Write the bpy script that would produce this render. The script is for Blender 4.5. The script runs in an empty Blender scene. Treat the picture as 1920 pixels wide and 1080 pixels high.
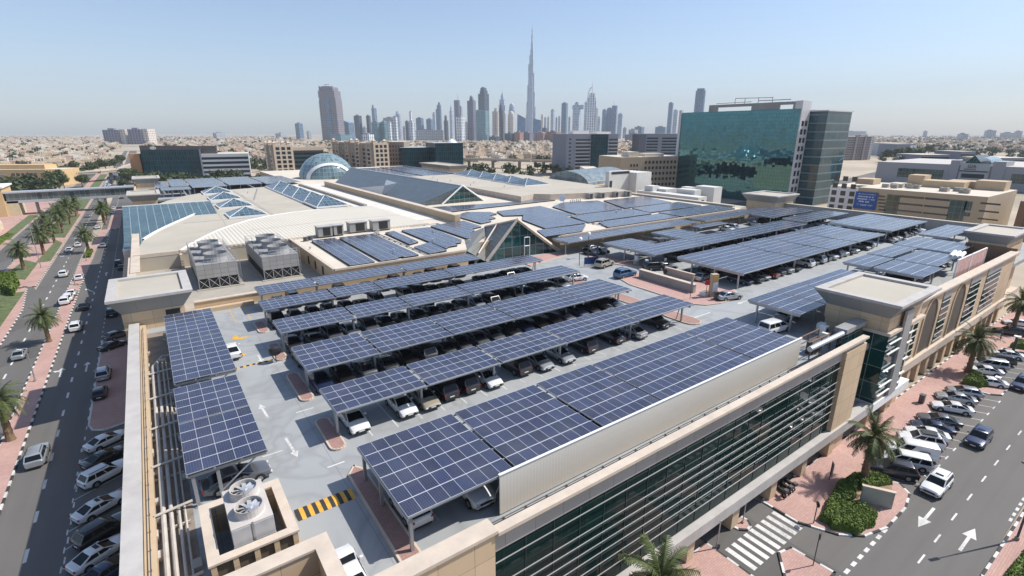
import bpy, bmesh, math, random
from mathutils import Vector, Matrix
rnd = random.Random(7)
HAZE = 9.5e-5
S = bpy.context.scene
COL = S.collection
R_ = math.radians

# ---------------------------------------------------------------- camera
CAMH = 38.0
CX = Vector((0.81474256, 0.17090864, -0.55406209))   # rows: world X, Y, Z seen in camera axes
CY = Vector((-0.57982287, 0.24015359, -0.7785446))
CZ = Vector((0.0, 0.95557129, 0.29476009))
FPX = 946.62
cam_d = bpy.data.cameras.new("camera")
cam_d.sensor_width = 36.0
cam_d.lens = 36.0 * FPX / 1920.0
cam_d.clip_start = 0.5
cam_d.clip_end = 60000.0
cam = bpy.data.objects.new("camera", cam_d)
COL.objects.link(cam)
cam.matrix_world = Matrix(((CX[0], CX[1], CX[2], 0), (CY[0], CY[1], CY[2], 0), (CZ[0], CZ[1], CZ[2], CAMH), (0, 0, 0, 1)))
S.camera = cam

# ---------------------------------------------------------------- light
SUN = Vector((0.77, -0.32, 1.0)).normalized()         # towards the sun
SUN_EL = math.asin(SUN.z)
SUN_AZ = math.atan2(SUN.x, SUN.y)
sl = bpy.data.lights.new("sun", 'SUN'); sl.energy = 5.0; sl.angle = R_(0.53); sl.color = (1.0, 0.955, 0.89)
so = bpy.data.objects.new("sun", sl); COL.objects.link(so)
so.rotation_euler = (-SUN).to_track_quat('-Z', 'Y').to_euler()
so.location = (200, -100, 400)
W = bpy.data.worlds.new("World"); S.world = W; W.use_nodes = True
nt = W.node_tree; nt.nodes.clear()
sky = nt.nodes.new('ShaderNodeTexSky'); sky.sky_type = 'NISHITA'; sky.sun_disc = False
sky.sun_elevation = SUN_EL; sky.sun_rotation = SUN_AZ
sky.altitude = 0; sky.air_density = 1.0; sky.dust_density = 0.8; sky.ozone_density = 3.0
bg = nt.nodes.new('ShaderNodeBackground'); bg.inputs[1].default_value = 0.14
wo = nt.nodes.new('ShaderNodeOutputWorld')
tint = nt.nodes.new('ShaderNodeMix'); tint.data_type = 'RGBA'; tint.blend_type = 'MULTIPLY'; tint.inputs[0].default_value = 1.0; tint.inputs[7].default_value = (1.0, 0.995, 1.02, 1)
nt.links.new(sky.outputs[0], tint.inputs[6]); nt.links.new(tint.outputs[2], bg.inputs[0]); nt.links.new(bg.outputs[0], wo.inputs[0])
S.view_settings.view_transform = 'Standard'; S.view_settings.look = 'None'
S.view_settings.exposure = 0.22; S.view_settings.gamma = 1.0
S.cycles.max_bounces = 6; S.cycles.diffuse_bounces = 3; S.cycles.glossy_bounces = 3
S.cycles.transmission_bounces = 4; S.cycles.volume_bounces = 0; S.cycles.transparent_max_bounces = 6
S.cycles.use_denoising = True
S.cycles.caustics_reflective = False; S.cycles.caustics_refractive = False

# ---------------------------------------------------------------- rays of the survey: a pixel of the 1920x1080 photo to a real point
def ray(u, v):
    a = Vector(((u - 960) / FPX, -(v - 540) / FPX, -1.0))
    return Vector((CX.dot(a), CY.dot(a), CZ.dot(a)))
def G(u, v, z=0.0):
    r = ray(u, v); t = (z - CAMH) / r.z
    return Vector((r.x * t, r.y * t, z))
def onX(u, v, x):
    r = ray(u, v); return Vector((0, 0, CAMH)) + r * (x / r.x)
def onY(u, v, y):
    r = ray(u, v); return Vector((0, 0, CAMH)) + r * (y / r.y)
FWD = Vector((0.5799, 0.8147, 0)); RGT = Vector((0.8147, -0.5799, 0))
def far(u, v, D):
    """point seen at pixel (u, v), D metres away measured along the horizontal view axis"""
    r = ray(u, v); return Vector((0, 0, CAMH)) + r * (D / r.dot(FWD))

# ---------------------------------------------------------------- object helpers
def tag(o, label=None, cat=None, group=None, kind=None):
    if label: o["label"] = label
    if cat: o["category"] = cat
    if group: o["group"] = group
    if kind: o["kind"] = kind
    return o
def thing(name, label, cat, loc=(0, 0, 0), rz=0.0, group=None):
    o = bpy.data.objects.new(name, None); COL.objects.link(o)
    o.empty_display_size = 0.5
    o.location = loc; o.rotation_euler = (0, 0, rz)
    return tag(o, label, cat, group)
def copy_tree(o, parent=None):
    c = o.copy(); COL.objects.link(c)
    if parent is not None: c.parent = parent
    for ch in [x for x in KIDS.get(o.name, [])]:
        copy_tree(ch, c)
    return c
KIDS = {}
def ordinal(n):
    return {1: 'first', 2: 'second', 3: 'third', 4: 'fourth', 5: 'fifth', 6: 'sixth', 7: 'seventh', 8: 'eighth', 9: 'ninth', 10: 'tenth',
            11: 'eleventh', 12: 'twelfth', 13: 'thirteenth', 14: 'fourteenth', 15: 'fifteenth', 16: 'sixteenth', 17: 'seventeenth',
            18: 'eighteenth', 19: 'nineteenth', 20: 'twentieth', 21: 'twenty-first', 22: 'twenty-second', 23: 'twenty-third', 24: 'twenty-fourth', 25: 'twenty-fifth'}.get(n, str(n) + 'th')

class MB:
    """collects faces (with UVs in metres) and links them as ONE mesh object"""
    def __init__(s): s.v = []; s.f = []; s.m = []; s.uv = []; s.sm = []
    def poly(s, pts, mi=0, uv=None, smooth=False):
        n = len(s.v); pts = [Vector(p) for p in pts]; s.v += [tuple(p) for p in pts]
        s.f.append(tuple(range(n, n + len(pts)))); s.m.append(mi); s.sm.append(smooth)
        if uv is None:
            a, b, c = pts[0], pts[1], pts[2]
            nn = (b - a).cross(c - a)
            if nn.length > 1e-12: nn.normalize()
            if abs(nn.z) > 0.7: uv = [(p.x, p.y) for p in pts]
            else:
                h = Vector((-nn.y, nn.x, 0)); h.normalize() if h.length > 1e-9 else None
                uv = [(p.dot(h), p.z) for p in pts]
        s.uv.append(uv)
    def box(s, x0, x1, y0, y1, z0, z1, mi=0, top=None, bottom=True):
        t = mi if top is None else top
        s.poly([(x0, y0, z0), (x1, y0, z0), (x1, y0, z1), (x0, y0, z1)], mi)
        s.poly([(x1, y0, z0), (x1, y1, z0), (x1, y1, z1), (x1, y0, z1)], mi)
        s.poly([(x1, y1, z0), (x0, y1, z0), (x0, y1, z1), (x1, y1, z1)], mi)
        s.poly([(x0, y1, z0), (x0, y0, z0), (x0, y0, z1), (x0, y1, z1)], mi)
        s.poly([(x0, y0, z1), (x1, y0, z1), (x1, y1, z1), (x0, y1, z1)], t)
        if bottom: s.poly([(x0, y1, z0), (x1, y1, z0), (x1, y0, z0), (x0, y0, z0)], mi)
    def obox(s, c, hx, hy, hz, rz=0.0, mi=0, ry=0.0):
        M = Matrix.Translation(Vector(c)) @ Matrix.Rotation(rz, 4, 'Z') @ Matrix.Rotation(ry, 4, 'Y')
        P = [M @ Vector((sx * hx, sy * hy, sz * hz)) for sz in (-1, 1) for sx, sy in ((-1, -1), (1, -1), (1, 1), (-1, 1))]
        for q in ((0, 1, 5, 4), (1, 2, 6, 5), (2, 3, 7, 6), (3, 0, 4, 7), (4, 5, 6, 7), (3, 2, 1, 0)):
            s.poly([P[i] for i in q], mi)
    def prism(s, pts, z0, z1, mi=0, top=None, bottom=False):
        n = len(pts)
        for i in range(n):
            a, b = pts[i], pts[(i + 1) % n]
            s.poly([(a[0], a[1], z0), (b[0], b[1], z0), (b[0], b[1], z1), (a[0], a[1], z1)], mi)
        s.poly([(p[0], p[1], z1) for p in pts], mi if top is None else top)
        if bottom: s.poly([(p[0], p[1], z0) for p in reversed(pts)], mi)
    def taper(s, x0, x1, y0, y1, z0, X0, X1, Y0, Y1, z1, mi=0, top=None):
        a = [(x0, y0, z0), (x1, y0, z0), (x1, y1, z0), (x0, y1, z0)]; b = [(X0, Y0, z1), (X1, Y0, z1), (X1, Y1, z1), (X0, Y1, z1)]
        for i in range(4):
            j = (i + 1) % 4; s.poly([a[i], a[j], b[j], b[i]], mi)
        s.poly(b, mi if top is None else top)
    def cyl(s, x, y, z0, z1, r0, r1=None, n=16, mi=0, cap=True, smooth=True):
        r1 = r0 if r1 is None else r1
        A = [(x + r0 * math.cos(2 * math.pi * i / n), y + r0 * math.sin(2 * math.pi * i / n), z0) for i in range(n)]
        B = [(x + r1 * math.cos(2 * math.pi * i / n), y + r1 * math.sin(2 * math.pi * i / n), z1) for i in range(n)]
        for i in range(n):
            j = (i + 1) % n; s.poly([A[i], A[j], B[j], B[i]], mi, smooth=smooth)
        if cap: s.poly(B, mi)
    def tube(s, pts, r, n=8, mi=0, r1=None):
        pts = [Vector(p) for p in pts]; rings = []
        for i, p in enumerate(pts):
            d = (pts[min(i + 1, len(pts) - 1)] - pts[max(i - 1, 0)]).normalized()
            a = d.cross(Vector((0, 0, 1)) if abs(d.z) < 0.9 else Vector((1, 0, 0))).normalized(); b = d.cross(a)
            rr = r if r1 is None else r + (r1 - r) * i / max(1, len(pts) - 1)
            rings.append([p + (a * math.cos(2 * math.pi * k / n) + b * math.sin(2 * math.pi * k / n)) * rr for k in range(n)])
        s.loft(rings, mi)
        s.poly(rings[-1], mi); s.poly(list(reversed(rings[0])), mi)
    def loft(s, rings, mi=0, closed=True, smooth=True):
        for a, b in zip(rings, rings[1:]):
            n = len(a)
            for i in range(n if closed else n - 1):
                j = (i + 1) % n; s.poly([a[i], a[j], b[j], b[i]], mi, smooth=smooth)
    def build(s, name, mats, parent=None, weld=False, loc=None, link=True):
        me = bpy.data.meshes.new(name); me.from_pydata(s.v, [], s.f)
        if not isinstance(mats, (list, tuple)): mats = [mats]
        for m in mats: me.materials.append(m)
        me.polygons.foreach_set('material_index', s.m); me.polygons.foreach_set('use_smooth', s.sm)
        l = me.uv_layers.new(name='UVMap'); flat = []
        for q in s.uv:
            for t in q: flat += [t[0], t[1]]
        l.data.foreach_set('uv', flat)
        if weld:
            b = bmesh.new(); b.from_mesh(me); bmesh.ops.remove_doubles(b, verts=b.verts, dist=0.0005)
            bmesh.ops.recalc_face_normals(b, faces=b.faces); b.to_mesh(me); b.free()
        me.update()
        o = bpy.data.objects.new(name, me); COL.objects.link(o)
        if parent is not None:
            o.parent = parent; KIDS.setdefault(parent.name, []).append(o)
        if loc is not None: o.location = loc
        return o

# ---------------------------------------------------------------- materials
MATS = {}
def nodes(name):
    m = bpy.data.materials.new(name); m.use_nodes = True
    t = m.node_tree; b = t.nodes['Principled BSDF']; MATS[name] = m
    return m, t, b
def mat(name, col, rough=0.7, metal=0.0, var=0.12, scale=1.0, bump=0.0, spec=0.5, coat=0.0, detail=5, tint=None, obj=True):
    """plain surface whose colour wanders with two octave bands of noise (dust, weathering)"""
    if name in MATS: return MATS[name]
    m, t, b = nodes(name); N = t.nodes; L = t.links
    b.inputs['Roughness'].default_value = rough; b.inputs['Metallic'].default_value = metal
    b.inputs['Specular IOR Level'].default_value = spec; b.inputs['Coat Weight'].default_value = coat
    b.inputs['Coat Roughness'].default_value = 0.06
    c = (*col, 1)
    if var <= 0:
        b.inputs['Base Color'].default_value = c; return m
    tc = N.new('ShaderNodeTexCoord')
    n1 = N.new('ShaderNodeTexNoise'); n1.inputs['Scale'].default_value = scale; n1.inputs['Detail'].default_value = detail
    n1.inputs['Roughness'].default_value = 0.65
    L.new(tc.outputs['Object'], n1.inputs['Vector'])
    r = N.new('ShaderNodeValToRGB'); e = r.color_ramp.elements
    d = tint if tint else [x * (1 - var) for x in col]
    u = [min(1, x * (1 + var)) for x in col]
    e[0].position = 0.3; e[0].color = (*d, 1); e[1].position = 0.7; e[1].color = (*u, 1)
    L.new(n1.outputs['Fac'], r.inputs['Fac']); L.new(r.outputs['Color'], b.inputs['Base Color'])
    if bump > 0:
        bp = N.new('ShaderNodeBump'); bp.inputs['Strength'].default_value = bump; bp.inputs['Distance'].default_value = 0.05
        n2 = N.new('ShaderNodeTexNoise'); n2.inputs['Scale'].default_value = scale * 6; n2.inputs['Detail'].default_value = 4
        L.new(tc.outputs['Object'], n2.inputs['Vector']); L.new(n2.outputs['Fac'], bp.inputs['Height']); L.new(bp.outputs['Normal'], b.inputs['Normal'])
    return m
def math_n(t, op, a, b=None, c=None):
    n = t.nodes.new('ShaderNodeMath'); n.operation = op
    for i, x in enumerate((a, b, c)):
        if x is None: continue
        if isinstance(x, (int, float)): n.inputs[i].default_value = x
        else: t.links.new(x, n.inputs[i])
    return n.outputs[0]
def mixc(t, fac, a, b):
    n = t.nodes.new('ShaderNodeMix'); n.data_type = 'RGBA'
    if isinstance(fac, (int, float)): n.inputs[0].default_value = fac
    else: t.links.new(fac, n.inputs[0])
    for k, x in ((6, a), (7, b)):
        if isinstance(x, tuple): n.inputs[k].default_value = (*x[:3], 1)
        else: t.links.new(x, n.inputs[k])
    return n.outputs[2]
def uvxy(t):
    u = t.nodes.new('ShaderNodeUVMap'); s = t.nodes.new('ShaderNodeSeparateXYZ'); t.links.new(u.outputs[0], s.inputs[0])
    return s.outputs[0], s.outputs[1]
def line_mask(t, x, period, width, off=0.0):
    """1 within `width` of each multiple of period"""
    q = math_n(t, 'MULTIPLY', math_n(t, 'ADD', x, off), 1.0 / period)
    f = math_n(t, 'FRACT', q)
    d = math_n(t, 'ABSOLUTE', math_n(t, 'SUBTRACT', f, 0.5))
    return math_n(t, 'GREATER_THAN', d, 0.5 - 0.5 * width / period)
def noise_col(t, col, var, scale, coord='Object'):
    tc = t.nodes.new('ShaderNodeTexCoord'); n = t.nodes.new('ShaderNodeTexNoise')
    n.inputs['Scale'].default_value = scale; n.inputs['Detail'].default_value = 5
    t.links.new(tc.outputs[coord], n.inputs['Vector'])
    return mixc(t, n.outputs['Fac'], tuple(c * (1 - var) for c in col), tuple(min(1, c * (1 + var)) for c in col))
def facade(name, wall, glass, fh=3.6, bw=3.0, gv=0.55, gu=0.7, grough=0.12, wrough=0.7, off=(0.0, 0.0), gm=0.0, wob=0.0):
    """wall with a window grid: fh floor height, bw bay width, gv / gu glass share up / along (1 = continuous band)"""
    if name in MATS: return MATS[name]
    m, t, b = nodes(name); x, y = uvxy(t)
    my = math_n(t, 'SUBTRACT', 1.0, line_mask(t, y, fh, fh * (1 - gv), off[1])) if gv < 1 else 1.0
    mx = math_n(t, 'SUBTRACT', 1.0, line_mask(t, x, bw, bw * (1 - gu), off[0])) if gu < 1 else 1.0
    g = math_n(t, 'MULTIPLY', mx, my)
    geo = t.nodes.new('ShaderNodeNewGeometry'); sp = t.nodes.new('ShaderNodeSeparateXYZ'); t.links.new(geo.outputs['Normal'], sp.inputs[0])
    side = math_n(t, 'LESS_THAN', math_n(t, 'ABSOLUTE', sp.outputs[2]), 0.6); g = math_n(t, 'MULTIPLY', g, side)
    wn = t.nodes.new('ShaderNodeTexWhiteNoise'); wn.noise_dimensions = '2D'; cb = t.nodes.new('ShaderNodeCombineXYZ')
    t.links.new(math_n(t, 'FLOOR', math_n(t, 'MULTIPLY', x, 1 / bw)), cb.inputs[0]); t.links.new(math_n(t, 'FLOOR', math_n(t, 'MULTIPLY', y, 1 / fh)), cb.inputs[1])
    t.links.new(cb.outputs[0], wn.inputs['Vector'])
    gc = mixc(t, wn.outputs['Value'], tuple(c * 0.7 for c in glass), tuple(c * 1.35 for c in glass))
    t.links.new(mixc(t, g, noise_col(t, wall, 0.1, 0.15), gc), b.inputs['Base Color'])
    t.links.new(math_n(t, 'ADD', math_n(t, 'MULTIPLY', g, grough - wrough), wrough), b.inputs['Roughness'])
    t.links.new(math_n(t, 'ADD', math_n(t, 'MULTIPLY', g, 0.5), 0.3), b.inputs['Specular IOR Level'])
    if gm: t.links.new(math_n(t, 'MULTIPLY', g, gm), b.inputs['Metallic'])
    if wob:
        tilt_panes(t, b, wn, wob)
    return m
def tilt_panes(t, b, wn, k):
    geo = t.nodes.new('ShaderNodeNewGeometry'); vm = t.nodes.new('ShaderNodeVectorMath'); vm.operation = 'SUBTRACT'
    t.links.new(wn.outputs['Color'], vm.inputs[0]); vm.inputs[1].default_value = (0.5, 0.5, 0.5)
    sc = t.nodes.new('ShaderNodeVectorMath'); sc.operation = 'SCALE'; t.links.new(vm.outputs[0], sc.inputs[0]); sc.inputs['Scale'].default_value = k
    ad = t.nodes.new('ShaderNodeVectorMath'); ad.operation = 'ADD'; t.links.new(geo.outputs['Normal'], ad.inputs[0]); t.links.new(sc.outputs[0], ad.inputs[1])
    no = t.nodes.new('ShaderNodeVectorMath'); no.operation = 'NORMALIZE'; t.links.new(ad.outputs[0], no.inputs[0]); t.links.new(no.outputs[0], b.inputs['Normal'])
def glazing(name, col, pw=1.5, ph=1.5, mull=(0.5, 0.52, 0.52), mw=0.06, rough=0.06, wob=0.004, metal=0.0, var=0.35, spec=0.9):
    """curtain wall: panes pw x ph with thin mullions, each pane a hair out of plane"""
    if name in MATS: return MATS[name]
    m, t, b = nodes(name); x, y = uvxy(t)
    g = math_n(t, 'MAXIMUM', line_mask(t, x, pw, mw), line_mask(t, y, ph, mw))
    wn = t.nodes.new('ShaderNodeTexWhiteNoise'); wn.noise_dimensions = '2D'; cb = t.nodes.new('ShaderNodeCombineXYZ')
    t.links.new(math_n(t, 'FLOOR', math_n(t, 'MULTIPLY', x, 1 / pw)), cb.inputs[0]); t.links.new(math_n(t, 'FLOOR', math_n(t, 'MULTIPLY', y, 1 / ph)), cb.inputs[1])
    t.links.new(cb.outputs[0], wn.inputs['Vector'])
    gc = mixc(t, wn.outputs['Value'], tuple(c * (1 - var) for c in col), tuple(c * (1 + var) for c in col))
    t.links.new(mixc(t, g, gc, mull), b.inputs['Base Color'])
    t.links.new(math_n(t, 'ADD', math_n(t, 'MULTIPLY', g, 0.45), rough), b.inputs['Roughness'])
    b.inputs['Specular IOR Level'].default_value = spec; b.inputs['Metallic'].default_value = metal
    if wob: tilt_panes(t, b, wn, wob)
    return m
def solar(name, mwid=0.055, cells=(6, 6), blue=(0.014, 0.020, 0.054), frame=(0.55, 0.57, 0.6), rough=0.16):
    """photovoltaic modules: the UV counts modules; white frames, fine cell grid"""
    if name in MATS: return MATS[name]
    m, t, b = nodes(name); x, y = uvxy(t)
    fr = math_n(t, 'MAXIMUM', math_n(t, 'MULTIPLY', line_mask(t, x, 1.0, mwid * .8), .62), line_mask(t, y, 1.0, mwid))
    ce = math_n(t, 'MAXIMUM', line_mask(t, x, 1.0 / cells[0], 0.012), line_mask(t, y, 1.0 / cells[1], 0.012))
    wn = t.nodes.new('ShaderNodeTexWhiteNoise'); wn.noise_dimensions = '2D'; cb = t.nodes.new('ShaderNodeCombineXYZ')
    t.links.new(math_n(t, 'FLOOR', x), cb.inputs[0]); t.links.new(math_n(t, 'FLOOR', y), cb.inputs[1]); t.links.new(cb.outputs[0], wn.inputs['Vector'])
    c0 = mixc(t, wn.outputs['Value'], tuple(c * 0.7 for c in blue), tuple(c * 1.4 for c in blue))
    tc = t.nodes.new('ShaderNodeTexCoord'); du = t.nodes.new('ShaderNodeTexNoise'); du.inputs['Scale'].default_value = 0.35; du.inputs['Detail'].default_value = 6
    t.links.new(tc.outputs['Object'], du.inputs['Vector'])
    c0 = mixc(t, math_n(t, 'MULTIPLY', math_n(t, 'POWER', du.outputs['Fac'], 2.0), 0.24), c0, (0.34, 0.33, 0.31))
    c1 = mixc(t, math_n(t, 'MULTIPLY', ce, 0.22), c0, (0.42, 0.46, 0.56))
    t.links.new(mixc(t, fr, c1, frame), b.inputs['Base Color'])
    t.links.new(math_n(t, 'ADD', math_n(t, 'MULTIPLY', fr, 0.25), rough), b.inputs['Roughness'])
    b.inputs['Specular IOR Level'].default_value = 0.55
    tilt_panes(t, b, wn, 0.014)
    return m
def asphalt(name, sx, sy):
    """road surface: broad patches, streaks worn along the lanes, faint darker repairs"""
    m, t, b = nodes(name); tc = t.nodes.new('ShaderNodeTexCoord'); mp = t.nodes.new('ShaderNodeMapping'); mp.inputs['Scale'].default_value = (sx, sy, 1)
    t.links.new(tc.outputs['Object'], mp.inputs[0]); n1 = t.nodes.new('ShaderNodeTexNoise'); n1.inputs['Scale'].default_value = 1.0; n1.inputs['Detail'].default_value = 7; t.links.new(mp.outputs[0], n1.inputs['Vector'])
    n2 = t.nodes.new('ShaderNodeTexNoise'); n2.inputs['Scale'].default_value = 0.11; n2.inputs['Detail'].default_value = 9; n2.inputs['Roughness'].default_value = .7; t.links.new(tc.outputs['Object'], n2.inputs['Vector'])
    vo = t.nodes.new('ShaderNodeTexVoronoi'); vo.inputs['Scale'].default_value = .07; t.links.new(tc.outputs['Object'], vo.inputs['Vector'])
    a = mixc(t, n1.outputs['Fac'], (0.078, 0.074, 0.07), (0.148, 0.142, 0.134)); c = mixc(t, math_n(t, 'MULTIPLY', n2.outputs['Fac'], .55), a, (0.17, 0.155, 0.135))
    sp = t.nodes.new('ShaderNodeSeparateXYZ'); t.links.new(vo.outputs['Color'], sp.inputs[0])
    t.links.new(mixc(t, math_n(t, 'MULTIPLY', math_n(t, 'GREATER_THAN', sp.outputs[0], .86), .35), c, (0.055, 0.053, 0.05)), b.inputs['Base Color']); b.inputs['Roughness'].default_value = .85
    return m
M_asph = asphalt('asphalt', 0.7, 0.02); M_asphx = asphalt('asphalt_cross', 0.02, 0.7)
M_pink = None
def pavers(name, col, dark):
    m, t, b = nodes(name)
    tc = t.nodes.new('ShaderNodeTexCoord'); br = t.nodes.new('ShaderNodeTexBrick')
    br.inputs['Scale'].default_value = 1.0; br.inputs['Brick Width'].default_value = 0.4; br.inputs['Row Height'].default_value = 0.2; br.inputs['Mortar Size'].default_value = 0.012
    br.inputs['Color1'].default_value = (*col, 1); br.inputs['Color2'].default_value = (*[c * 0.86 for c in col], 1); br.inputs['Mortar'].default_value = (*dark, 1)
    t.links.new(tc.outputs['Object'], br.inputs['Vector'])
    n = t.nodes.new('ShaderNodeTexNoise'); n.inputs['Scale'].default_value = 0.22; n.inputs['Detail'].default_value = 6
    t.links.new(tc.outputs['Object'], n.inputs['Vector'])
    k = t.nodes.new('ShaderNodeMix'); k.data_type = 'RGBA'; k.blend_type = 'MULTIPLY'; k.inputs[0].default_value = 1.0
    t.links.new(br.outputs['Color'], k.inputs[6])
    t.links.new(mixc(t, n.outputs['Fac'], (0.72, 0.70, 0.70), (1.22, 1.22, 1.22)), k.inputs[7])
    t.links.new(k.outputs[2], b.inputs['Base Color']); b.inputs['Roughness'].default_value = 0.85
    return m
M_pink = pavers('pink_pavers', (0.52, 0.325, 0.275), (0.30, 0.2, 0.17))
M_pinkshade = pavers('shaded_pink_pavers', (0.40, 0.245, 0.205), (0.25, 0.14, 0.11))  # pink pavers darkened; shade over the row islands is put into the colour
def deck_coat():
    """grey-blue parking coat with stains, tyre swirls and slab joints"""
    m, t, b = nodes('deck_coating'); tc = t.nodes.new('ShaderNodeTexCoord')
    def nz(s, d, w=0.0, rough=.6):
        n = t.nodes.new('ShaderNodeTexNoise'); n.inputs['Scale'].default_value = s; n.inputs['Detail'].default_value = d; n.inputs['Distortion'].default_value = w; n.inputs['Roughness'].default_value = rough; t.links.new(tc.outputs['Object'], n.inputs['Vector']); return n.outputs['Fac']
    c = mixc(t, nz(.08, 9, .6), (0.27, 0.285, 0.29), (0.40, 0.41, 0.405))
    ty = math_n(t, 'MULTIPLY', math_n(t, 'SMOOTH_MIN', math_n(t, 'ABSOLUTE', math_n(t, 'SUBTRACT', nz(.10, 2, 1.6), .5)), .06, .02), 16.0)
    c = mixc(t, math_n(t, 'MULTIPLY', math_n(t, 'SUBTRACT', 1.0, ty), .28), c, (0.15, 0.15, 0.15))
    st = t.nodes.new('ShaderNodeValToRGB'); st.color_ramp.elements[0].position = .60; st.color_ramp.elements[1].position = .72; t.links.new(nz(.45, 5), st.inputs['Fac'])
    c = mixc(t, math_n(t, 'MULTIPLY', st.outputs['Color'], .3), c, (0.14, 0.135, 0.125))
    sp = t.nodes.new('ShaderNodeSeparateXYZ'); t.links.new(tc.outputs['Object'], sp.inputs[0])
    j = math_n(t, 'MAXIMUM', line_mask(t, sp.outputs[0], 8.6, .05), line_mask(t, sp.outputs[1], 8.2, .05))
    t.links.new(mixc(t, math_n(t, 'MULTIPLY', j, .45), c, (0.1, 0.1, 0.1)), b.inputs['Base Color']); b.inputs['Roughness'].default_value = .7
    return m
M_deck = deck_coat()
M_roofflat = mat('roof_membrane', (0.61, 0.54, 0.44), 0.85, var=0.10, scale=0.15, detail=8)
M_roofbeige = mat('roof_beige', (0.44, 0.40, 0.325), 0.85, var=0.10, scale=0.08, detail=8)
M_tan = mat('tan_cladding', (0.52, 0.39, 0.25), 0.8, var=0.07, scale=0.5)
M_cap = mat('parapet_cap', (0.56, 0.47, 0.375), 0.75, var=0.13, scale=0.6)
M_capgrey = mat('parapet_cap_grey', (0.45, 0.425, 0.395), 0.75, var=0.13, scale=0.5)
M_conc = mat('concrete', (0.36, 0.33, 0.28), 0.85, var=0.14, scale=0.4)
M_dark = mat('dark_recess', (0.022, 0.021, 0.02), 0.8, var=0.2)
M_steel = mat('galvanised_steel', (0.40, 0.41, 0.42), 0.45, metal=0.5, var=0.08, scale=1.5)
M_dsteel = mat('dark_steel', (0.10, 0.10, 0.105), 0.55, metal=0.3, var=0.1)
M_white = mat('white_paint', (0.78, 0.77, 0.74), 0.6, var=0.05)
def worn_paint(name, col):
    m, t, b = nodes(name); tc = t.nodes.new('ShaderNodeTexCoord'); n = t.nodes.new('ShaderNodeTexNoise'); n.inputs['Scale'].default_value = 3.5; n.inputs['Detail'].default_value = 8; n.inputs['Roughness'].default_value = .75
    n2 = t.nodes.new('ShaderNodeTexNoise'); n2.inputs['Scale'].default_value = .25; t.links.new(tc.outputs['Object'], n.inputs['Vector']); t.links.new(tc.outputs['Object'], n2.inputs['Vector'])
    w = t.nodes.new('ShaderNodeValToRGB'); w.color_ramp.elements[0].position = .50; w.color_ramp.elements[1].position = .66; t.links.new(math_n(t, 'ADD', math_n(t, 'MULTIPLY', n.outputs['Fac'], .6), math_n(t, 'MULTIPLY', n2.outputs['Fac'], .45)), w.inputs['Fac'])
    t.links.new(mixc(t, math_n(t, 'MULTIPLY', w.outputs['Color'], .62), col, (0.2, 0.195, 0.185)), b.inputs['Base Color']); b.inputs['Roughness'].default_value = .75
    return m
M_mark = worn_paint('road_paint_white', (0.66, 0.65, 0.62))
M_yel = mat('road_paint_yellow', (0.66, 0.36, 0.05), 0.7, var=0.22, scale=2)
M_blk = mat('road_paint_black', (0.035, 0.035, 0.035), 0.75, var=0.2)
M_grass = mat('lawn', (0.105, 0.132, 0.05), 0.9, var=0.4, scale=0.7, bump=0.4)
M_soil = mat('planting_soil', (0.30, 0.21, 0.13), 0.95, var=0.25, scale=1.5)
M_alu = mat('aluminium', (0.62, 0.63, 0.64), 0.4, metal=0.6, var=0.05)
# ================================================================ the ground, streets and markings
def sheet(name, pts, z, m, mi=0):
    b = MB(); b.poly([(p[0], p[1], z) for p in pts]); return tag(b.build(name, m), kind='structure')
def rect(name, x0, x1, y0, y1, z, m): return sheet(name, [(x0, y0), (x1, y0), (x1, y1), (x0, y1)], z, m)
def slab(name, pts, z0, z1, m):
    b = MB(); b.prism(pts, z0, z1); return tag(b.build(name, m), kind='structure')
# ground: sand with greener and built-up patches
m, t, b = nodes('desert_ground')
tc = t.nodes.new('ShaderNodeTexCoord')
n1 = t.nodes.new('ShaderNodeTexNoise'); n1.inputs['Scale'].default_value = 0.012; n1.inputs['Detail'].default_value = 9; n1.inputs['Roughness'].default_value = 0.7
n2 = t.nodes.new('ShaderNodeTexNoise'); n2.inputs['Scale'].default_value = 0.0035; n2.inputs['Detail'].default_value = 6
for n in (n1, n2): t.links.new(tc.outputs['Object'], n.inputs['Vector'])
r1 = t.nodes.new('ShaderNodeValToRGB'); e = r1.color_ramp.elements
e[0].position = 0.35; e[0].color = (0.34, 0.285, 0.21, 1); e[1].position = 0.7; e[1].color = (0.52, 0.43, 0.32, 1)
r2 = t.nodes.new('ShaderNodeValToRGB'); e = r2.color_ramp.elements
e[0].position = 0.5; e[0].color = (0, 0, 0, 1); e[1].position = 0.62; e[1].color = (1, 1, 1, 1)
t.links.new(n1.outputs['Fac'], r1.inputs['Fac']); t.links.new(n2.outputs['Fac'], r2.inputs['Fac'])
t.links.new(mixc(t, math_n(t, 'MULTIPLY', r2.outputs['Color'], 0.55), r1.outputs['Color'], (0.10, 0.105, 0.06)), b.inputs['Base Color'])
b.inputs['Roughness'].default_value = 0.95
M_ground = m
GR = 12000
sheet('ground', [(-GR, -GR), (GR, -GR), (GR, GR), (-GR, GR)], -0.06, M_ground)

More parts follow.
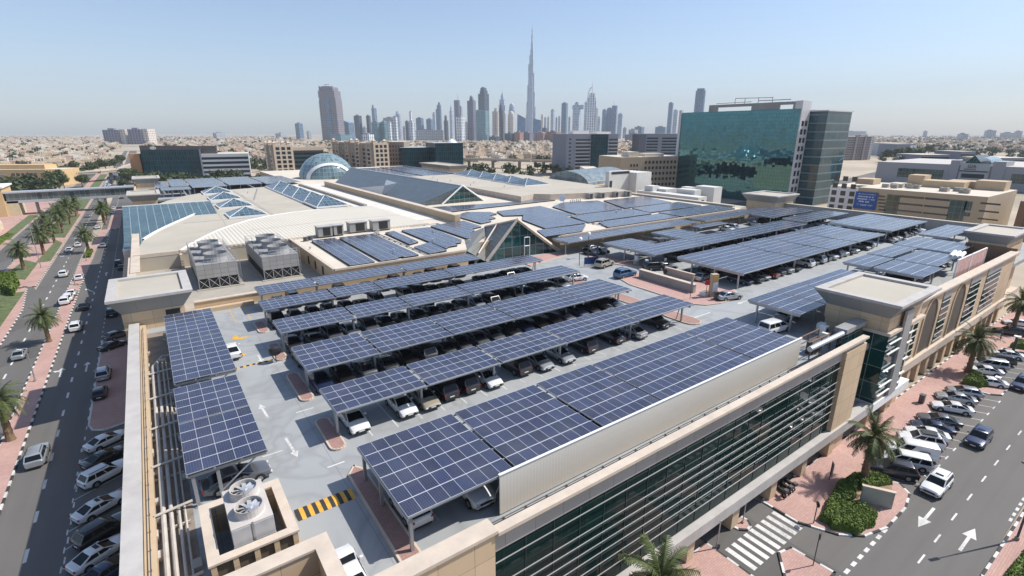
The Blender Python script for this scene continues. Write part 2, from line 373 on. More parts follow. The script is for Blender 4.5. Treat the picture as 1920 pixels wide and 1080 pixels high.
# ---- avenue on the left, running away along Y
rect('road', -18.3, -6.0, -40, 1400, 0.0, M_asph)
rect('road', -29.0, -21.0, -40, 168, 0.0, M_asph)
rect('road', -27.4, -21.0, 168, 1400, 0.0, M_asph)
rect('road', -44.0, -38.0, 168, 700, 0.0, M_asph)
b_ = MB(); b_.poly([(-29.0, 150, 0.004), (-27.2, 168, 0.004), (-38, 215, 0.004), (-44, 240, 0.004), (-44, 205, 0.004), (-38, 168, 0.004)])
tag(b_.build('road', M_asph), kind='structure')
def kerbed(name, pts, m, h=0.14, kerb=True, kw=0.22, step=1.15, striped=True):
    """raised paved island with a black and white painted kerb round it"""
    slab(name, pts, -0.05, h, m)
    if not kerb: return
    k = [MB(), MB()]; n = len(pts); c = 0; acc = 0.0
    cen = sum((Vector((p[0], p[1], 0)) for p in pts), Vector()) / n
    for i in range(n):
        a = Vector((pts[i][0], pts[i][1], 0)); d = Vector((pts[(i + 1) % n][0], pts[(i + 1) % n][1], 0)) - a
        L = d.length; q = max(1, round(L / step)); d.normalize(); nrm = Vector((-d.y, d.x, 0))
        for j in range(q):
            p0 = a + d * (L * j / q); p1 = a + d * (L * (j + 1) / q)
            mb = k[c % 2 if striped else 0]; c += 1
            mb.poly([p0 + Vector((0, 0, h + 0.006)), p1 + Vector((0, 0, h + 0.006)), p1 + nrm * kw + Vector((0, 0, h + 0.006)), p0 + nrm * kw + Vector((0, 0, h + 0.006))])
            o = -nrm * 0.006
            mb.poly([p0 + o, p1 + o, p1 + o + Vector((0, 0, h + 0.006)), p0 + o + Vector((0, 0, h + 0.006))])
    for mb, mm in zip(k, (M_mark, M_blk)):
        if mb.f: tag(mb.build('kerb', mm), kind='structure')
def strip(x0, x1, y0, y1): return [(x0, y0), (x1, y0), (x1, y1), (x0, y1)]
kerbed('median', strip(-21.0, -18.3, -30, 167), M_pink)
kerbed('median', [(-21.0, 170), (-18.2, 168), (-17.6, 222), (-15.6, 262), (-18.5, 262), (-20.6, 203)], M_pink)
kerbed('median', [(-37.5, 178), (-27.6, 172), (-27.6, 700), (-37.8, 700)], M_pink)
kerbed('pavement', [(-29.3, -30), (-27.3, -30), (-27.3, 150), (-29.3, 172), (-36, 172), (-36, 168), (-33, 140)], M_pink)
kerbed('pavement', [(-60, 200), (-44.2, 238), (-44.2, 420), (-60, 420)], M_pink)
kerbed('pavement', [(-12.1, 82), (-11.6, 80.2), (-10.2, 79.3), (-5.4, 80.5), (-5.4, 118), (-12.1, 118)], M_pink, striped=False)
kerbed('pavement', [(-16.4, 262), (-12.2, 262), (-12.2, 330), (-16.4, 330)], M_pink)
def stuff_grass(name, pts, z): b = MB(); b.prism(pts, z - 0.1, z); return tag(b.build(name, M_grass), kind='stuff')
stuff_grass('grass', [(-58, -30), (-29.3, -30), (-29.3, 168), (-37, 168), (-42, 196), (-60, 196)], 0.15)
stuff_grass('grass', [(-31.6, 205), (-28.2, 205), (-28.2, 238), (-30.6, 246)], 0.18)
stuff_grass('grass', [(-36.5, 188), (-31, 182), (-31, 204), (-35, 212)], 0.18)
stuff_grass('grass', [(-35, 255), (-28.6, 250), (-28.6, 320), (-36, 320)], 0.18)
stuff_grass('grass', [(-34, 340), (-28.6, 340), (-28.6, 620), (-34, 620)], 0.18)
stuff_grass('grass', [(-48.5, 262), (-44.8, 256), (-44.8, 330), (-48.5, 330)], 0.18)
# ---- markings of the avenue
mk = MB()
def dash(mb, x, y0, y1, w=0.14, z=0.006): mb.poly([(x - w, y0, z), (x + w, y0, z), (x + w, y1, z), (x - w, y1, z)])
y = 31.5
while y < 420:
    dash(mk, -15.2, y, y + 2.0); dash(mk, -24.2, y + 1.5, y + 3.6); y += 6.2
y = 30.0
while y < 330:
    dash(mk, -12.2, y, y + 1.0, 0.07); y += 3.0
yb = [i * 2.77 + 36.7 for i in range(17)]
for y in yb[:-2]:                                  # slanted bay lines of the parking strip
    mk.poly([(-12.3, y - 0.05, 0.006), (-12.3, y + 0.07, 0.006), (-7.2, y + 2.9, 0.006), (-7.2, y + 2.78, 0.006)])
    mk.poly([(-12.42, y - 0.45, 0.006), (-12.3, y - 0.45, 0.006), (-12.3, y + 0.45, 0.006), (-12.42, y + 0.45, 0.006)])
def arrow(mb, x, y, L, dx, dy, z=0.006, w=0.14, hw=0.5, hl=1.3):
    d = Vector((dx, dy, 0)).normalized(); n = Vector((-d.y, d.x, 0)); p = Vector((x, y, z)); e = p + d * (L - hl)
    mb.poly([p - n * w, p + n * w, e + n * w, e - n * w][::-1]); mb.poly([e - n * hw, e + d * hl, e + n * hw][::-1])
arrow(mk, -16.9, 103, 4.2, 0, 1); arrow(mk, -16.7, 105, 1.9, -0.9, 0.9, 0.009, 0.12, 0.4, 0.9); arrow(mk, -13.6, 103, 4.6, 0, 1)
arrow(mk, -13.6, 175, 4.6, 0, 1); arrow(mk, -15.4, 158, 5.0, -0.4, 1)
tag(mk.build('road_markings', M_mark), kind='structure')

# ---- street on the right, running along X
rect('road', 20, 460, 4.7, 20.5, 0.002, M_asphx)
rect('road', 38.2, 47.9, 20.5, 60, 0.003, M_asph)
kerbed('pavement', strip(10, 38.2, 12.0, 21.3), M_pink)
kerbed('pavement', [(48.0, 21.3), (48.0, 17.4), (49.6, 14.2), (51.5, 12.6), (54.7, 11.75), (59.5, 11.75), (62.4, 12.3), (63.6, 13.7), (62.9, 15.2), (64.2, 16.9), (98, 17.2), (98.5, 13.6), (99.6, 12.5), (104.0, 12.5), (105.0, 13.6), (105.4, 17.2), (123, 17.2), (123.6, 13), (127, 12.4), (190, 12.4), (190, 22.2)], M_pink)
kerbed('pavement', [(38.7, 13.6), (41.5, 12.2), (44.6, 12.3), (44.3, 16.2), (42.6, 16.6)], M_pink)
kerbed('pavement', [(42.0, 21.4), (42.2, 20.3), (42.9, 19.7), (43.7, 19.8), (44.3, 20.5), (44.2, 21.4)], M_pink)
kerbed('pavement', [(30, -12), (230, -12), (230, 4.2), (80, 4.4), (55, 4.7), (52, 4.0), (46, -2), (40, -8)], M_pink)
rect('road', 215, 222, -200, 200, 0.001, M_asph)
mk = MB()
def dashx(mb, y, x0, x1, w=0.08, z=0.008): mb.poly([(x0, y - w, z), (x1, y - w, z), (x1, y + w, z), (x0, y + w, z)])
for x in (47.6, 52.0, 56.3, 61.3, 66.4, 71.6, 76.7, 82.0, 87.6, 93, 98.5, 104, 109.5, 115, 121, 127, 133): dashx(mk, 8.45, x, x + 1.7)
for i in range(8): dashx(mk, 11.85, 43.9 + 1.4 * i, 44.65 + 1.4 * i, 0.16)
for i in range(9): mk.poly([(38.9 + 1.04 * i, 16.75, 0.008), (39.45 + 1.04 * i, 16.75, 0.008), (39.45 + 1.04 * i, 19.7, 0.008), (38.9 + 1.04 * i, 19.7, 0.008)])
xb = [65.3 + 2.88 * i for i in range(12)] + [106.2 + 2.88 * i for i in range(6)]
for x in xb:
    mk.poly([(x - 0.05, 12.3, 0.008), (x + 0.06, 12.3, 0.008), (x - 2.35, 17.0, 0.008), (x - 2.46, 17.0, 0.008)])
    dashx(mk, 12.25, x - 0.5, x + 0.5, 0.07)
arrow(mk, 62.0, 10.1, 4.6, -1, 0, 0.008, 0.13, 0.55, 1.9); arrow(mk, 57.0, 6.7, 4.8, 1, 0, 0.008, 0.13, 0.55, 1.9)
for i in range(6): dashx(mk, 4.95, 66 + 1.3 * i, 66.7 + 1.3 * i, 0.12)
tag(mk.build('road_markings', M_mark), kind='structure')

# ---- main district roads seen far off
rect('road', -900, -44, 700, 714, 0.004, M_asph)
for i, (u0, v0, u1, v1, w) in enumerate([(1570, 345, 1660, 322, 7), (1560, 372, 1640, 366, 9), (900, 292, 1060, 285, 12)]):
    a = G(u0, v0); c = G(u1, v1); d = (c - a).normalized(); a -= d * 200; c += d * 300; n = Vector((-d.y, d.x, 0)) * w
    sheet('road', [a - n, c - n, c + n, a + n], 0.01 + 0.004 * i, M_asph)
# ================================================================ the shopping mall
def panelled(name, col, pw, ph, joint=0.035, jc=None, rough=0.8, var=0.07):
    m, t, b = nodes(name); x, y = uvxy(t)
    g = math_n(t, 'MAXIMUM', line_mask(t, x, pw, joint), line_mask(t, y, ph, joint))
    wn = t.nodes.new('ShaderNodeTexWhiteNoise'); wn.noise_dimensions = '2D'; cb = t.nodes.new('ShaderNodeCombineXYZ')
    t.links.new(math_n(t, 'FLOOR', math_n(t, 'MULTIPLY', x, 1 / pw)), cb.inputs[0]); t.links.new(math_n(t, 'FLOOR', math_n(t, 'MULTIPLY', y, 1 / ph)), cb.inputs[1])
    t.links.new(cb.outputs[0], wn.inputs['Vector'])
    c0 = mixc(t, wn.outputs['Value'], tuple(c * (1 - var) for c in col), tuple(min(1, c * (1 + var)) for c in col))
    tc = t.nodes.new('ShaderNodeTexCoord'); mp = t.nodes.new('ShaderNodeMapping'); mp.inputs['Scale'].default_value = (1.2, 1.2, 0.12)
    st = t.nodes.new('ShaderNodeTexNoise'); st.inputs['Scale'].default_value = 1.0; st.inputs['Detail'].default_value = 6
    t.links.new(tc.outputs['Object'], mp.inputs[0]); t.links.new(mp.outputs[0], st.inputs['Vector'])
    c0 = mixc(t, math_n(t, 'MULTIPLY', st.outputs['Fac'], 0.32), c0, tuple(c * 0.6 for c in col))
    t.links.new(mixc(t, g, c0, jc or tuple(c * 0.45 for c in col)), b.inputs['Base Color']); b.inputs['Roughness'].default_value = rough
    return m
M_tanp = panelled('tan_stone_panels', (0.62, 0.465, 0.30), 2.4, 1.9)
M_greyp = panelled('grey_metal_panels', (0.34, 0.335, 0.32), 2.4, 3.0, 0.04, rough=0.45)
M_greyc = panelled('grey_cornice', (0.30, 0.30, 0.29), 4.0, 9.0, 0.03)
M_glassf = glazing('dark_green_glazing', (0.008, 0.026, 0.024), 2.4, 9.0, (0.012, 0.026, 0.026), 0.05, 0.03, 0.003, spec=0.1, var=.12)
M_glasst = glazing('teal_glazing', (0.008, 0.05, 0.048), 2.0, 2.3, (0.25, 0.3, 0.3), 0.06, 0.05, 0.006)
M_skyl = glazing('skylight_glass', (0.06, 0.10, 0.125), 1.3, 1.3, (0.34, 0.38, 0.4), 0.055, 0.14, 0.004)
M_atr = glazing('atrium_glass', (0.045, 0.095, 0.10), 1.9, 1.0, (0.42, 0.47, 0.48), 0.07, 0.14, 0.004)
M_domeg = glazing('dome_glass', (0.15, 0.22, 0.235), 1.7, 1.7, (0.30, 0.37, 0.39), 0.10, 0.16, 0.01)
M_slate = panelled('blue_grey_roof_sheets', (0.10, 0.125, 0.14), 1.6, 1.1, 0.10, rough=0.42, var=.16)
M_seam = panelled('grey_seam_roof', (0.20, 0.20, 0.185), 60, 0.8, 0.07, rough=0.45)
def corr(name, col, per, d=0.8, bump=.6):
    m, t, b = nodes(name); x, y = uvxy(t)
    w = math_n(t, 'SINE', math_n(t, 'MULTIPLY', x, 6.2832 / per))
    c0 = noise_col(t, col, 0.09, 0.1)
    t.links.new(mixc(t, math_n(t, 'MULTIPLY', math_n(t, 'GREATER_THAN', w, 0.55), 0.5), c0, tuple(c * d for c in col)), b.inputs['Base Color'])
    bp = t.nodes.new('ShaderNodeBump'); bp.inputs['Distance'].default_value = 0.06; bp.inputs['Strength'].default_value = bump
    t.links.new(w, bp.inputs['Height']); t.links.new(bp.outputs['Normal'], b.inputs['Normal']); b.inputs['Roughness'].default_value = 0.6
    return m
M_corr = corr('cream_corrugated_roof', (0.61, 0.56, 0.465), 0.85)  # cream sheets, kept paler than the beige roof to stand for stronger light
M_screen = corr('ribbed_white_screen', (0.80, 0.73, 0.62), 0.3, 0.97, .03)
ZD, ZU = 12.0, 15.0
mall = thing('mall_building', 'long tan and glass shopping mall whose roof carries the parked cars and solar panels', 'shopping mall', (0, 0, 0))
def part(name, mb, m, **k): return mb.build(name, m, mall, **k)
# decks
b = MB(); b.box(-4.2, 13.4, 22.2, 86.9, 11.2, ZD, bottom=False); b.box(13.4, 66.3, 24.3, 86.9, 11.2, ZD, bottom=False); b.box(66.3, 174, 22.2, 86.9, 11.2, ZD, bottom=False); part('parking_deck', b, M_deck)
b = MB(); b.box(-4.4, 24, 86.9, 119.2, 11.2, ZD - 0.01, bottom=False); part('plant_deck', b, M_conc)
b = MB(); b.box(-5, 66, 250, 322, 11.2, ZD, bottom=False); part('parking_deck', b, M_deck)
b = MB(); b.prism([(24, 86.95), (50.4, 86.95), (54.5, 92.5), (74.5, 92.5), (75.6, 86.95), (152, 86.95), (152, 119.2), (24, 119.2)], 11.9, ZU, mi=1, top=0); b.box(58, 152, 119.2, 350, 11.9, ZU - 0.003, mi=1, top=0); part('upper_roof', b, [M_roofflat, M_tanp])
b = MB(); b.box(152, 175, 91, 145, 0, ZD + 0.4, top=1); part('lower_roof', b, [M_tan, M_roofbeige])
# left wall with its pale coping and inner ledge
b = MB(); b.box(-5.1, -4.35, 22, 81.9, 0, 13.0); part('wall', b, M_tanp)
b = MB(); b.box(-5.25, -4.1, 21.6, 81.9, 13.0, 13.18); part('parapet_coping', b, M_capgrey)
b = MB(); b.box(-5.1, -4.35, 93.6, 149, 0, 14.9); part('wall', b, M_tanp)
b = MB(); b.box(-5.3, -4.1, 93.6, 119.0, 14.9, 15.08); part('parapet_coping', b, M_cap)
b = MB(); b.box(-6.9, -5.2, 119.5, 222, 0, 11.3); part('wall', b, M_tanp)
b = MB(); b.box(-5.2, -4.4, 188, 322, 0, 13.4); part('wall', b, M_tanp)
b = MB(); b.box(-5.2, 66, 322, 322.8, 0, 13.6); part('wall', b, M_tan)
b = MB(); b.box(-4.1, -3.45, 23, 81.9, 12.0, 12.75); part('ledge', b, M_tan)
# slab and columns along the left pavement
# --- front facade
YF = 20.9
b = MB(); b.box(-5.1, 13.45, YF - 0.25, YF + 0.5, 0, 15.0); part('wall', b, M_tanp)
b = MB(); b.box(-5.3, 13.6, YF - 0.4, YF + 0.85, 15.0, 15.22); part('parapet_coping', b, M_cap)
b = MB(); b.box(13.45, 61.0, YF + 0.05, YF + 0.26, 13.2, 14.8); part('panel_band', b, M_greyp)
b = MB(); b.box(13.6, 66.3, YF - 0.42, YF + 0.28, 14.8, 15.05); part('parapet_coping', b, M_cap)
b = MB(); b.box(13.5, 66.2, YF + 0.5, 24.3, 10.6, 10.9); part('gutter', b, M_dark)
b = MB(); b.box(13.5, 61.0, YF + 0.2, YF + 0.45, 4.1, 13.2); part('glass_front', b, M_glassf)
for i, z in enumerate((12.45, 10.65, 9.75, 8.85, 7.9, 6.85, 5.75)):
    b = MB(); b.box(13.6, 60.9, YF - 0.08, YF - 0.03, z - 0.03, z + 0.03); part('facade_fin', b, M_alu)
b = MB()
for i in range(21): b.box(13.7 + 2.4 * i - 0.015, 13.7 + 2.4 * i + 0.015, YF + 0.15, YF + 0.2, 4.2, 13.2)
part('mullions', b, mat('mullion_dark', (0.05, 0.065, 0.065), .4))
b = MB(); b.box(13.4, 72, YF - 0.55, YF + 0.6, 2.85, 4.05); part('canopy_band', b, M_capgrey)
b = MB(); b.box(13.4, 72, YF + 0.6, 30, 2.9, 3.9); part('soffit', b, M_conc)
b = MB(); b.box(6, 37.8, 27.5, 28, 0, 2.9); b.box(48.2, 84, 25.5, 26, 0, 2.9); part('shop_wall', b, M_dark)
for x0, x1 in ((13.6, 14.6), (20.6, 21.6), (27.6, 28.6), (34.4, 35.4), (41.5, 42.7), (48.7, 49.9), (55.4, 56.5), (62.0, 63.3)):
    b = MB(); b.box(x0, x1, YF - 0.15, YF + 0.9, 0.1, 2.86); part('column', b, M_tanp)
b = MB(); b.box(61.0, 66.3, YF - 0.3, YF + 0.6, 4.05, 14.2); part('pier', b, M_tanp)
b = MB(); b.box(61.0, 66.3, YF - 0.1, YF + 0.26, 14.2, 14.8); part('panel_band', b, M_greyp)
b = MB(); b.box(63.3, 66.3, YF + 0.1, YF + 3, 0.1, 2.86); part('pier', b, M_tanp)
b = MB(); b.box(66.3, 72.2, 23.2, 23.8, 4.05, 14.4); part('glass_front', b, M_glasst)
b = MB(); b.box(66.3, 72.2, 22.9, 24.3, 14.4, 15.0); part('panel_band', b, M_greyp)
# service pipes and rails behind the coping
b = MB(); b.box(14.2, 66, 24.0, 24.1, 12.0, 12.1); b.box(14.2, 66, 24.0, 24.1, 11.5, 11.58)
for i in range(27): b.box(14.4 + 1.95 * i, 14.52 + 1.95 * i, 23.98, 24.1, 10.9, 12.3)
part('handrail', b, M_steel)
b = MB(); b.tube([(58, 23.3, 14.5), (72.3, 23.3, 14.5)], 0.32, 10); part('duct', b, M_alu)
# --- corner towers with flared cornices
def corner_tower(x0, x1, y0, y1, zt, zb=0.0, over=1.2, wallm=None, roofm=None, body=True, hb=1.5):
    wallm = wallm or M_tanp
    if body:
        b = MB(); b.box(x0, x1, y0, y1, zb, zt - hb - 0.9); part('tower_wall', b, wallm)
    b = MB(); b.taper(x0 + 0.05, x1 - 0.05, y0 + 0.05, y1 - 0.05, zt - hb - 0.9, x0 - over, x1 + over, y0 - over, y1 + over, zt - 0.35); part('cornice', b, M_greyc)
    X0, X1, Y0, Y1 = x0 - over, x1 + over, y0 - over, y1 + over; w = 1.0
    b = MB()
    for q in ((X0 - .1, X1 + .1, Y0 - .1, Y0 + w), (X0 - .1, X1 + .1, Y1 - w, Y1 + .1), (X0 - .1, X0 + w, Y0 + w, Y1 - w), (X1 - w, X1 + .1, Y0 + w, Y1 - w)): b.box(*q, zt - 0.35, zt)
    part('tower_coping', b, M_capgrey)
    b = MB(); b.poly([(X0 + w - .05, Y0 + w - .05, zt - 0.32), (X1 - w + .05, Y0 + w - .05, zt - 0.32), (X1 - w + .05, Y1 - w + .05, zt - 0.32), (X0 + w - .05, Y1 - w + .05, zt - 0.32)]); part('tower_roof', b, roofm or M_roofbeige)
corner_tower(-5.8, 1.4, 82.2, 92.6, 17.0)
corner_tower(-5.3, 2.1, 223.6, 238.3, 17.0)
corner_tower(-4.2, 4.4, 303.2, 319.4, 17.0)
corner_tower(72.6, 83.8, 20.7, 28.2, 18.0, zb=13.9, hb=1.3)
corner_tower(167.8, 179.4, 86, 96, 18.0, zb=0)
corner_tower(165, 177, 303, 345, 17.0, zb=0)
# doorway and vents of the near tower
b = MB(); b.box(-0.9, 0.8, 82.12, 82.3, 13.0, 14.3); part('louver', b, M_dark)
# glass bay under the street-side tower
b = MB(); b.box(72.3, 80.6, 20.35, 23.3, 4.1, 13.9); part('glass_bay', b, M_glasst)
b = MB(); b.box(72.2, 84.4, 20.2, 24.0, 2.9, 4.1); part('canopy_band', b, M_white)
b = MB(); b.box(72.1, 84.3, 20.15, 23.6, 13.6, 14.0); part('panel_band', b, M_cap)
b = MB(); b.box(76.2, 78.6, 20.05, 20.33, 4.2, 16.2); part('panel_band', b, M_greyp)
b = MB(); b.box(80.6, 84.4, 21.2, 28.5, 0.1, 13.9); b.box(72.6, 80.6, 23.3, 28.0, 3.9, 13.9); part('tower_wall', b, M_tanp)
for z in (5.3, 6.6, 8.8, 11.2, 12.6):
    b = MB(); b.box(72.3, 76.1, 20.0, 20.2, z - .05, z + .05); b.box(78.7, 80.5, 20.0, 20.2, z - .05, z + .05); part('facade_fin', b, M_white)
for x0 in (73.2, 79.4): b = MB(); b.box(x0, x0 + 1.1, 20.9, 22.2, 0.1, 2.9); part('column', b, M_tanp)
# --- long street front with arches and finned windows
Y2 = 22.0
def xat(u, v): return onY(u, v, Y2).x
b = MB(); b.box(84.4, 141.2, Y2, Y2 + 0.6, 5.2, 14.7); part('wall', b, M_tanp)
b = MB(); b.box(84.4, 141.2, Y2 - 0.5, Y2 + 0.9, 14.7, 15.0); part('parapet_coping', b, M_cap)
b = MB(); b.box(84.4, 141.2, Y2 - 0.45, Y2 + 0.7, 3.9, 5.2); part('canopy_band', b, M_cap)
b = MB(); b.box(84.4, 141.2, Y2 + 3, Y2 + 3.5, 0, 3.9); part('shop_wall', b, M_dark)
for i in range(14): b = MB(); b.box(86.0 + 4.1 * i, 87.2 + 4.1 * i, Y2 - 0.05, Y2 + 1.0, 0.1, 3.9); part('column', b, M_tanp)
def arch(xc, w, z0, z1):
    P = [(xc - w, z0)] + [(xc - w * math.cos(a), z1 - w * 1.3 + w * 1.3 * math.sin(a)) for a in [math.pi * k / 14 for k in range(15)]] + [(xc + w, z0)]
    b = MB(); b.poly([(x, Y2 - 0.02, z) for x, z in P]); part('arch_shaded_face', b, mats_arch)
    b = MB(); Q = [(xc + (x - xc) * 1.16, z0 + (z - z0) * 1.04) for x, z in P]
    for k in range(len(P) - 1):
        b.poly([(Q[k][0], Y2 - 0.16, Q[k][1]), (P[k][0], Y2 - 0.16, P[k][1]), (P[k + 1][0], Y2 - 0.16, P[k + 1][1]), (Q[k + 1][0], Y2 - 0.16, Q[k + 1][1])][::-1])
        b.poly([(P[k][0], Y2 - 0.16, P[k][1]), (P[k][0], Y2 - 0.02, P[k][1]), (P[k + 1][0], Y2 - 0.02, P[k + 1][1]), (P[k + 1][0], Y2 - 0.16, P[k + 1][1])])
        b.poly([(Q[k][0], Y2, Q[k][1]), (Q[k][0], Y2 - 0.16, Q[k][1]), (Q[k + 1][0], Y2 - 0.16, Q[k + 1][1]), (Q[k + 1][0], Y2, Q[k + 1][1])])
    part('arch_frame', b, M_tan)
mats_arch = mat('arch_shaded_infill', (0.085, 0.07, 0.055), 0.6, var=0.15, scale=0.8)  # brown infill darkened; the shade of a deep recess is put into its colour
def finwin(x0, x1, z0=5.4, z1=13.0):
    b = MB(); b.box(x0, x1, Y2 - 0.05, Y2 + 0.02, z0, z1); w = part('window', b, M_glassf)
    b = MB(); n = 7
    for k in range(n): z = z0 + (z1 - z0) * (k + 0.5) / n; b.box(x0, x1, Y2 - 0.13, Y2 - 0.08, z - .03, z + .03)
    b.build('window_fins', M_white, w)
    b = MB(); b.box(x0 - .05, x1 + .05, Y2 - 0.12, Y2 - 0.01, z1, z1 + 1.5); part('panel_band', b, M_greyp)
xs = [xat(1740, 600), xat(1757, 585), xat(1782, 571), xat(1805, 556), xat(1830, 546), xat(1855, 526)]
finwin(85.6, 89.2); arch(94.0, 2.7, 5.4, 14.0); finwin(98.4, 102.4); arch(107.4, 2.7, 5.4, 14.0); finwin(112.2, 118.4); finwin(122.0, 131.5)
# far street tower and its shaded brown flank
b = MB(); b.box(141.2, 154.0, 23.6, 30.2, 0.1, 15.0); part('tower_wall', b, M_tanp)
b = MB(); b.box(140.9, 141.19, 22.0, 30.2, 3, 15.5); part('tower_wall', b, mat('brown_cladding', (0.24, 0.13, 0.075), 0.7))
corner_tower(141.4, 154.6, 23.8, 30.0, 18.0, zb=15.0, over=0.9, hb=1.2)
b = MB(); b.box(140.5, 156, 22.4, 31, 3.6, 4.6); part('canopy_band', b, M_cap)
# back walls of the parking deck
b = MB(); b.box(174.0, 174.8, 30, 86, 0, 15.0); b.box(154.6, 174.8, 29.2, 30, 0, 14.6); part('wall', b, M_greyp)
b = MB(); b.box(173.8, 175.0, 30, 86, 15.0, 15.2); part('parapet_coping', b, M_cap)
b = MB(); b.box(151.4, 152.4, 91, 135, 12.4, 15.5); part('wall', b, M_conc)
b = MB(); b.box(151.2, 152.6, 91, 135, 15.5, 15.7); part('parapet_coping', b, M_roofflat)
b = MB(); b.box(2.7, 50.4, 86.1, 86.7, 12, 13.5); part('wall', b, M_tan)
b = MB(); b.box(2.7, 50.4, 85.95, 86.85, 13.5, 13.65); part('parapet_coping', b, M_cap)
b = MB(); b.box(2.7, 10.6, 85.0, 86.0, 12, 12.6); part('ledge', b, M_tan)
b = MB(); b.box(24.0, 50.4, 86.6, 86.95, 15.0, 15.35); b.box(75.6, 152, 86.6, 86.95, 15.0, 15.35); part('parapet_coping', b, M_cap)
b = MB(); b.box(23.7, 24.3, 86.95, 119.2, 15.0, 15.35); part('parapet_coping', b, M_cap)
for y in (94, 99, 104): b = MB(); b.box(23.93, 24.02, y, y + 0.9, 12.6, 14.2); part('louver', b, M_dark)
# plant room wall below the big roof
b = MB(); b.box(-4.3, 24, 119.2, 119.7, 11.9, 14.8); part('wall', b, M_tan)
for x0 in (-2.6, 0.8, 4.4, 8.5, 13.0, 18.5): b = MB(); b.box(x0, x0 + 2.3, 119.12, 119.3, 12.2, 13.9); part('louver', b, M_dark)
for x0 in (2.9, 11.5): b = MB(); b.box(x0, x0 + 0.45, 117.6, 119.3, 12, 14.8); part('buttress', b, M_cap)
# --- big roof with curved seam, glazed atrium cut into its side
ARC = [(-2.8, 138), (-1.8, 142), (-0.4, 147), (1.6, 153), (4.0, 159.5), (7.0, 167), (10.2, 175), (13.0, 182), (14.9, 188)]
OUT = [(-4.6, 119.0), (58.0, 119.0), (58.0, 250), (43, 247.5), (30, 244), (18.9, 239), (11, 229), (5, 216.5), (1, 205), (-1.4, 196), (-4.5, 189.5)] + [(14.9, 189.4)] + ARC[::-1]
b = MB(); b.prism(OUT, 11.4, 15.0); part('big_roof', b, [M_roofbeige])
SEAM = [(3.0, 118.9), (5.4, 125.5), (8.6, 132.8), (12, 139.8), (15.6, 145.5), (20.6, 151.8), (26.6, 156.8), (34, 160.2), (42, 161.6), (50, 161.2), (57.9, 159)]
b = MB(); b.prism(SEAM[:1] + [(57.9, 118.9)] + SEAM[:0:-1], 15.0, 15.28); part('corrugated_roof', b, M_corr)
def ribbon(path, w, z0, z1):
    b = MB(); P = [Vector((p[0], p[1], 0)) for p in path]
    off = []
    for i, p in enumerate(P):
        d = (P[min(i + 1, len(P) - 1)] - P[max(0, i - 1)]).normalized(); n = Vector((-d.y, d.x, 0)) * w; off.append((p + n, p - n))
    for (a, c), (e, f) in zip(off, off[1:]):
        q = [a, e, f, c]
        b.poly([(p.x, p.y, z1) for p in q][::-1])
        b.poly([(c.x, c.y, z0), (f.x, f.y, z0), (f.x, f.y, z1), (c.x, c.y, z1)]); b.poly([(e.x, e.y, z0), (a.x, a.y, z0), (a.x, a.y, z1), (e.x, e.y, z1)])
    return b
part('roof_trim', ribbon(SEAM, 0.2, 15.0, 15.4), M_white)
part('roof_trim', ribbon(ARC, 0.25, 14.6, 15.3), M_white)
part('roof_trim', ribbon([(-4.5, 119.2), (58, 119.2)], 0.25, 14.7, 15.4), M_cap)
part('roof_joint', ribbon([(12.5, 131), (15.0, 150), (16.2, 185), (18.0, 236)], 0.07, 15.0, 15.03), M_conc)
part('roof_joint', ribbon([(18.0, 135.5), (38, 138), (57.8, 137)], 0.08, 15.28, 15.31), M_conc)
gz = lambda y: 11.5 + (y - 148) * 5.2 / 36.0
b = MB(); b.poly([(-7.0, 147.6, gz(147.6)), (15.5, 147.6, gz(147.6)), (15.5, 187, gz(187)), (-7.0, 187, gz(187))], uv=[(0.3, 0), (22.8, 0), (22.8, 39.6), (0.3, 39.6)])
b.poly([(-7.0, 187, gz(187)), (-7, 187, 11), (-7.0, 147.6, 11), (-7.0, 147.6, gz(147.6))]); part('atrium_glass', b, M_atr)
b = MB(); b.box(-7.1, 15.3, 187, 187.5, 15, gz(187) + 0.15); b.box(-7.3, -7.0, 147.4, 187.5, 10.6, 11.4); b.box(-7.3, -4.4, 147.0, 147.6, 6, 11.7); part('atrium_frame', b, M_white)
# pointed wall fin at the plant yard
b = MB(); b.poly([(-4.7, 104.7, 15.1), (-4.7, 119.3, 15.1), (-4.7, 147.5, 15.3), (-4.7, 147.5, 11)]); b.box(-4.9, -3.5, 104.5, 146.5, 15.06, 15.25); part('parapet_coping', b, M_cap)
# pyramidal rooflights
def pyramid(x0, x1, y0, y1, z, h, curb=0.5, m=None):
    b = MB(); b.box(x0, x1, y0, y1, z, z + curb); o = part('rooflight', b, M_white)
    c = ((x0 + x1) / 2, (y0 + y1) / 2, z + curb + h); q = [(x0 + .2, y0 + .2), (x1 - .2, y0 + .2), (x1 - .2, y1 - .2), (x0 + .2, y1 - .2)]
    b = MB(); k = MB()
    for i in range(4):
        a, d = q[i], q[(i + 1) % 4]; L = math.dist(a, d)
        b.poly([(a[0], a[1], z + curb), (d[0], d[1], z + curb), c], uv=[(0, 0), (L, 0), (L / 2, math.hypot(L / 2, h))])
        k.tube([(a[0], a[1], z + curb + .05), (c[0], c[1], c[2] + .04)], 0.08, 5)
    b.build('glass', m or M_skyl, o); k.build('frame', M_white, o)
for y in (159, 181.5, 205, 228): pyramid(17.0, 27.0, y, y + 10, 15.0, 2.0)
for i in range(5): pyramid(41.8, 51.8, 163.6 + 16.3 * i, 163.6 + 16.3 * i + 16.2, 15.28 if i == 0 else 15.0, 2.6)
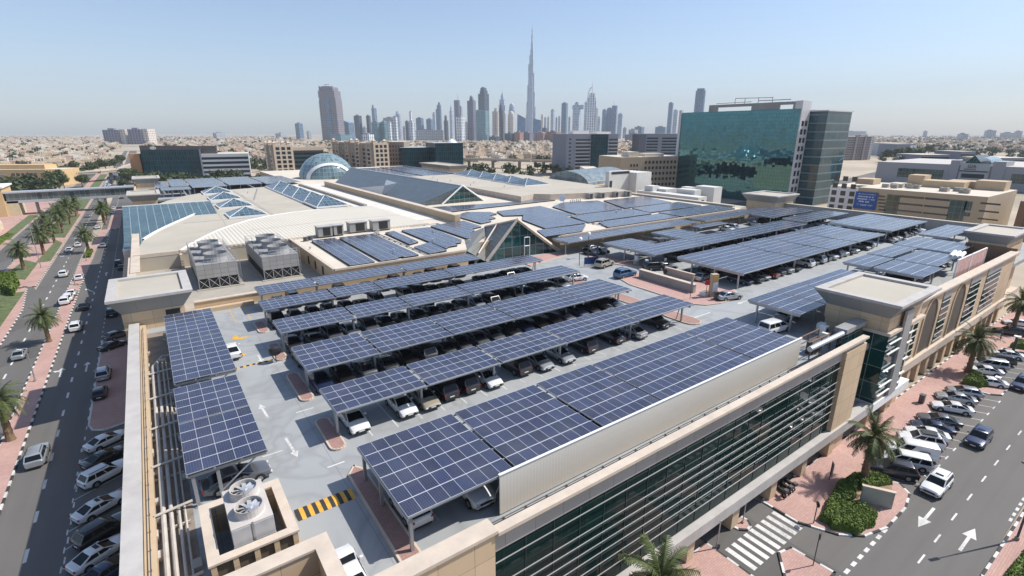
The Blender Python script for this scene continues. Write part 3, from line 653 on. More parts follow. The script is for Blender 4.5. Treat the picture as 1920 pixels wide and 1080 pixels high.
# bright gutter roof, louvre strip and long tan beam beside the gabled glass hall
b = MB(); b.box(53.2, 64.8, 126, 250, 15.02, 15.1); part('gutter_roof', b, mat('gutter_white', (0.66, 0.62, 0.55), .8, var=.1, scale=.2))
b = MB(); b.box(55.6, 56.6, 160, 244, 15.1, 15.9); lv = part('louver', b, M_conc)
b = MB(); b.box(64.8, 66.4, 117, 236, 15.0, 17.0); part('wall', b, M_tan)
b = MB(); b.box(64.6, 66.6, 117, 236, 17.0, 17.15); part('parapet_coping', b, M_cap)
# gabled hall
AP, BK = (87.2, 152, 20.6), (87.2, 266, 20.6)
b = MB()
b.poly([(68, 236, 15), (68, 151, 15), AP, BK]); b.poly([(68, 151, 15), (79.4, 152.0, 15), AP]); b.poly([AP, (95.7, 152, 15), (102, 266, 15), BK]); b.poly([(68, 236, 15), BK, (84, 266, 15)])
part('gabled_roof', b, M_slate)
b = MB(); b.poly([(79.4, 151.8, 15), (95.7, 151.8, 15), (AP[0], 151.8, 20.5)]); part('gable_glass', b, M_glasst)
b = MB(); b.tube([(79.2, 151.6, 15), (87.2, 151.5, 20.75), (95.9, 151.6, 15)], 0.32, 6); b.tube([AP, BK], 0.25, 6); part('gable_frame', b, M_white)
a0 = onX(670, 350, 73.5); b = MB()
q = [onY(672, 352, 182), onY(715, 375, 170), onY(721, 347, 170), onY(688, 349, 176)]
b.poly([onX(672, 352, 71), onX(671, 362, 69.2), onX(713, 375, 70.2), onX(721, 348, 72)]); part('hall_dormer', b, M_white)
b = MB(); b.poly([onX(721, 348, 72), onX(713, 375, 70.2), onX(745, 343, 74.5), onX(724, 337, 75)]); part('hall_dormer', b, mat('dormer_grey', (0.42, 0.45, 0.47), 0.4))
# glazed dome with white crescent
DC = Vector((79, 281, 15)); DR = 14.0
b = MB(); n = 32; rings = []
for k in range(0, 11):
    a = math.pi / 2 * k / 10 * 1.0; rings.append([(DC.x + DR * math.cos(a) * math.cos(2 * math.pi * i / n), DC.y + DR * math.cos(a) * math.sin(2 * math.pi * i / n), 14.6 + 0.92 * DR * math.sin(a)) for i in range(n)])
for k in range(10):
    for i in range(n):
        j = (i + 1) % n
        b.poly([rings[k][i], rings[k][j], rings[k + 1][j], rings[k + 1][i]], uv=[(i * 2.55, k * 1.7), (i * 2.55 + 2.55, k * 1.7), (i * 2.55 + 2.55, k * 1.7 + 1.7), (i * 2.55, k * 1.7 + 1.7)], smooth=True)
part('dome', b, M_domeg)
b = MB(); ax = Vector((-0.12, -1, 0)).normalized(); sx = Vector((1, -0.12, 0)).normalized()
ringA, ringB = [], []
for k in range(25):
    a = math.pi * k / 24
    for R, L in ((11.6, ringA), (9.9, ringB)):
        h = R * math.sin(a) * 0.72; s = R * math.cos(a)
        d = math.sqrt(max(0, (DR * 1.015) ** 2 - s * s - (h / 0.92) ** 2)); L.append(DC + sx * s + ax * d + Vector((0, 0, h - 0.2)))
for k in range(24): b.poly([ringA[k], ringA[k + 1], ringB[k + 1], ringB[k]])
part('dome_crescent', b, M_white)
# second roof behind the arrays, its rooflights and glass barrel
R2P = [(103.6, 140.2), (112, 144), (116, 139.5), (126.5, 136), (147.5, 130), (151.5, 150), (160, 215), (150, 238), (107.5, 238)]
b = MB(); b.prism(R2P, 14.9, 17.0, mi=1, top=0); part('big_roof', b, [M_roofbeige, M_cap])
for i in range(5): pyramid(124.6 + i * 1.6, 137.5 + i * 1.6, 166 + 14.2 * i, 179.6 + 14.2 * i, 17.0, 2.2, 0.4)
b = MB(); n = 14; A = []
for k in range(n + 1):
    a = math.pi * k / n; A.append((14 * math.cos(a), 5.5 * math.sin(a)))
for k in range(n):
    b.poly([(158, 178 + A[k][0], 15.5 + A[k][1]), (196, 188 + A[k][0], 15.5 + A[k][1]), (196, 188 + A[k + 1][0], 15.5 + A[k + 1][1]), (158, 178 + A[k + 1][0], 15.5 + A[k + 1][1])], smooth=True)
b.poly([(158, 178 + p[0], 15.5 + p[1]) for p in A]); part('glass_barrel', b, glazing('barrel_glass', (0.16, 0.20, 0.21), 1.7, 1.7, (0.34, 0.39, 0.4), 0.1, 0.35, 0.01, spec=.5))
b = MB(); b.box(157, 200, 164, 204, 0, 15.5); part('wall', b, M_tan)
# white lift block
b = MB(); b.box(149.7, 161.5, 144, 146, 15, 23.2); b.box(161.5, 170.5, 140.2, 152, 12, 22.4); part('lift_block', b, mat('white_render', (0.62, 0.60, 0.56), 0.8, var=0.06, scale=0.3))
b = MB(); b.box(151, 161.3, 143.9, 144, 22.0, 22.9); b.box(150.2, 151.5, 143.9, 144, 16.5, 19.5); part('louver', b, M_dark)
# entrance pyramid on the deck
EA, EB, EC = Vector((55.9, 87.4, 12)), Vector((73.6, 85.6, 12)), onY(968.3, 413, 87.0)
back = Vector((64.0, 101.0, 16.4))
b = MB(); b.poly([EA, EB, EC], uv=[(0, 0), (17.8, 0), (7.2, 8)]); part('entrance_glass', b, M_glasst)
b = MB(); b.poly([(50.5, 86.6, 15.0), EA + Vector((-.6, 0, 0)), EC, back]); b.poly([EC, EB, (76, 98, 15), back]); b.poly([(50.5, 86.6, 15), back, (58, 101, 15)]); part('entrance_roof', b, M_seam)
b = MB(); b.tube([EA + Vector((-.5, -.35, 0)), EC + Vector((0, -.35, .2)), EB + Vector((.6, -.3, 0))], 0.45, 4); b.tube([(53.5, 87.2, 14.0), EC.lerp(back, 0.6) + Vector((0, 0, .1))], 0.2, 4); b.tube([EC, back], .3, 4); part('entrance_frame', b, M_cap)
dv = (EB - EA); b = MB(); p0 = EA + dv * 0.50 + Vector((0, -.2, 0)); p1 = EA + dv * 0.575 + Vector((0, -.2, 0))
for a_, c_ in ((p0, p0 + Vector((0, 0, 4.2))), (p1, p1 + Vector((0, 0, 4.2))), (p0 + Vector((0, 0, 4.2)), p1 + Vector((0, 0, 4.2))), (p0 + Vector((0, 0, 2.3)), p1 + Vector((0, 0, 2.3)))): b.tube([a_, c_], 0.1, 4)
part('door_frame', b, M_white)
# near light well and its beams, louvred screen round the chiller
b = MB(); b.box(-1.4, 5.1, 25.6, 26.4, 12, 15.0); b.box(4.4, 5.1, 21.8, 25.6, 12, 15.0); part('light_well', b, M_tanp)
b = MB(); b.box(-1.5, 5.2, 25.5, 26.5, 15.0, 15.15); b.box(4.3, 5.2, 21.8, 25.5, 15.0, 15.15); part('light_well_coping', b, M_cap)
b = MB(); b.box(-1.4, 4.4, 21.5, 25.6, 11.6, 12.06); part('light_well_floor', b, M_tan)
b = MB()
for q in ((-0.8, 4.0, 34.3, 34.8), (-0.8, -0.35, 29.3, 34.3), (3.6, 4.0, 29.3, 34.3)): b.box(*q, 12, 14.0)
for x in (-0.8, 0.35, 1.5, 2.6, 3.7): b.box(x, x + 0.3, 28.85, 29.25, 12, 14.0)
part('enclosure_wall', b, M_tanp)
b = MB(); b.box(-0.9, 4.1, 34.2, 34.9, 14.0, 14.14); b.box(-0.9, -0.25, 29.4, 34.2, 14.0, 14.14); b.box(3.5, 4.1, 29.4, 34.2, 14.0, 14.14); b.box(-0.9, 4.1, 28.8, 29.4, 14.0, 14.14); part('enclosure_coping', b, M_cap)
b = MB(); b.box(-0.6, 3.9, 29.0, 29.2, 12.1, 13.9); part('louver', b, mat('louver_brown', (0.10, 0.075, 0.05), 0.7, var=0.3, scale=6))
# pipes along the left parapet
M_pipe = mat('pipe_paint', (0.50, 0.45, 0.385), .65, var=.15, scale=.8)
r6 = random.Random(8)
for k in range(26):
    y = 25 + 2.1 * k + r6.random(); x = r6.choice([-3.3, -1.5, -1.3, -3.6]); b = MB(); w, h = r6.uniform(.1, .3), r6.uniform(.15, .6); b.box(x - w, x + w, y - w * 1.5, y + w * 1.5, 12.03, 12.03 + h); part('valve_box', b, M_pipe if k % 3 else M_conc)
for x, z, r in ((-3.0, 12.55, 0.16), (-2.55, 12.5, 0.13), (-2.1, 12.4, 0.09), (-1.75, 12.3, 0.07)):
    b = MB(); b.tube([(x, 24, z), (x, 66 + 3 * (x + 3), z)], r, 8)
    if x < -2.3: b.tube([(x, 66 + 3 * (x + 3), z), (x + .5, 67.4 + 3 * (x + 3), z + .1), (x + 1.2, 67.4 + 3 * (x + 3), z + .1)], r, 8)
    part('pipe', b, M_pipe)
for y in (30, 37.5, 44, 50.5, 57, 63.5):
    b = MB(); b.tube([(-3.5, y, 12.75), (-1.2, y + .2, 12.85)], 0.1, 6); b.box(-3.4, -1.5, y - 1.2, y - 1.1, 12.1, 12.3); part('pipe', b, M_pipe)
b = MB(); b.box(-3.4, -1.3, 24, 80, 12.005, 12.03); part('pipe_trench', b, mat('trench_grey', (0.24, 0.20, 0.16), 0.9, var=0.3, scale=0.6))
b = MB(); b.tube([(-3.75, 24, 13.0), (-3.75, 80, 13.0)], 0.035, 6)
for i in range(30): b.box(-3.78, -3.72, 24.5 + 1.9 * i, 24.56 + 1.9 * i, 12.7, 13.0)
part('cable', b, M_dsteel)
# ---- painted things on the deck
mk = MB()
def deck_arrow(x, y, L, dx, dy): arrow(mk, x, y, L, dx, dy, ZD + 0.005, 0.11, 0.34, 1.0)
deck_arrow(5.6, 48.0, 3.2, -0.05, 1); deck_arrow(6.2, 43.5, 3.6, 0.05, -1); deck_arrow(7.5, 64.0, 2.6, 0, -1)
for i in range(26):
    for y0, y1 in ((39.3, 44.6), (49.4, 54.6), (61.6, 66.8), (71.6, 76.6), (26.6, 32)):
        x = 10.2 + 2.45 * i
        if x < 57: mk.poly([(x - .05, y0, ZD + .005), (x + .05, y0, ZD + .005), (x + .05, y1, ZD + .005), (x - .05, y1, ZD + .005)])
for q in ((60.6, 41, 66, 41.25), (59, 46.4, 66.0, 46.55), (8.0, 47.3, 9.6, 47.45), (8.0, 37, 9.4, 37.15), (7.9, 57.5, 9.4, 57.6), (7.9, 60.2, 9.4, 60.3), (4, 41.6, 5.6, 41.72)):
    mk.poly([(q[0], q[1], ZD + .005), (q[2], q[1], ZD + .005), (q[2], q[3], ZD + .005), (q[0], q[3], ZD + .005)])
deck_arrow(71, 37.4, 3, 1, 0); deck_arrow(76, 41, 3, -1, 0)
for i in range(25):
    x = 81.0 + 2.45 * i
    for y0, y1 in ((44.2, 49.2), (52.5, 57.5), (62.5, 67.5)): mk.poly([(x - .05, y0, ZD + .005), (x + .05, y0, ZD + .005), (x + .05, y1, ZD + .005), (x - .05, y1, ZD + .005)])
tag(mk.build('road_markings', M_mark), kind='structure')
mk = MB()
for x in (7.0, 9.0): mk.poly([(x - .05, 78, ZD + .005), (x + .05, 78, ZD + .005), (x + .05, 84.5, ZD + .005), (x - .05, 84.5, ZD + .005)])
mk.poly([(5.6, 71.2, ZD + .006), (6.6, 70.6, ZD + .006), (7.6, 71, ZD + .006), (7.2, 71.5, ZD + .006), (6.5, 71.4, ZD + .006), (6.3, 72.6, ZD + .006), (5.9, 72.5, ZD + .006)])
mk.poly([(4.9, 65.2, ZD + .006), (6.2, 64.8, ZD + .006), (6.3, 65.5, ZD + .006), (5.2, 65.8, ZD + .006)])
mk.box(4.05, 4.25, 27, 33.5, ZD, ZD + .01)
tag(mk.build('road_markings', M_yel), kind='structure')
def speed_bump(x0, x1, y0, y1, n, label):
    o = thing('speed_bump', label, 'speed bump', ((x0 + x1) / 2, (y0 + y1) / 2, ZD)); mb = MB()
    hx, hy = (x1 - x0) / 2, (y1 - y0) / 2
    for i in range(n):
        u0 = -hx + 2 * hx * i / n; u1 = -hx + 2 * hx * (i + 1) / n
        P = [(-hy, 0.004), (-hy * .5, .05), (0, .065), (hy * .5, .05), (hy, 0.004)]
        for (p, z), (q, w) in zip(P, P[1:]): mb.poly([(u0, p, z), (u1, p, z), (u1, q, w), (u0, q, w)], i % 2)
    mb.build('hump', [M_blk, M_yel], o)
speed_bump(4.6, 8.7, 32.2, 33.55, 14, 'wide yellow and black speed bump on the deck beside the chiller enclosure')
speed_bump(4.5, 9.7, 61.3, 61.75, 16, 'thin yellow and black speed bump beyond the upright white arrow')
# ================================================================ solar carports and roof arrays
M_pv = solar('solar_modules', 0.05)
M_pvl = solar('solar_modules_large', 0.045, (6, 10))
M_under = mat('panel_underside', (0.16, 0.16, 0.165), 0.7, var=0.1)
def canopy(label, x0, x1, y0, y1, gaps, rows, post_y, z=15.0, zd=ZD, group=None, seam=None, px=None, m=None, gapw=0.36, along='x', colw=1.07, zgap=0.0, double=True):
    """steel carport: sections of modules, purlins and rafters on pairs of posts"""
    o = thing('solar_canopy', label, 'solar carport', (x0, y0, zd), group=group)
    hz = z - zd; LX, LY = x1 - x0, y1 - y0
    cuts = [0] + [g - x0 for g in gaps] + [LX]
    ysec = [(0, LY)] if seam is None else [(0, seam - y0 - 0.12), (seam - y0 + 0.12, LY)]
    for i in range(len(cuts) - 1):
        a = cuts[i] + (gapw if i else 0); c = cuts[i + 1]
        for (ya, yb) in ysec:
            r = rows if seam is None else max(1, round(rows * (yb - ya) / LY)); n = max(1, round((c - a) / colw))
            b = MB(); ph = rnd.randrange(50) * 20
            zz = hz; e0, e1 = rnd.uniform(-.05, .05), rnd.uniform(-.05, .05)
            if seam is not None:
                if ya == 0: e0 += .02; e1 -= .02
                else: e0 -= .02; e1 += .30
            b.poly([(a, ya, zz + .06 + e0), (c, ya, zz + .06 + e0), (c, yb, zz + .06 + e1), (a, yb, zz + .06 + e1)], 0, [(ph, 0), (ph + n, 0), (ph + n, r), (ph, r)])
            q = [(a, ya), (c, ya), (c, yb), (a, yb)]
            for k in range(4):
                p, s = q[k], q[(k + 1) % 4]; b.poly([(p[0], p[1], zz - .07), (s[0], s[1], zz - .07), (s[0], s[1], zz + .058 + (e0 if s[1] == ya else e1)), (p[0], p[1], zz + .058 + (e0 if p[1] == ya else e1))], 1)
            b.poly([(a, yb, zz - .07), (c, yb, zz - .07), (c, ya, zz - .07), (a, ya, zz - .07)], 2)
            b.build('solar_panel', [m or M_pv, M_alu, M_under], o)
    b = MB()
    for k in range(int(LY / 1.4) + 1):
        y = 0.12 + k * (LY - 0.24) / int(LY / 1.4); b.box(0, LX, y - .05, y + .05, hz - .2, hz - .075)
    b.box(-.06, 0.02, 0, LY, hz - .24, hz - .03); b.box(LX - .02, LX + .06, 0, LY, hz - .24, hz - .03)
    b.build('purlins', M_steel, o)
    xsp = px if px is not None else [x0 + 0.25] + [g + 0.1 for g in gaps] + [x1 - 0.5]
    for xp in xsp:
        X = xp - x0; b = MB(); b.box(X - .09, X + .09, 0.15, LY - .15, hz - .5, hz - .21); b.build('rafter', M_steel, o)
        for py in post_y:
            Y = py - y0; b = MB(); b.box(X - .11, X + .11, Y - .11, Y + .11, 0, hz - .5); b.box(X - .22, X + .22, Y - .22, Y + .22, 0, .06)
            b.build('post', M_steel, o)
            if double:
                b = MB(); b.tube([(X, Y + .9, .02), (X, Y + .35, hz - .5)], .08, 6); b.build('post', M_steel, o)
    return o
G1 = 'long solar carports in rows on the near parking deck'
gx = lambda *a: list(a)
canopy('broad solar carport nearest the glass street front, behind the white ribbed screen', 9.7, 58.3, 24.8, 34.0, gx(17.8, 26.7, 34.1, 49.3), 6, (25.1, 30.2, 33.6), m=M_pvl, double=False, group=G1)
canopy('narrow solar carport just behind the broad screened one, sheltering white and silver cars', 9.9, 59.6, 39.8, 45.0, gx(18.3, 26.8, 36.1, 48.2), 4, (41.2,), group=G1)
canopy('solar carport third from the street front, deeper than those beside it', 10.0, 57.7, 49.5, 56.5, gx(17.5, 26.5, 35.6, 47.8), 5, (51.6,), group=G1)
canopy('solar carport fourth from the street front, between dark car rows', 10.1, 58.4, 61.8, 66.8, gx(19.0, 26.8, 36.5, 46.7), 4, (62.9,), group=G1)
canopy('narrow solar carport running towards the glass entrance pyramid', 10.1, 58.4, 72.0, 76.6, gx(19.5, 26.6, 39.4), 4, (73.7,), group=G1)
canopy('solar carport against the wall below the cooling towers, farthest of its rows', 10.9, 49.4, 79.8, 84.5, gx(19.1, 34), 4, (80.6,), group=G1)
def side_canopy(label, x0, x1, y0, y1, rows, group):
    o = thing('solar_canopy', label, 'solar carport', (x0, y0, ZD), group=group); hz = 3.0; LX, LY = x1 - x0, y1 - y0; mid = LY * .52
    for a, c in ((0, mid - .08), (mid + .08, LY)):
        b = MB(); n = round(rows * (c - a) / LY); b.poly([(0, a, hz), (LX, a, hz), (LX, c, hz), (0, c, hz)], 0, [(0, 0), (5, 0), (5, n), (0, n)])
        b.box(0, LX, a, c, hz - .07, hz - .002, mi=2); b.build('solar_panel', [M_pvl, M_alu, M_under], o)
    b = MB()
    for x in (0.03, LX / 3, 2 * LX / 3, LX - .03): b.box(x - .06, x + .06, 0, LY, hz - .26, hz - .075)
    b.build('purlins', M_steel, o)
    k = max(2, round(LY / 5.2))
    for i in range(k + 1):
        y = .3 + (LY - .6) * i / k; b = MB(); b.box(.05, LX - .05, y - .09, y + .09, hz - .5, hz - .27); b.build('rafter', M_steel, o)
        for x in (.35, 1.9): b = MB(); b.box(x - .12, x + .12, y - .12, y + .12, 0, hz - .5); b.box(x - .25, x + .25, y - .2, y + .2, 0, .05); b.build('post', M_steel, o)
        b = MB(); b.tube([(1.9, y, .6), (LX - .8, y, hz - .5)], .06, 6); b.build('brace', M_steel, o)
side_canopy('near solar carport beside the left parapet pipes, standing above the dark grey sedan', -1.25, 4.0, 37.7, 53.0, 10, 'solar carports along the left parapet')
side_canopy('far solar carport along the left parapet, next to the flared corner tower', -1.15, 4.2, 54.4, 77.2, 15, 'solar carports along the left parapet')
G2 = 'solar carports on the far right of the deck'
canopy('small solar carport beside the flat-roofed street tower, over the white people carrier', 67.5, 96.8, 29.0, 36.4, gx(74.4, 82), 5, (30.2, 35), seam=None, group=G2, double=False)
canopy('wide two-leaf solar carport over the long row of parked cars in the middle right', 80.2, 139.6, 44.6, 58.2, gx(99.5, 111.6, 124.0), 9, (45.6, 50.2, 55), seam=50.2, gapw=.8, group=G2, double=False)
canopy('very wide two-leaf solar carport in front of the back wall with the garage door', 145.6, 169.6, 45.3, 59.5, gx(), 9, (46.5, 52, 58), seam=51.7, group=G2, double=False, px=[146.2, 154, 162, 169])
canopy('long slim solar carport running back from the ramp, its near end broad', 78.8, 139.6, 62.4, 69.0, gx(96.2, 111.5, 126.5), 4, (63.5, 67.5), gapw=.7, group=G2, double=False)
canopy('square solar carport beside the roof opening with black machines', 78.6, 87.2, 69.2, 76.2, gx(), 5, (70.2, 75.4), group=G2, double=False)
canopy('solar carport leaf behind the roof opening', 96.4, 105.2, 69.2, 78.0, gx(), 5, (70.2, 77), group=G2, double=False)
canopy('solar carport between the entrance pyramid and the ramp, along the edge of the upper roof', 72.6, 119.0, 80.9, 86.3, gx(91, 106), 4, (82,), group=G2, double=False)
canopy('grey solar carport standing over white cars below the upper roof corner', 122.0, 164.0, 80.7, 86.2, gx(141), 4, (82, 85), group=G2, double=False)
canopy('lower solar carport tucked beneath the grey one', 114.6, 127.0, 77.2, 80.2, gx(), 3, (78.5,), z=14.4, group=G2, double=False)
canopy('grey solar carport below the flared tower, second from the back wall', 143.2, 166.6, 73.2, 80.0, gx(), 4, (74.5, 79), group=G2, double=False, px=[144, 155, 166])
canopy('grey solar carport between the wide pair and the flared tower', 143.2, 168.6, 64.2, 70.8, gx(), 4, (65.4, 69.8), group=G2, double=False, px=[144, 156, 168])
canopy('single solar carport nearest the far street tower', 146.8, 168.0, 34.9, 40.5, gx(), 4, (36, 39.5), group=G2, double=False, px=[147.5, 157, 167])
G3 = 'solar carport leaves behind the red screens'
canopy('large far leaf of the carport group behind the red screens', 128.4, 142.0, 28.8, 39.2, gx(), 6, (30, 38), group=G3, double=False)
canopy('middle left leaf of the carport group behind the red screens', 114.4, 127.9, 34.8, 38.9, gx(), 3, (35.6, 38.2), group=G3, double=False)
canopy('middle right leaf of the carport group, under the white ducts', 113.2, 126.6, 27.2, 33.8, gx(), 4, (28, 33), group=G3, double=False)
canopy('near left leaf of the carport group behind the red screens', 102.7, 113.3, 34.0, 38.5, gx(), 3, (35, 37.6), group=G3, double=False)
canopy('near right leaf of the carport group, next to the street parapet', 102.6, 112.3, 26.1, 33.4, gx(), 4, (27.2, 32.6), group=G3, double=False)
G4 = 'solar carports on the distant left deck'
for i, (q, l) in enumerate((((16, 29.4, 262, 312), 'broad distant carport left of the zigzag rooflights'), ((30.4, 44.5, 266, 312), 'broad distant carport in the middle of the far deck'), ((45.5, 61, 262, 306), 'broad distant carport beside the glass dome'),
        ((8.6, 15.2, 272, 314), 'slim distant carport nearest the farthest corner tower'), ((4.4, 15, 256, 268), 'small distant carport behind the middle corner tower'), ((2.8, 7.6, 270, 300), 'smallest distant carport by the left parapet'))):
    canopy(l, *q, gx(), round((q[3] - q[2]) / 1.6), (q[2] + 1, (q[2] + q[3]) / 2, q[3] - 1), group=G4, double=False, px=[q[0] + .5 + k * (q[1] - q[0] - 1) / 3 for k in range(4)])
# ribbed screen in front of the broad carport
o = thing('screen', 'long off-white ribbed metal screen along the street edge of the broad solar carport', 'screen', (16.4, 24.5, ZD))
b = MB(); b.box(0, 42.0, 0, 0.1, 0.1, 3.35); b.build('sheet', M_screen, o)
b = MB(); b.box(-.05, 42.05, -.05, .15, 3.35, 3.42); b.build('top_trim', M_white, o)
for i in range(11):
    b = MB(); b.box(0.1 + 4.1 * i, 0.25 + 4.1 * i, .1, .25, 0, 3.3); b.tube([(.18 + 4.1 * i, .2, 2.6), (.18 + 4.1 * i, 1.3, 0)], .04, 5); b.build('post', M_steel, o)
for i, (x, w) in enumerate(((108.8, 7.2), (116.6, 8.6))):
    o = thing('screen', ('near' if i == 0 else 'far') + ' pale red patterned screen standing on the street parapet', 'screen', (x, 23.6, ZD), group='red patterned screens')
    b = MB(); b.box(0, w, 0, .12, 2.2, 5.4); b.build('sheet', mat('faded_red_lattice', (0.50, 0.36, 0.33), 0.7, var=0.35, scale=1.6, tint=(0.36, 0.16, 0.14)), o)
    b = MB(); b.box(-.1, w + .1, -.05, .17, 5.4, 5.55); b.box(-.12, 0, -.05, .17, 0, 5.4); b.box(w, w + .12, -.05, .17, 0, 5.4); b.build('frame', M_white, o)
# flat arrays on the upper roof
M_pvr = solar('solar_modules_roof', 0.05, (5, 6), blue=(0.022, 0.031, 0.072))
def array(label, pts, z=15.0, lift=0.42, cw=1.65, rh=1.0):
    o = thing('solar_array', label, 'solar array', (pts[0][0], pts[0][1], z), group='solar arrays on the flat upper roof'); x0, y0 = pts[0]
    P = [(p[0] - x0, p[1] - y0) for p in pts]
    b = MB(); b.poly([(p[0], p[1], lift) for p in P], 0, [(p[0] / cw, p[1] / rh) for p in P])
    for i in range(len(P)):
        p, q = P[i], P[(i + 1) % len(P)]; b.poly([(p[0], p[1], lift - .06), (q[0], q[1], lift - .06), (q[0], q[1], lift), (p[0], p[1], lift)], 1)
    b.build('solar_panel', [M_pvr, M_alu], o)
    b = MB(); c = Vector((sum(p[0] for p in P) / len(P), sum(p[1] for p in P) / len(P), 0))
    b.prism([tuple((c + (Vector((p[0], p[1], 0)) - c) * 0.985).xy) for p in P], 0.01, lift - .061); b.build('rack', M_dark, o)
array('long narrow solar array nearest the cooling towers', [(27.1, 87.6), (31.6, 87.6), (32.3, 114), (27.2, 114)])
array('second long solar array from the cooling towers, its corner notched', [(32.8, 87.6), (36.2, 87.6), (36.3, 88.6), (37.4, 88.6), (37.4, 87.9), (40.5, 87.9), (41.1, 113.7), (33.1, 113.7)])
array('small narrow solar array between the air handlers and the little square one', [(43.2, 98), (45.8, 99.3), (46.4, 114.2), (43.8, 113.2)])
array('small square solar array left of the entrance pyramid', [(42.7, 87.7), (46.9, 88.5), (47.5, 97.2), (42.7, 95)])
array('solar array directly left of the entrance pyramid roof', [(47.5, 90), (48.8, 91.2), (51, 91.4), (51.2, 93.2), (53, 93.4), (54.4, 95.5), (55.4, 113.6), (48.2, 114)])
array('stepped solar array behind the entrance pyramid', [(56.2, 96.2), (58.4, 97.2), (58.6, 99.4), (60.8, 100), (61, 102.6), (62.4, 103), (63.2, 106), (66.8, 107.2), (67.4, 117.2), (56.6, 115.2)])
array('solar array with steps just before the tan beam end', [(69.2, 111), (73.2, 112.4), (73.6, 115), (77, 116), (78, 121), (81.4, 122), (81.6, 126), (76, 130), (69.8, 126)])
array('very long solar array lying across the foot of the gabled glass hall', [(68.3, 133.6), (116, 136.5), (112.6, 139.2), (111.4, 143), (103.4, 139.6), (68.5, 146)])
array('largest solar array, wrapping the vents above the entrance pyramid', [(78.2, 95.5), (91.8, 95.8), (94.6, 107.4), (98.4, 108), (101.8, 127.4), (84, 126), (81, 118), (86.2, 115.6), (81.4, 109.4)])
array('solar array right of the entrance pyramid along the roof edge', [(71.6, 87.7), (83, 87.7), (90.6, 94.4), (74.8, 94.8)])
array('solar array beside the satellite dish', [(99.6, 107.6), (118.6, 107.6), (126.4, 126.4), (113, 129.6), (104.2, 124.2)])
array('solar array at the far corner of the upper roof', [(120.6, 108.6), (143.6, 108.6), (149.4, 126), (128.2, 125.4)])
array('solar array in front of the far corner one', [(119.6, 97.9), (145.4, 98.2), (146, 107.9), (122.4, 107.4)])
array('solar array above the grey carport at the roof edge', [(121.2, 88), (148, 88), (148.4, 97), (121.8, 96.6)])
array('solar array in the middle of the upper roof', [(93, 96), (118.6, 96.2), (120.8, 106.6), (96, 106.6)])
array('solar array behind the carport between pyramid and ramp', [(92, 87.8), (120, 87.8), (120.4, 94.8), (95.4, 94.8)])
array('left one of the distant arrays behind the gabled hall', [(106, 246), (121, 246), (128, 335), (112, 335)], cw=2.4, rh=2)
array('middle one of the distant arrays behind the gabled hall', [(123.5, 250), (141.5, 252), (148, 340), (130, 338)], cw=2.4, rh=2)
array('right one of the distant arrays behind the gabled hall', [(144, 256), (151, 258), (151.5, 345), (150, 345)], cw=2.4, rh=2)
# ================================================================ cars
def paint(name, col, metal=0.0, rough=0.32):
    return mat('paint_' + name, col, rough, metal, var=0.0, coat=1.0)
PAINT = {'white': paint('white', (0.72, 0.72, 0.71)), 'silver': paint('silver', (0.42, 0.43, 0.44), 0.5), 'grey': paint('grey', (0.13, 0.135, 0.145), 0.4), 'black': paint('black', (0.010, 0.010, 0.012)),
         'dark blue': paint('dark_blue', (0.018, 0.03, 0.075), 0.2), 'beige': paint('beige', (0.42, 0.37, 0.28), 0.3), 'dark red': paint('dark_red', (0.12, 0.012, 0.012)), 'blue': paint('blue', (0.05, 0.13, 0.25), 0.2), 'dark grey': paint('dark_grey', (0.045, 0.047, 0.05), 0.3)}
M_cglass = mat('car_glass', (0.008, 0.01, 0.012), 0.08, var=0, spec=0.35)
M_tyre = mat('tyre', (0.018, 0.018, 0.018), 0.85, var=0)
M_rim = mat('alloy_rim', (0.45, 0.45, 0.46), 0.35, 0.7, var=0)
M_hl = mat('headlight_glass', (0.62, 0.64, 0.66), 0.1, var=0)
M_tl = mat('taillight_red', (0.30, 0.012, 0.01), 0.2, var=0)
M_ctrim = mat('car_trim', (0.02, 0.02, 0.021), 0.5, var=0)
SPEC = {  # L, W, H, belt z, hood z front, rear deck z, cabin base rear/front, roof rear/front, clearance
    'sedan': (4.75, 1.84, 1.45, 0.95, 0.66, 0.96, -1.92, 1.16, -0.86, 0.10, 0.2),
    'suv': (4.85, 1.95, 1.80, 1.10, 0.90, 1.10, -2.34, 1.08, -1.88, 0.28, 0.26),
    'hatchback': (4.3, 1.80, 1.52, 0.98, 0.72, 0.98, -2.06, 1.22, -1.42, 0.16, 0.2),
    'minivan': (4.9, 1.92, 1.80, 1.02, 0.86, 1.0, -2.36, 1.72, -2.16, 0.72, 0.2),
    'van': (5.1, 1.95, 2.02, 1.10, 0.95, 1.1, -2.48, 1.72, -2.44, 0.92, 0.22),
    'pickup': (5.2, 1.92, 1.78, 1.08, 0.95, 1.02, -0.55, 1.12, -0.35, 0.45, 0.28)}
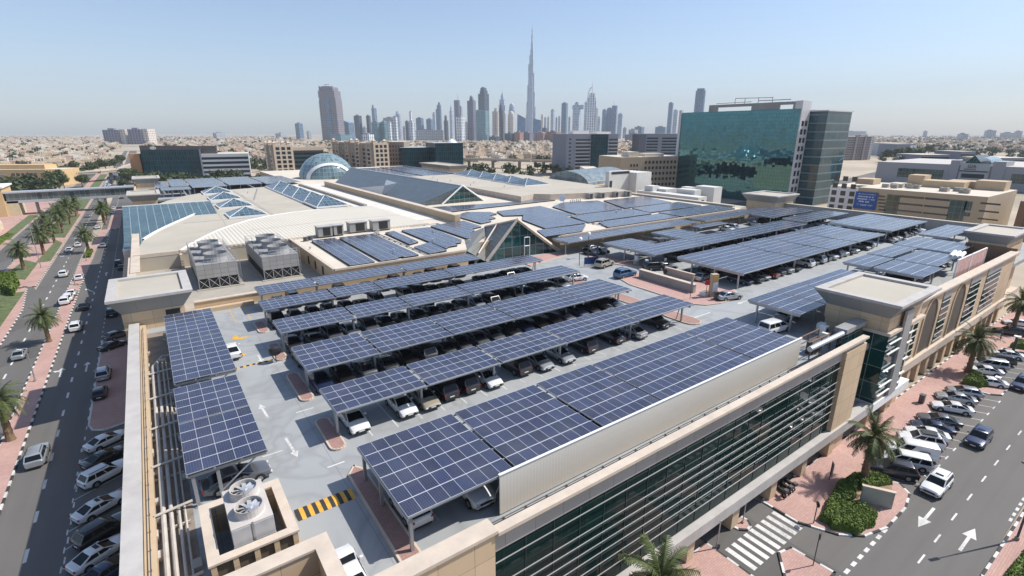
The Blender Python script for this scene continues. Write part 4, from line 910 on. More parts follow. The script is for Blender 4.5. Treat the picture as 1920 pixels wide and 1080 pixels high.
def car_shapes(kind):
    L, W, H, zb, zh, zd, xr, xf, Xr, Xf, cl = SPEC[kind]; h = L / 2; w = W / 2
    def top(x):
        if x > xf: k = (x - xf) / (h - xf); return zb + (zh - zb) * k ** 1.6
        if x < xr: k = (xr - x) / (h + xr); return zb + (zd - zb) * min(1, k * 2)
        return zb
    xs = [-h, -h + .08, -h + .3, -h + .75, -1.35, -.7, 0, .7, 1.3, h - .8, h - .4, h - .14, h - .03]
    body = MB(); rings = []
    for x in xs:
        e = 1 - 0.10 * max(0, (abs(x) - (h - .8)) / .8) ** 2 - (0.05 if abs(x) > h - .1 else 0); ww = w * e
        lo = cl + (0.12 if abs(x) > h - .35 else 0.0); t_ = top(x) - (0.10 if abs(x) > h - .05 else 0)
        half = [(0, lo), (ww * .84, lo), (ww * .96, lo + .10), (ww, lo + .26), (ww * 1.0, t_ - .26), (ww * .975, t_ - .13), (ww * .92, t_ - .045), (ww * .80, t_), (ww * .4, t_ + .03)]
        ring = [(x, y, z) for y, z in half] + [(x, 0, t_ + .04)] + [(x, -y, z) for y, z in reversed(half[1:])]
        rings.append(ring)
    body.loft(rings, 0); body.poly(rings[-1], 0); body.poly(rings[0][::-1], 0)
    wb, wr = w * .90, w * (.70 if kind in ('sedan', 'hatchback') else .77 if kind != 'van' else .84)
    R0 = [(xr, -wb, zb - .02), (xf, -wb, zb - .02), (xf, wb, zb - .02), (xr, wb, zb - .02)]
    R1 = [(Xr, -wr, H - .10), (Xf, -wr, H - .12), (Xf, wr, H - .12), (Xr, wr, H - .10)]; Rm = [(Xr + .10, -wr + .07, H - .035), (Xf - .14, -wr + .07, H - .05), (Xf - .14, wr - .07, H - .05), (Xr + .10, wr - .07, H - .035)]
    R2 = [(Xr + .34, -wr + .26, H), (Xf - .42, -wr + .26, H), (Xf - .42, wr - .26, H), (Xr + .34, wr - .26, H)]
    for A, B in ((R0, R1), (R1, Rm), (Rm, R2)):
        for i in range(4): j = (i + 1) % 4; body.poly([A[i], A[j], B[j], B[i]], 0)
    body.poly(R2, 0)
    if kind == 'pickup':
        body.poly([(-h + .12, -w + .12, zb + .035), (xr - .08, -w + .12, zb + .035), (xr - .08, w - .12, zb + .035), (-h + .12, w - .12, zb + .035)], 1)
    # dark sill, grille, lower bumper, wheel arches
    ax = h - .92 if kind != 'van' else h - .95; ar = -h + 1.02; rw = .335 if kind in ('sedan', 'hatchback', 'minivan', 'van') else .385
    for s in (-1, 1):
        for x in (ax, ar):
            n = 14; c = [(x + (rw + .075) * math.cos(2 * math.pi * k / n), s * (w + .004), rw + .02 + (rw + .075) * math.sin(2 * math.pi * k / n)) for k in range(n)]
            c = [(p[0], p[1], max(p[2], cl - .02)) for p in c]; body.poly(c if s < 0 else c[::-1], 1)
        body.obox((0.42 if kind != 'pickup' else .7, s * (w + .07), zb + .06), .09, .10, .06, mi=0)
        body.obox((0, s * (w - .004), cl + .10), h * .52, .012, .05, mi=1)
    body.obox((h - .025, 0, zh - .22), .02, w * .52, .09, mi=1); body.obox((h - .04, 0, .36), .03, w * .66, .08, mi=1); body.obox((-h + .01, 0, .34), .025, w * .72, .08, mi=1)
    if kind == 'suv':
        for s in (-1, 1): body.obox(((Xr + Xf) / 2, s * wr * .86, H + .035), (Xf - Xr) * .42, .025, .025, mi=1)
    def bil(A, B, C, D, s, t, off):
        A, B, C, D = map(Vector, (A, B, C, D)); n = (B - A).cross(D - A).normalized()
        return (A.lerp(B, s)).lerp(D.lerp(C, s), t) + n * off
    def pane(mb, A, B, C, D, s0, s1, t0, t1, off=.012): mb.poly([bil(A, B, C, D, s, t, off) for s, t in ((s0, t0), (s1, t0), (s1, t1), (s0, t1))], 0)
    ws, rwm, sl_, sr_ = MB(), MB(), MB(), MB()
    pane(ws, R0[1], R0[2], R1[2], R1[1], .05, .95, .06, .93); pane(rwm, R0[3], R0[0], R1[0], R1[3], .07, .93, .12, .90)
    cuts = {'sedan': ((.10, .50), (.535, .93)), 'suv': ((.05, .30), (.33, .63), (.66, .95)), 'hatchback': ((.08, .47), (.51, .94)), 'minivan': ((.04, .32), (.35, .64), (.67, .96)), 'van': ((.68, .95),), 'pickup': ((.08, .48), (.53, .93))}[kind]
    for a, c in cuts:
        pane(sr_, R0[0], R0[1], R1[1], R1[0], a, c, .10, .88); pane(sl_, R0[2], R0[3], R1[3], R1[2], 1 - c, 1 - a, .10, .88)
    return dict(body=body, windscreen=ws, rear=rwm, sl=sl_, sr=sr_, ax=ax, ar=ar, rw=rw, w=w, h=h, zh=zh, zb=zb, zd=zd, H=H, Xr=Xr, Xf=Xf, wr=wr)
def sharp(o, a=32):
    for p in o.data.polygons: p.use_smooth = True
    o.data.set_sharp_from_angle(angle=R_(a))
def own_paint(o): o.material_slots[0].link = 'OBJECT'
PROTO = {}; EXTRA = MB()
def far_away(o): return o
def proto(kind, lod):
    if (kind, lod) in PROTO: return PROTO[(kind, lod)]
    s = car_shapes(kind)
    if lod == 2:
        b = s['body']; 
        for k in ('windscreen', 'rear', 'sl', 'sr'):
            for f in s[k].f: b.poly([s[k].v[i] for i in f], 2)
        for x in (s['ax'], s['ar']):
            for sg in (-1, 1): b.obox((x, sg * (s['w'] - .1), s['rw']), s['rw'] * .8, .11, s['rw'], mi=1)
        o = b.build('parked_car', [PAINT['white'], M_ctrim, M_cglass]); own_paint(o); sharp(o)
        PROTO[(kind, lod)] = (o, None); return PROTO[(kind, lod)]
    root = bpy.data.objects.new('parked_car', None); COL.objects.link(root)
    b = s['body'].build('body', [PAINT['white'], M_ctrim], root, weld=True); own_paint(b); sharp(b)
    if lod == 0:
        s['windscreen'].build('windscreen', M_cglass, root); s['rear'].build('rear_window', M_cglass, root); s['sl'].build('side_window', M_cglass, root); s['sr'].build('side_window', M_cglass, root)
    else:
        g = MB()
        for k in ('windscreen', 'rear', 'sl', 'sr'):
            for f in s[k].f: g.poly([s[k].v[i] for i in f])
        g.build('glazing', M_cglass, root)
    def wheel(x, y):
        r = s['rw']; n = 18 if lod == 0 else 10; t = MB(); sg = 1 if y > 0 else -1
        prof = [(r * .62, .11 * sg), (r * .94, .115 * sg), (r, .07 * sg), (r, -.1 * sg)]
        rings = [[(rad * math.cos(2 * math.pi * k / n), off, rad * math.sin(2 * math.pi * k / n)) for k in range(n)] for rad, off in prof]
        t.loft(rings); o = t.build('wheel', M_tyre, root, loc=(x, y, r + .01))
        q = MB(); R = r * .66
        q.poly([(R * .98 * math.cos(2 * math.pi * k / n), .085 * sg, R * .98 * math.sin(2 * math.pi * k / n)) for k in range(n)], 1)
        for k in range(5):
            a = 2 * math.pi * k / 5; d = Vector((math.cos(a), 0, math.sin(a))); nn = Vector((-math.sin(a), 0, math.cos(a)))
            q.poly([d * R * .1 + nn * .06 + Vector((0, .1 * sg, 0)), d * R + nn * .075 + Vector((0, .105 * sg, 0)), d * R - nn * .075 + Vector((0, .105 * sg, 0)), d * R * .1 - nn * .06 + Vector((0, .1 * sg, 0))], 0)
        for k in range(n):
            a, c = 2 * math.pi * k / n, 2 * math.pi * (k + 1) / n
            q.poly([(R * .86 * math.cos(a), .108 * sg, R * .86 * math.sin(a)), (R * math.cos(a), .108 * sg, R * math.sin(a)), (R * math.cos(c), .108 * sg, R * math.sin(c)), (R * .86 * math.cos(c), .108 * sg, R * .86 * math.sin(c))], 0)
        q.build('rim', [M_rim, M_ctrim], o)
    for x in (s['ax'], s['ar']):
        for sg in (-1, 1): wheel(x, sg * (s['w'] - .085))
    if lod == 0:
        for sg in (-1, 1):
            q = MB(); q.obox((s['h'] - .10, sg * s['w'] * .70, s['zh'] - .13), .10, .17, .065, rz=-sg * .35); q.build('headlight', M_hl, root)
            q = MB(); q.obox((-s['h'] + .05, sg * s['w'] * .72, (s['zd'] if kind not in ('suv', 'minivan', 'van', 'hatchback') else s['zb']) - .16), .06, .19, .075, rz=sg * .22); q.build('taillight', M_tl, root)
        q = MB(); q.obox((s['h'] - .005, 0, .50), .012, .26, .055); q.build('number_plate', M_white, root)
        q = MB(); q.obox((-s['h'] - .004, 0, .62), .012, .26, .055); q.build('number_plate', M_white, root)
    PROTO[(kind, lod)] = (root, b); return PROTO[(kind, lod)]
USED = set(); NCAR = [0]
def car(kind, color, x, y, rz, z=0.0, lod=1, label='', group=None, name='parked_car', sunroof=False, rack=False):
    root, body = proto(kind, lod); key = (kind, lod)
    if key not in USED:
        USED.add(key); c = root; kids = KIDS.get(root.name, [])
    else:
        c = root.copy(); COL.objects.link(c); kids = []
        for ch in KIDS.get(root.name, []):
            d = ch.copy(); COL.objects.link(d); d.parent = c; kids.append(d)
            for g in KIDS.get(ch.name, []):
                e = g.copy(); COL.objects.link(e); e.parent = d
    c.location = (x, y, z); c.rotation_euler = (0, 0, rz)
    tgt = c if lod == 2 else [k for k in kids if k.name.startswith('body')][0]
    tgt.material_slots[0].material = PAINT[color]
    tag(c, label, {'sedan': 'car', 'suv': 'car', 'hatchback': 'car', 'minivan': 'minivan', 'van': 'van', 'pickup': 'pickup'}[kind], group)
    if lod == 0 and sunroof:
        H = SPEC[kind][2]; b = MB(); b.box(-.35, .0, -.36, .36, H - .012, H + .004); s_ = b.build('sunroof', M_cglass); s_.parent = c
    NCAR[0] += 1
    return c
def X_at(u, v, y, z): return onY(u, v, y).x
KN = {'suv': 'SUV', 'sedan': 'saloon', 'hatchback': 'hatchback', 'minivan': 'minivan', 'van': 'van', 'pickup': 'pickup'}
DN, UP = -math.pi / 2, math.pi / 2
# ---- left street: slanted bays, nearest first
hl = math.atan2(0.49, 0.87)
LST = [(205, 1064, 'sedan', 'dark blue', 'dark blue saloon half hidden by the near end of the left parapet'), (186, 1033, 'sedan', 'white', 'white saloon with dark sunroof, nearest white car below the left parapet'),
       (195, 990, 'suv', 'black', 'black SUV between two white cars with sunroofs below the left parapet'), (188, 945, 'sedan', 'white', 'white saloon with small sunroof between the white SUV and a black one'),
       (197, 885, 'suv', 'white', 'white SUV parked in the shade below the left parapet'), (198, 853, 'sedan', 'black', 'black saloon parked between the white SUV and the last white saloon'), (200, 822, 'sedan', 'white', 'white saloon beside the shaded kerb corner')]
for u, v, k, c, l in LST:
    p = G(u, v, 0.8); car(k, c, p.x, p.y, hl, 0, 0, l, 'cars parked in the shade below the left parapet', sunroof=u in (186, 188))
for u, v, k, c, rz, l in ((193, 698, 'suv', 'silver', UP, 'silver SUV waiting alone at the shaded kerb'), (186, 733, 'hatchback', 'black', UP, 'black hatchback behind the silver SUV at the shaded kerb'), (213, 645, 'sedan', 'black', hl, 'black saloon slanted in front of the flared tower wall'),
                          (220, 626, 'hatchback', 'grey', hl, 'grey hatchback hiding behind the black saloon by the tower'), (209, 584, 'suv', 'black', UP, 'black SUV under the cornice of the near flared tower')):
    p = G(u, v, 0.8); car(k, c, p.x, p.y, rz, 0, 0, l)
for u, v, k, c, rz, l in ((69, 851, 'suv', 'silver', UP, 'silver SUV driving away in the sunlit lane beside the big building shadow'), (36, 661, 'sedan', 'silver', UP, 'silver saloon under the palm shadow on the far carriageway'), (142, 610, 'suv', 'white', UP, 'white SUV driving beside the edge of the building shadow'),
                          (156, 572, 'sedan', 'black', UP, 'black saloon at the shadow edge ahead of the white SUV'), (119, 512, 'suv', 'white', UP, 'white SUV with its own dark shadow, before the pink island with the lamp'), (148, 518, 'sedan', 'white', UP, 'white saloon entering the tower shadow beside the pink island tip'),
                          (122, 563, 'suv', 'white', UP, 'near one of the white cars standing on the pink island'), (128, 557, 'suv', 'white', UP, 'middle one of the white cars standing on the pink island'), (134, 548, 'sedan', 'white', UP, 'far one of the white cars standing on the pink island')):
    p = G(u, v, 0.8); car(k, c, p.x, p.y, rz, 0.15 if 'pink island' in l and 'standing' in l else 0, 1, l)
for u, v, k, c, l in ((130, 467, 'sedan', 'white', 'white saloon left of the single palm in the road'), (146, 458, 'sedan', 'white', 'white saloon level with the single palm crown'), (153, 440, 'hatchback', 'white', 'small white hatchback just beyond the single palm'), (193, 459, 'sedan', 'silver', 'silver saloon in the parking lane by the glass atrium'), (183, 425, 'sedan', 'white', 'white saloon in the cross shadow near the atrium'),
                      (84, 422, 'suv', 'black', 'black SUV beside the palms of the broad median'), (92, 427, 'sedan', 'silver', 'silver saloon half hidden by the median palms'), (165, 404, 'sedan', 'silver', 'silver saloon under the footbridge shadow'), (213, 390, 'sedan', 'white', 'white car in the shaded bays past the atrium'), (212, 397, 'sedan', 'white', 'second white car in the shaded bays past the atrium'), (222, 493, 'suv', 'black', 'black SUV in the garage mouth below the wall fin'), (228, 500, 'sedan', 'dark grey', 'dark saloon beside the garage mouth below the wall fin')):
    p = G(u, v, 0.7); car(k, c, p.x, p.y, UP, 0, 2, l)
r2 = random.Random(3)
n = 0
for lane, d in ((-13.7, UP), (-16.8, UP), (-22.6, DN), (-25.6, DN)):
    y = 380 + r2.random() * 20
    while y < 700:
        if r2.random() < .8:
            n += 1; car(r2.choice(['sedan', 'suv', 'hatchback']), r2.choice(['white', 'white', 'silver', 'black', 'grey']), lane, y, d, 0, 2, 'small car in the dense traffic far up the avenue beyond the footbridge', 'cars in the traffic far up the avenue')
        y += 9 + r2.random() * 10
# ---- right street: slanted bays and driving cars
hr = math.atan2(0.87, -0.49)
RST = [(1673, 878, 'suv', 'black', 'black SUV beside the trimmed hedge and palm at the bay row end'), (1699, 862, 'minivan', 'white', 'white minivan between the black SUV and the white delivery van'), (1710, 844, 'van', 'white', 'white delivery van with a small dark logo on its side'), (1726, 823, 'suv', 'white', 'white SUV with black roof rack beside the delivery van'),
       (1738, 811, 'sedan', 'white', 'white saloon partly hidden behind the roof-rack SUV'), (1748, 799, 'sedan', 'dark blue', 'dark blue saloon between a white and a grey saloon'), (1761, 785, 'sedan', 'grey', 'grey saloon beside the dark blue one'), (1785, 762, 'sedan', 'white', 'clean white saloon standing clear of its neighbours in the bays'), (1792, 744, 'sedan', 'silver', 'silver saloon behind the clean white one'), (1808, 733, 'hatchback', 'silver', 'silver hatchback next to the planter island'),
       (1852, 714, 'sedan', 'white', 'white sports car mostly hidden behind the planter hedge'), (1846, 693, 'sedan', 'white', 'white saloon under the street palm'), (1855, 682, 'minivan', 'silver', 'silver minivan behind the white saloon under the street palm'), (1869, 674, 'suv', 'black', 'black SUV behind the silver minivan'), (1887, 663, 'sedan', 'white', 'white saloon last in the bays under the street palm'),
       (1893, 621, 'suv', 'black', 'black SUV beside the walking person near the far planter'), (1908, 604, 'sedan', 'white', 'white car beyond the far planter at the picture edge')]
for i, (u, v, k, c, l) in enumerate(RST):
    p = G(u, v, 0.75); o = car(k, c, p.x, p.y, hr, 0, 0 if i < 12 else 1, l, 'cars parked in the slanted bays of the right street')
    if k == 'van':
        b = MB()
        for s in (-1, 1): b.obox((-1.0, s * .985, 1.25), .5, .004, .12); b.obox((-1.3, s * .99, 1.25), .1, .004, .13)
        d_ = b.build('logo', M_dsteel); d_.parent = o
    if k == 'suv' and c == 'white':
        b = MB(); b.box(-1.5, .1, -.6, .6, 1.9, 1.93)
        d_ = b.build('roof_rack', M_ctrim); d_.parent = o
for u, v, k, c, rz, l in ((1757, 905, 'suv', 'white', math.pi, 'white SUV with open sunroof driving towards the crossing'), (1836, 819, 'suv', 'dark blue', math.pi, 'dark blue SUV driving in the middle of the right street'), (1917, 718, 'suv', 'dark blue', math.pi, 'dark blue car cut by the picture edge'), (1880, 485, 'sedan', 'white', math.pi, 'white saloon seen past the far street tower')):
    p = G(u, v, 0.8); car(k, c, p.x, p.y, rz, 0, 0, l, sunroof=True)
# ---- roof deck: cars one really sees
p = G(443, 890, ZD + .8); car('sedan', 'grey', p.x, p.y, 0.03, ZD, 0, 'dark grey saloon under the near left carport')
p = G(433, 655, ZD + .7); car('sedan', 'white', p.x, p.y, UP, ZD, 0, 'white saloon peeping out from under the far left carport')
car('sedan', 'white', 5.85, 25.2, UP, ZD, 0, 'white car half cut by the light well at the bottom of the picture')
p = G(785, 990, ZD + .8); car('hatchback', 'white', 11.4, 28.6, UP, ZD, 0, 'white hatchback with its tail at the near end of the broad carport')
car('suv', 'white', 15.9, 27.9, DN, ZD, 0, 'white SUV, second under the broad carport, nose to the parapet')
FR = [(668, 806, 'sedan', 'white', DN, 'white saloon with black sunroof at the near end of its row'), (757, 776, 'sedan', 'white', DN, 'white saloon standing clear, second in the sunny row'), (799, 765, 'sedan', 'beige', DN, 'pale beige saloon, third in the sunny row'), (838, 750, 'suv', 'black', UP, 'black SUV between the beige saloon and another black one'), (877, 736, 'suv', 'black', UP, 'black SUV with red tail lamps beside a bright white saloon'), (916, 722, 'sedan', 'white', DN, 'bright white saloon right of two black cars'),
      (975, 703, 'suv', 'black', UP, 'black SUV with its tail to the broad carport'), (1012, 686, 'sedan', 'silver', DN, 'silver saloon right of the lone black SUV'), (1052, 677, 'sedan', 'silver', DN, 'second silver saloon beside its twin'), (1100, 657, 'suv', 'black', UP, 'black SUV left of an empty bay'), (1152, 638, 'sedan', 'black', UP, 'black saloon beside the silver one near the far end'), (1188, 630, 'sedan', 'silver', UP, 'silver saloon beside the black one near the far end'), (1238, 611, 'suv', 'black', DN, 'black SUV last at the far end by the pink island')]
for u, v, k, c, rz, l in FR:
    x = onY(u, v, 41.6); car(k, c, x.x, 42.2 if c != 'black' else 42.8, rz, ZD, 0, l, 'cars under the second carport from the street front', sunroof='sunroof' in l)
def fill(row, x0, x1, y, face, lod, cols, skip=0.1, zz=ZD, step=2.45, seed=1, kinds=('sedan', 'suv', 'sedan', 'suv', 'hatchback')):
    r = random.Random(seed); x = x0; i = 0
    while x < x1:
        if r.random() > skip:
            i += 1; k, c = r.choice(kinds), r.choice(cols)
            car(k, c, x + r.uniform(-.08, .08), y + r.uniform(-.2, .2), face if r.random() < .75 else -face, zz, lod, f'{c} {KN[k]}, {ordinal(i)} in line {row}', 'cars ' + row)
        x += step
DK = ['black', 'black', 'black', 'dark grey', 'grey', 'black', 'dark blue', 'dark grey', 'grey', 'silver']
fill('deep in shade behind the broad carport', 21.5, 57, 30.4, DN, 1, DK, .25, seed=2)
fill('in the front row under the third carport', 11.6, 56, 51.9, DN, 1, DK, .06, seed=4)
fill('in the front row under the fourth carport', 11.6, 57, 64.0, DN, 1, DK, .06, seed=6)
fill('in the back row between third and fourth carport', 11.6, 57, 59.2, UP, 1, DK, .3, seed=7)
fill('under the carport leading to the entrance pyramid', 11.8, 57, 74.0, DN, 1, DK, .1, seed=8)
fill('in the back row behind the fourth carport', 12.5, 57, 69.2, UP, 1, DK, .35, seed=9)
fill('under the carport below the cooling towers', 13.4, 48, 81.8, DN, 2, DK, .15, seed=10)
MX = ['silver', 'white', 'black', 'grey', 'black', 'dark grey', 'silver', 'dark blue', 'dark red']
fill('in the front row of the wide two-leaf carport', 84.2, 138, 47.2, DN, 1, MX, .1, step=2.7, seed=11)
fill('in the back row of the wide two-leaf carport', 82.5, 138, 55.6, UP, 2, DK, .2, step=2.7, seed=12)
fill('under the long slim carport behind the ramp', 89, 139, 65.2, DN, 2, MX, .1, step=2.7, seed=13)
fill('beside the carport between pyramid and ramp', 75, 118, 79.0, DN, 2, DK, .3, step=2.7, seed=14)
fill('in front of the grey carport below the upper roof', 128, 160, 77.4, DN, 2, ['white', 'white', 'silver', 'black'], .3, step=2.8, seed=15)
fill('under the carports below the back flared tower', 144, 167, 71.9, DN, 2, MX, .2, step=2.8, seed=16)
fill('under the very wide carport by the back wall', 147, 170, 47.2, DN, 2, MX, .1, step=2.7, seed=17)
fill('in the back row by the back wall', 144, 168, 62.5, DN, 2, DK, .2, step=2.7, seed=18)
fill('at the end of the deck near the garage door', 147, 160, 42.8, DN, 2, MX, .4, step=2.8, seed=19)
fill('under the carport leaves behind the red screens', 104, 140, 31.5, DN, 2, DK, .4, step=3.2, seed=20)
for u, v, k, c, rz, l in ((1366, 553, 'sedan', 'silver', -0.25, 'silver saloon parked on the red pavers beside the pay kiosk'), (1317, 517, 'sedan', 'silver', 0.1, 'silver saloon in shade behind the low wall of the ramp'), (1248, 498, 'sedan', 'silver', -0.4, 'silver saloon beside a black one at the kiosk'), (1229, 499, 'suv', 'black', -0.4, 'black SUV at the kiosk of the long slim carport'),
                          (1133, 493, 'suv', 'beige', 0.2, 'pale car behind the blue sign on the red pavers'), (1172, 512, 'suv', 'blue', 0.0, 'blue car crossing in front of the kiosk'), (1081, 519, 'hatchback', 'white', -0.2, 'white hatchback driving past the carport end'), (1452, 612, 'minivan', 'white', -0.12, 'long white people carrier behind the broad carport'), (1478, 588, 'sedan', 'silver', 0, 'silver saloon in shade under the carport by the street tower'), (1110, 464, 'sedan', 'white', 0, 'white car at the entrance forecourt'), (1545, 446, 'pickup', 'silver', 0, 'silver pickup in the aisle before the very wide carport')):
    p = G(u, v, ZD + .75); car(k, c, p.x, p.y, rz, ZD, 1, l)
# ================================================================ palms, hedges and trees
def leaf_mat(name, col, var=0.4):
    m, t, b = nodes(name)
    oi = t.nodes.new('ShaderNodeNewGeometry'); n = t.nodes.new('ShaderNodeTexNoise'); n.inputs['Scale'].default_value = 1.3; n.inputs['Detail'].default_value = 3
    tc = t.nodes.new('ShaderNodeTexCoord'); t.links.new(tc.outputs['Object'], n.inputs['Vector'])
    f = math_n(t, 'ADD', math_n(t, 'MULTIPLY', oi.outputs['Random Per Island'], 0.6), math_n(t, 'MULTIPLY', n.outputs['Fac'], 0.4))
    t.links.new(mixc(t, f, tuple(c * (1 - var) for c in col), tuple(c * (1 + var) for c in col)), b.inputs['Base Color'])
    b.inputs['Roughness'].default_value = 0.6; b.inputs['Specular IOR Level'].default_value = 0.3
    return m
M_palm = leaf_mat('palm_leaf', (0.085, 0.108, 0.036)); M_palmdry = leaf_mat('palm_leaf_dry', (0.24, 0.165, 0.08))
M_trunk = mat('palm_trunk', (0.20, 0.135, 0.08), 0.95, var=0.35, scale=5, bump=0.6)
M_leaf = leaf_mat('tree_leaf', (0.062, 0.085, 0.03)); M_leafb = leaf_mat('hedge_leaf', (0.10, 0.15, 0.022))
M_bark = mat('bark', (0.15, 0.11, 0.075), 0.95, var=0.3, scale=4)
def palm_proto(h, seed, fronds=38, R=2.9, leaflets=20):
    r = random.Random(seed)
    root = bpy.data.objects.new('palm_tree', None); COL.objects.link(root)
    b = MB(); lean = r.uniform(-.25, .25); rings = []
    for k in range(13):
        t_ = k / 12; rad = (.36 - .12 * t_ + (.12 if k == 0 else 0) + (.05 if k % 2 else 0)); c = Vector((lean * t_ * t_ * h * .12, lean * .5 * t_ * h * .06, t_ * h))
        rings.append([c + Vector((rad * math.cos(2 * math.pi * i / 9), rad * math.sin(2 * math.pi * i / 9), 0)) for i in range(9)])
    b.loft(rings, smooth=False); topc = rings[-1][0] - Vector((rad, 0, 0)); b.build('trunk', M_trunk, root)
    b = MB()
    for i in range(fronds):
        az = i * 2.39996 + r.uniform(-.25, .25); q = i / fronds
        el = R_(84 - 124 * q ** 0.85 + r.uniform(-7, 7)); L = R * r.uniform(.85, 1.1) * (1.0 if q < .85 else .8); mi = 1 if q > .86 else 0
        p = topc + Vector((0, 0, .1)); d = Vector((math.cos(az) * math.cos(el), math.sin(az) * math.cos(el), math.sin(el))); step = L / leaflets; side = Vector((-math.sin(az), math.cos(az), 0)); P = []
        for k in range(leaflets + 1):
            P.append((p.copy(), d.copy())); p = p + d * step; d = (d + Vector((0, 0, -0.07 - .03 * q))).normalized()
        for k in range(leaflets):
            (a, d0), (c, _) = P[k], P[k + 1]; w = .03 * (1 - k / leaflets) + .012
            b.poly([a - side * w, a + side * w, c + side * w * .9, c - side * w * .9], mi)
            if k < 3: continue
            ll = .62 * math.sin(math.pi * (0.12 + .8 * k / leaflets)) ** .7 * R / 2.9
            up = side.cross(d0).normalized()
            for s in (-1, 1):
                dirn = (side * s * .82 + d0 * .62 - up * (.22 + r.random() * .35) * (1 if up.z > 0 else -1)).normalized()
                e = a + dirn * ll * r.uniform(.8, 1.1); wd = d0 * .075
                b.poly([a - wd * .6, a + wd, e + wd * .25, e - wd * .1], mi)
    b.build('crown', [M_palm, M_palmdry], root)
    return root
PP = [palm_proto(5.3, 1, 48, 3.0, 22), palm_proto(5.0, 5, 52, 3.2, 22), palm_proto(4.6, 9, 44, 2.8, 22)]; PU = set()
def place_palm(i, x, y, s, rz, label, group=None, z=0.14):
    p = PP[i]
    if i not in PU: PU.add(i); c = p
    else: c = copy_tree(p)
    c.location = (x, y, z); c.scale = (s, s, s); c.rotation_euler = (0, 0, rz); tag(c, label, 'palm tree', group)
place_palm(0, 60.6, 16.3, 1.08, 0.3, 'date palm rising from the trimmed hedge beside the crossing')
place_palm(1, 105.2, 17.9, 1.12, 1.0, 'date palm by the small planter hedge on the right street')
place_palm(2, 26.1, 17.6, 1.30, 2.0, 'palm crown cut by the bottom edge in front of the glass front')
place_palm(0, 136.0, 18.5, 1.1, 2.2, 'palm at the far end of the right pavement, cut by the picture edge')
place_palm(1, -20.1, 122.6, 1.0, 0.5, 'lone palm on the pink median throwing its shadow on the road')
place_palm(2, -19.9, 83.4, 1.22, 1.4, 'nearest palm on the pink median, cut by the left picture edge')
place_palm(1, -19.4, 213.5, 1.2, 3.0, 'single palm in the road island near the white cars')
place_palm(0, -17.5, 277, 1.25, 4.0, 'paired palm nearest the atrium on the road island', 'palms on the road island beyond the crossing', )
place_palm(1, -18.2, 283, 1.25, 2.0, 'second palm of the pair on the road island', 'palms on the road island beyond the crossing')
place_palm(2, -17.4, 292, 1.2, 1.0, 'rear palm of the cluster on the road island', 'palms on the road island beyond the crossing')
GM = 'palms on the broad planted median'
for i, (x, y, s) in enumerate(((-30.0, 262, 1.35), (-31, 218, 1.35), (-33, 196, 1.3), (-29.6, 286, 1.35), (-32, 300, 1.3), (-29.5, 312, 1.3), (-32.5, 276, 1.3), (-30.5, 240, 1.15), (-30, 322, 1.3), (-34, 258, 1.2), (-33, 318, 1.2))):
    place_palm(i % 3, x, y, s, i * 1.3, ['date palm in the middle of the broad median lawn', 'date palm by the tall lamp on the broad median', 'date palm nearest the shrubs on the broad median', 'date palm of the dense grove before the footbridge', 'date palm of the dense grove before the footbridge', 'date palm of the dense grove before the footbridge', 'date palm of the dense grove before the footbridge', 'small palm between the lamp and the grove', 'date palm of the dense grove before the footbridge', 'palm leaning over the second carriageway', 'date palm of the dense grove before the footbridge'][i], GM)
GL = 'palms on the lawn left of the avenue'
for i, (x, y, s) in enumerate(((-33.2, 152, 1.35), (-31, 140, 1.3), (-36, 148, 1.3), (-38.5, 163, 1.25), (-47.5, 246, 1.2), (-52, 232, 1.1))):
    place_palm((i + 1) % 3, x, y, s, i * 1.7, ['tall palm on the lawn corner beside the pink path', 'palm on the lawn nearest the left picture edge', 'palm behind the lawn corner, trunk bare', 'palm next to the round dark shrub', 'palm on the small island at the left picture edge', 'palm cut by the left edge above the island'][i], GL)
# foliage masses from many small leaf faces
def leafy(b, c, rad, n, size, r, mi=0, flat=1.0, hollow=.55):
    for _ in range(n):
        d = Vector((r.gauss(0, 1), r.gauss(0, 1), r.gauss(0, 1))).normalized(); k = hollow + (1 - hollow) * r.random()
        p = Vector(c) + Vector((d.x * rad[0], d.y * rad[1], d.z * rad[2])) * k
        t_ = (d + Vector((r.gauss(0, .6), r.gauss(0, .6), r.gauss(0, .6)))).normalized(); a = t_.orthogonal().normalized(); e = t_.cross(a); s = size * r.uniform(.6, 1.3); an = r.random() * 6.28
        u = (a * math.cos(an) + e * math.sin(an)) * s; w = (e * math.cos(an) - a * math.sin(an)) * s * .7
        b.poly([p - u, p + w * .7, p + u, p - w * .7], mi)
def tree_proto(seed, h, R, nl, size, clumps=7):
    r = random.Random(seed); root = bpy.data.objects.new('broadleaf_tree', None); COL.objects.link(root)
    b = MB(); b.tube([(0, 0, 0), (r.uniform(-.2, .2), r.uniform(-.2, .2), h * .55)], .22, 7, r1=.12)
    C = []
    for k in range(clumps):
        a = k * 2.4; rr = R * (.15 + .5 * r.random()); C.append((rr * math.cos(a), rr * math.sin(a), h * r.uniform(.48, .85)))
        b.tube([(0, 0, h * .32), (C[-1][0] * .8, C[-1][1] * .8, C[-1][2])], .09, 5, r1=.03)
    b.build('trunk', M_bark, root)
    b = MB()
    for c in C: q = R * r.uniform(.42, .62); leafy(b, c, (q, q, q * .75), nl // clumps, size, r)
    b.build('crown', M_leaf, root); return root
TP = [tree_proto(11, 7.5, 4.2, 1500, .42), tree_proto(12, 6.0, 4.6, 1400, .42, 9), tree_proto(13, 8.5, 3.6, 1300, .4)]; TU = set()
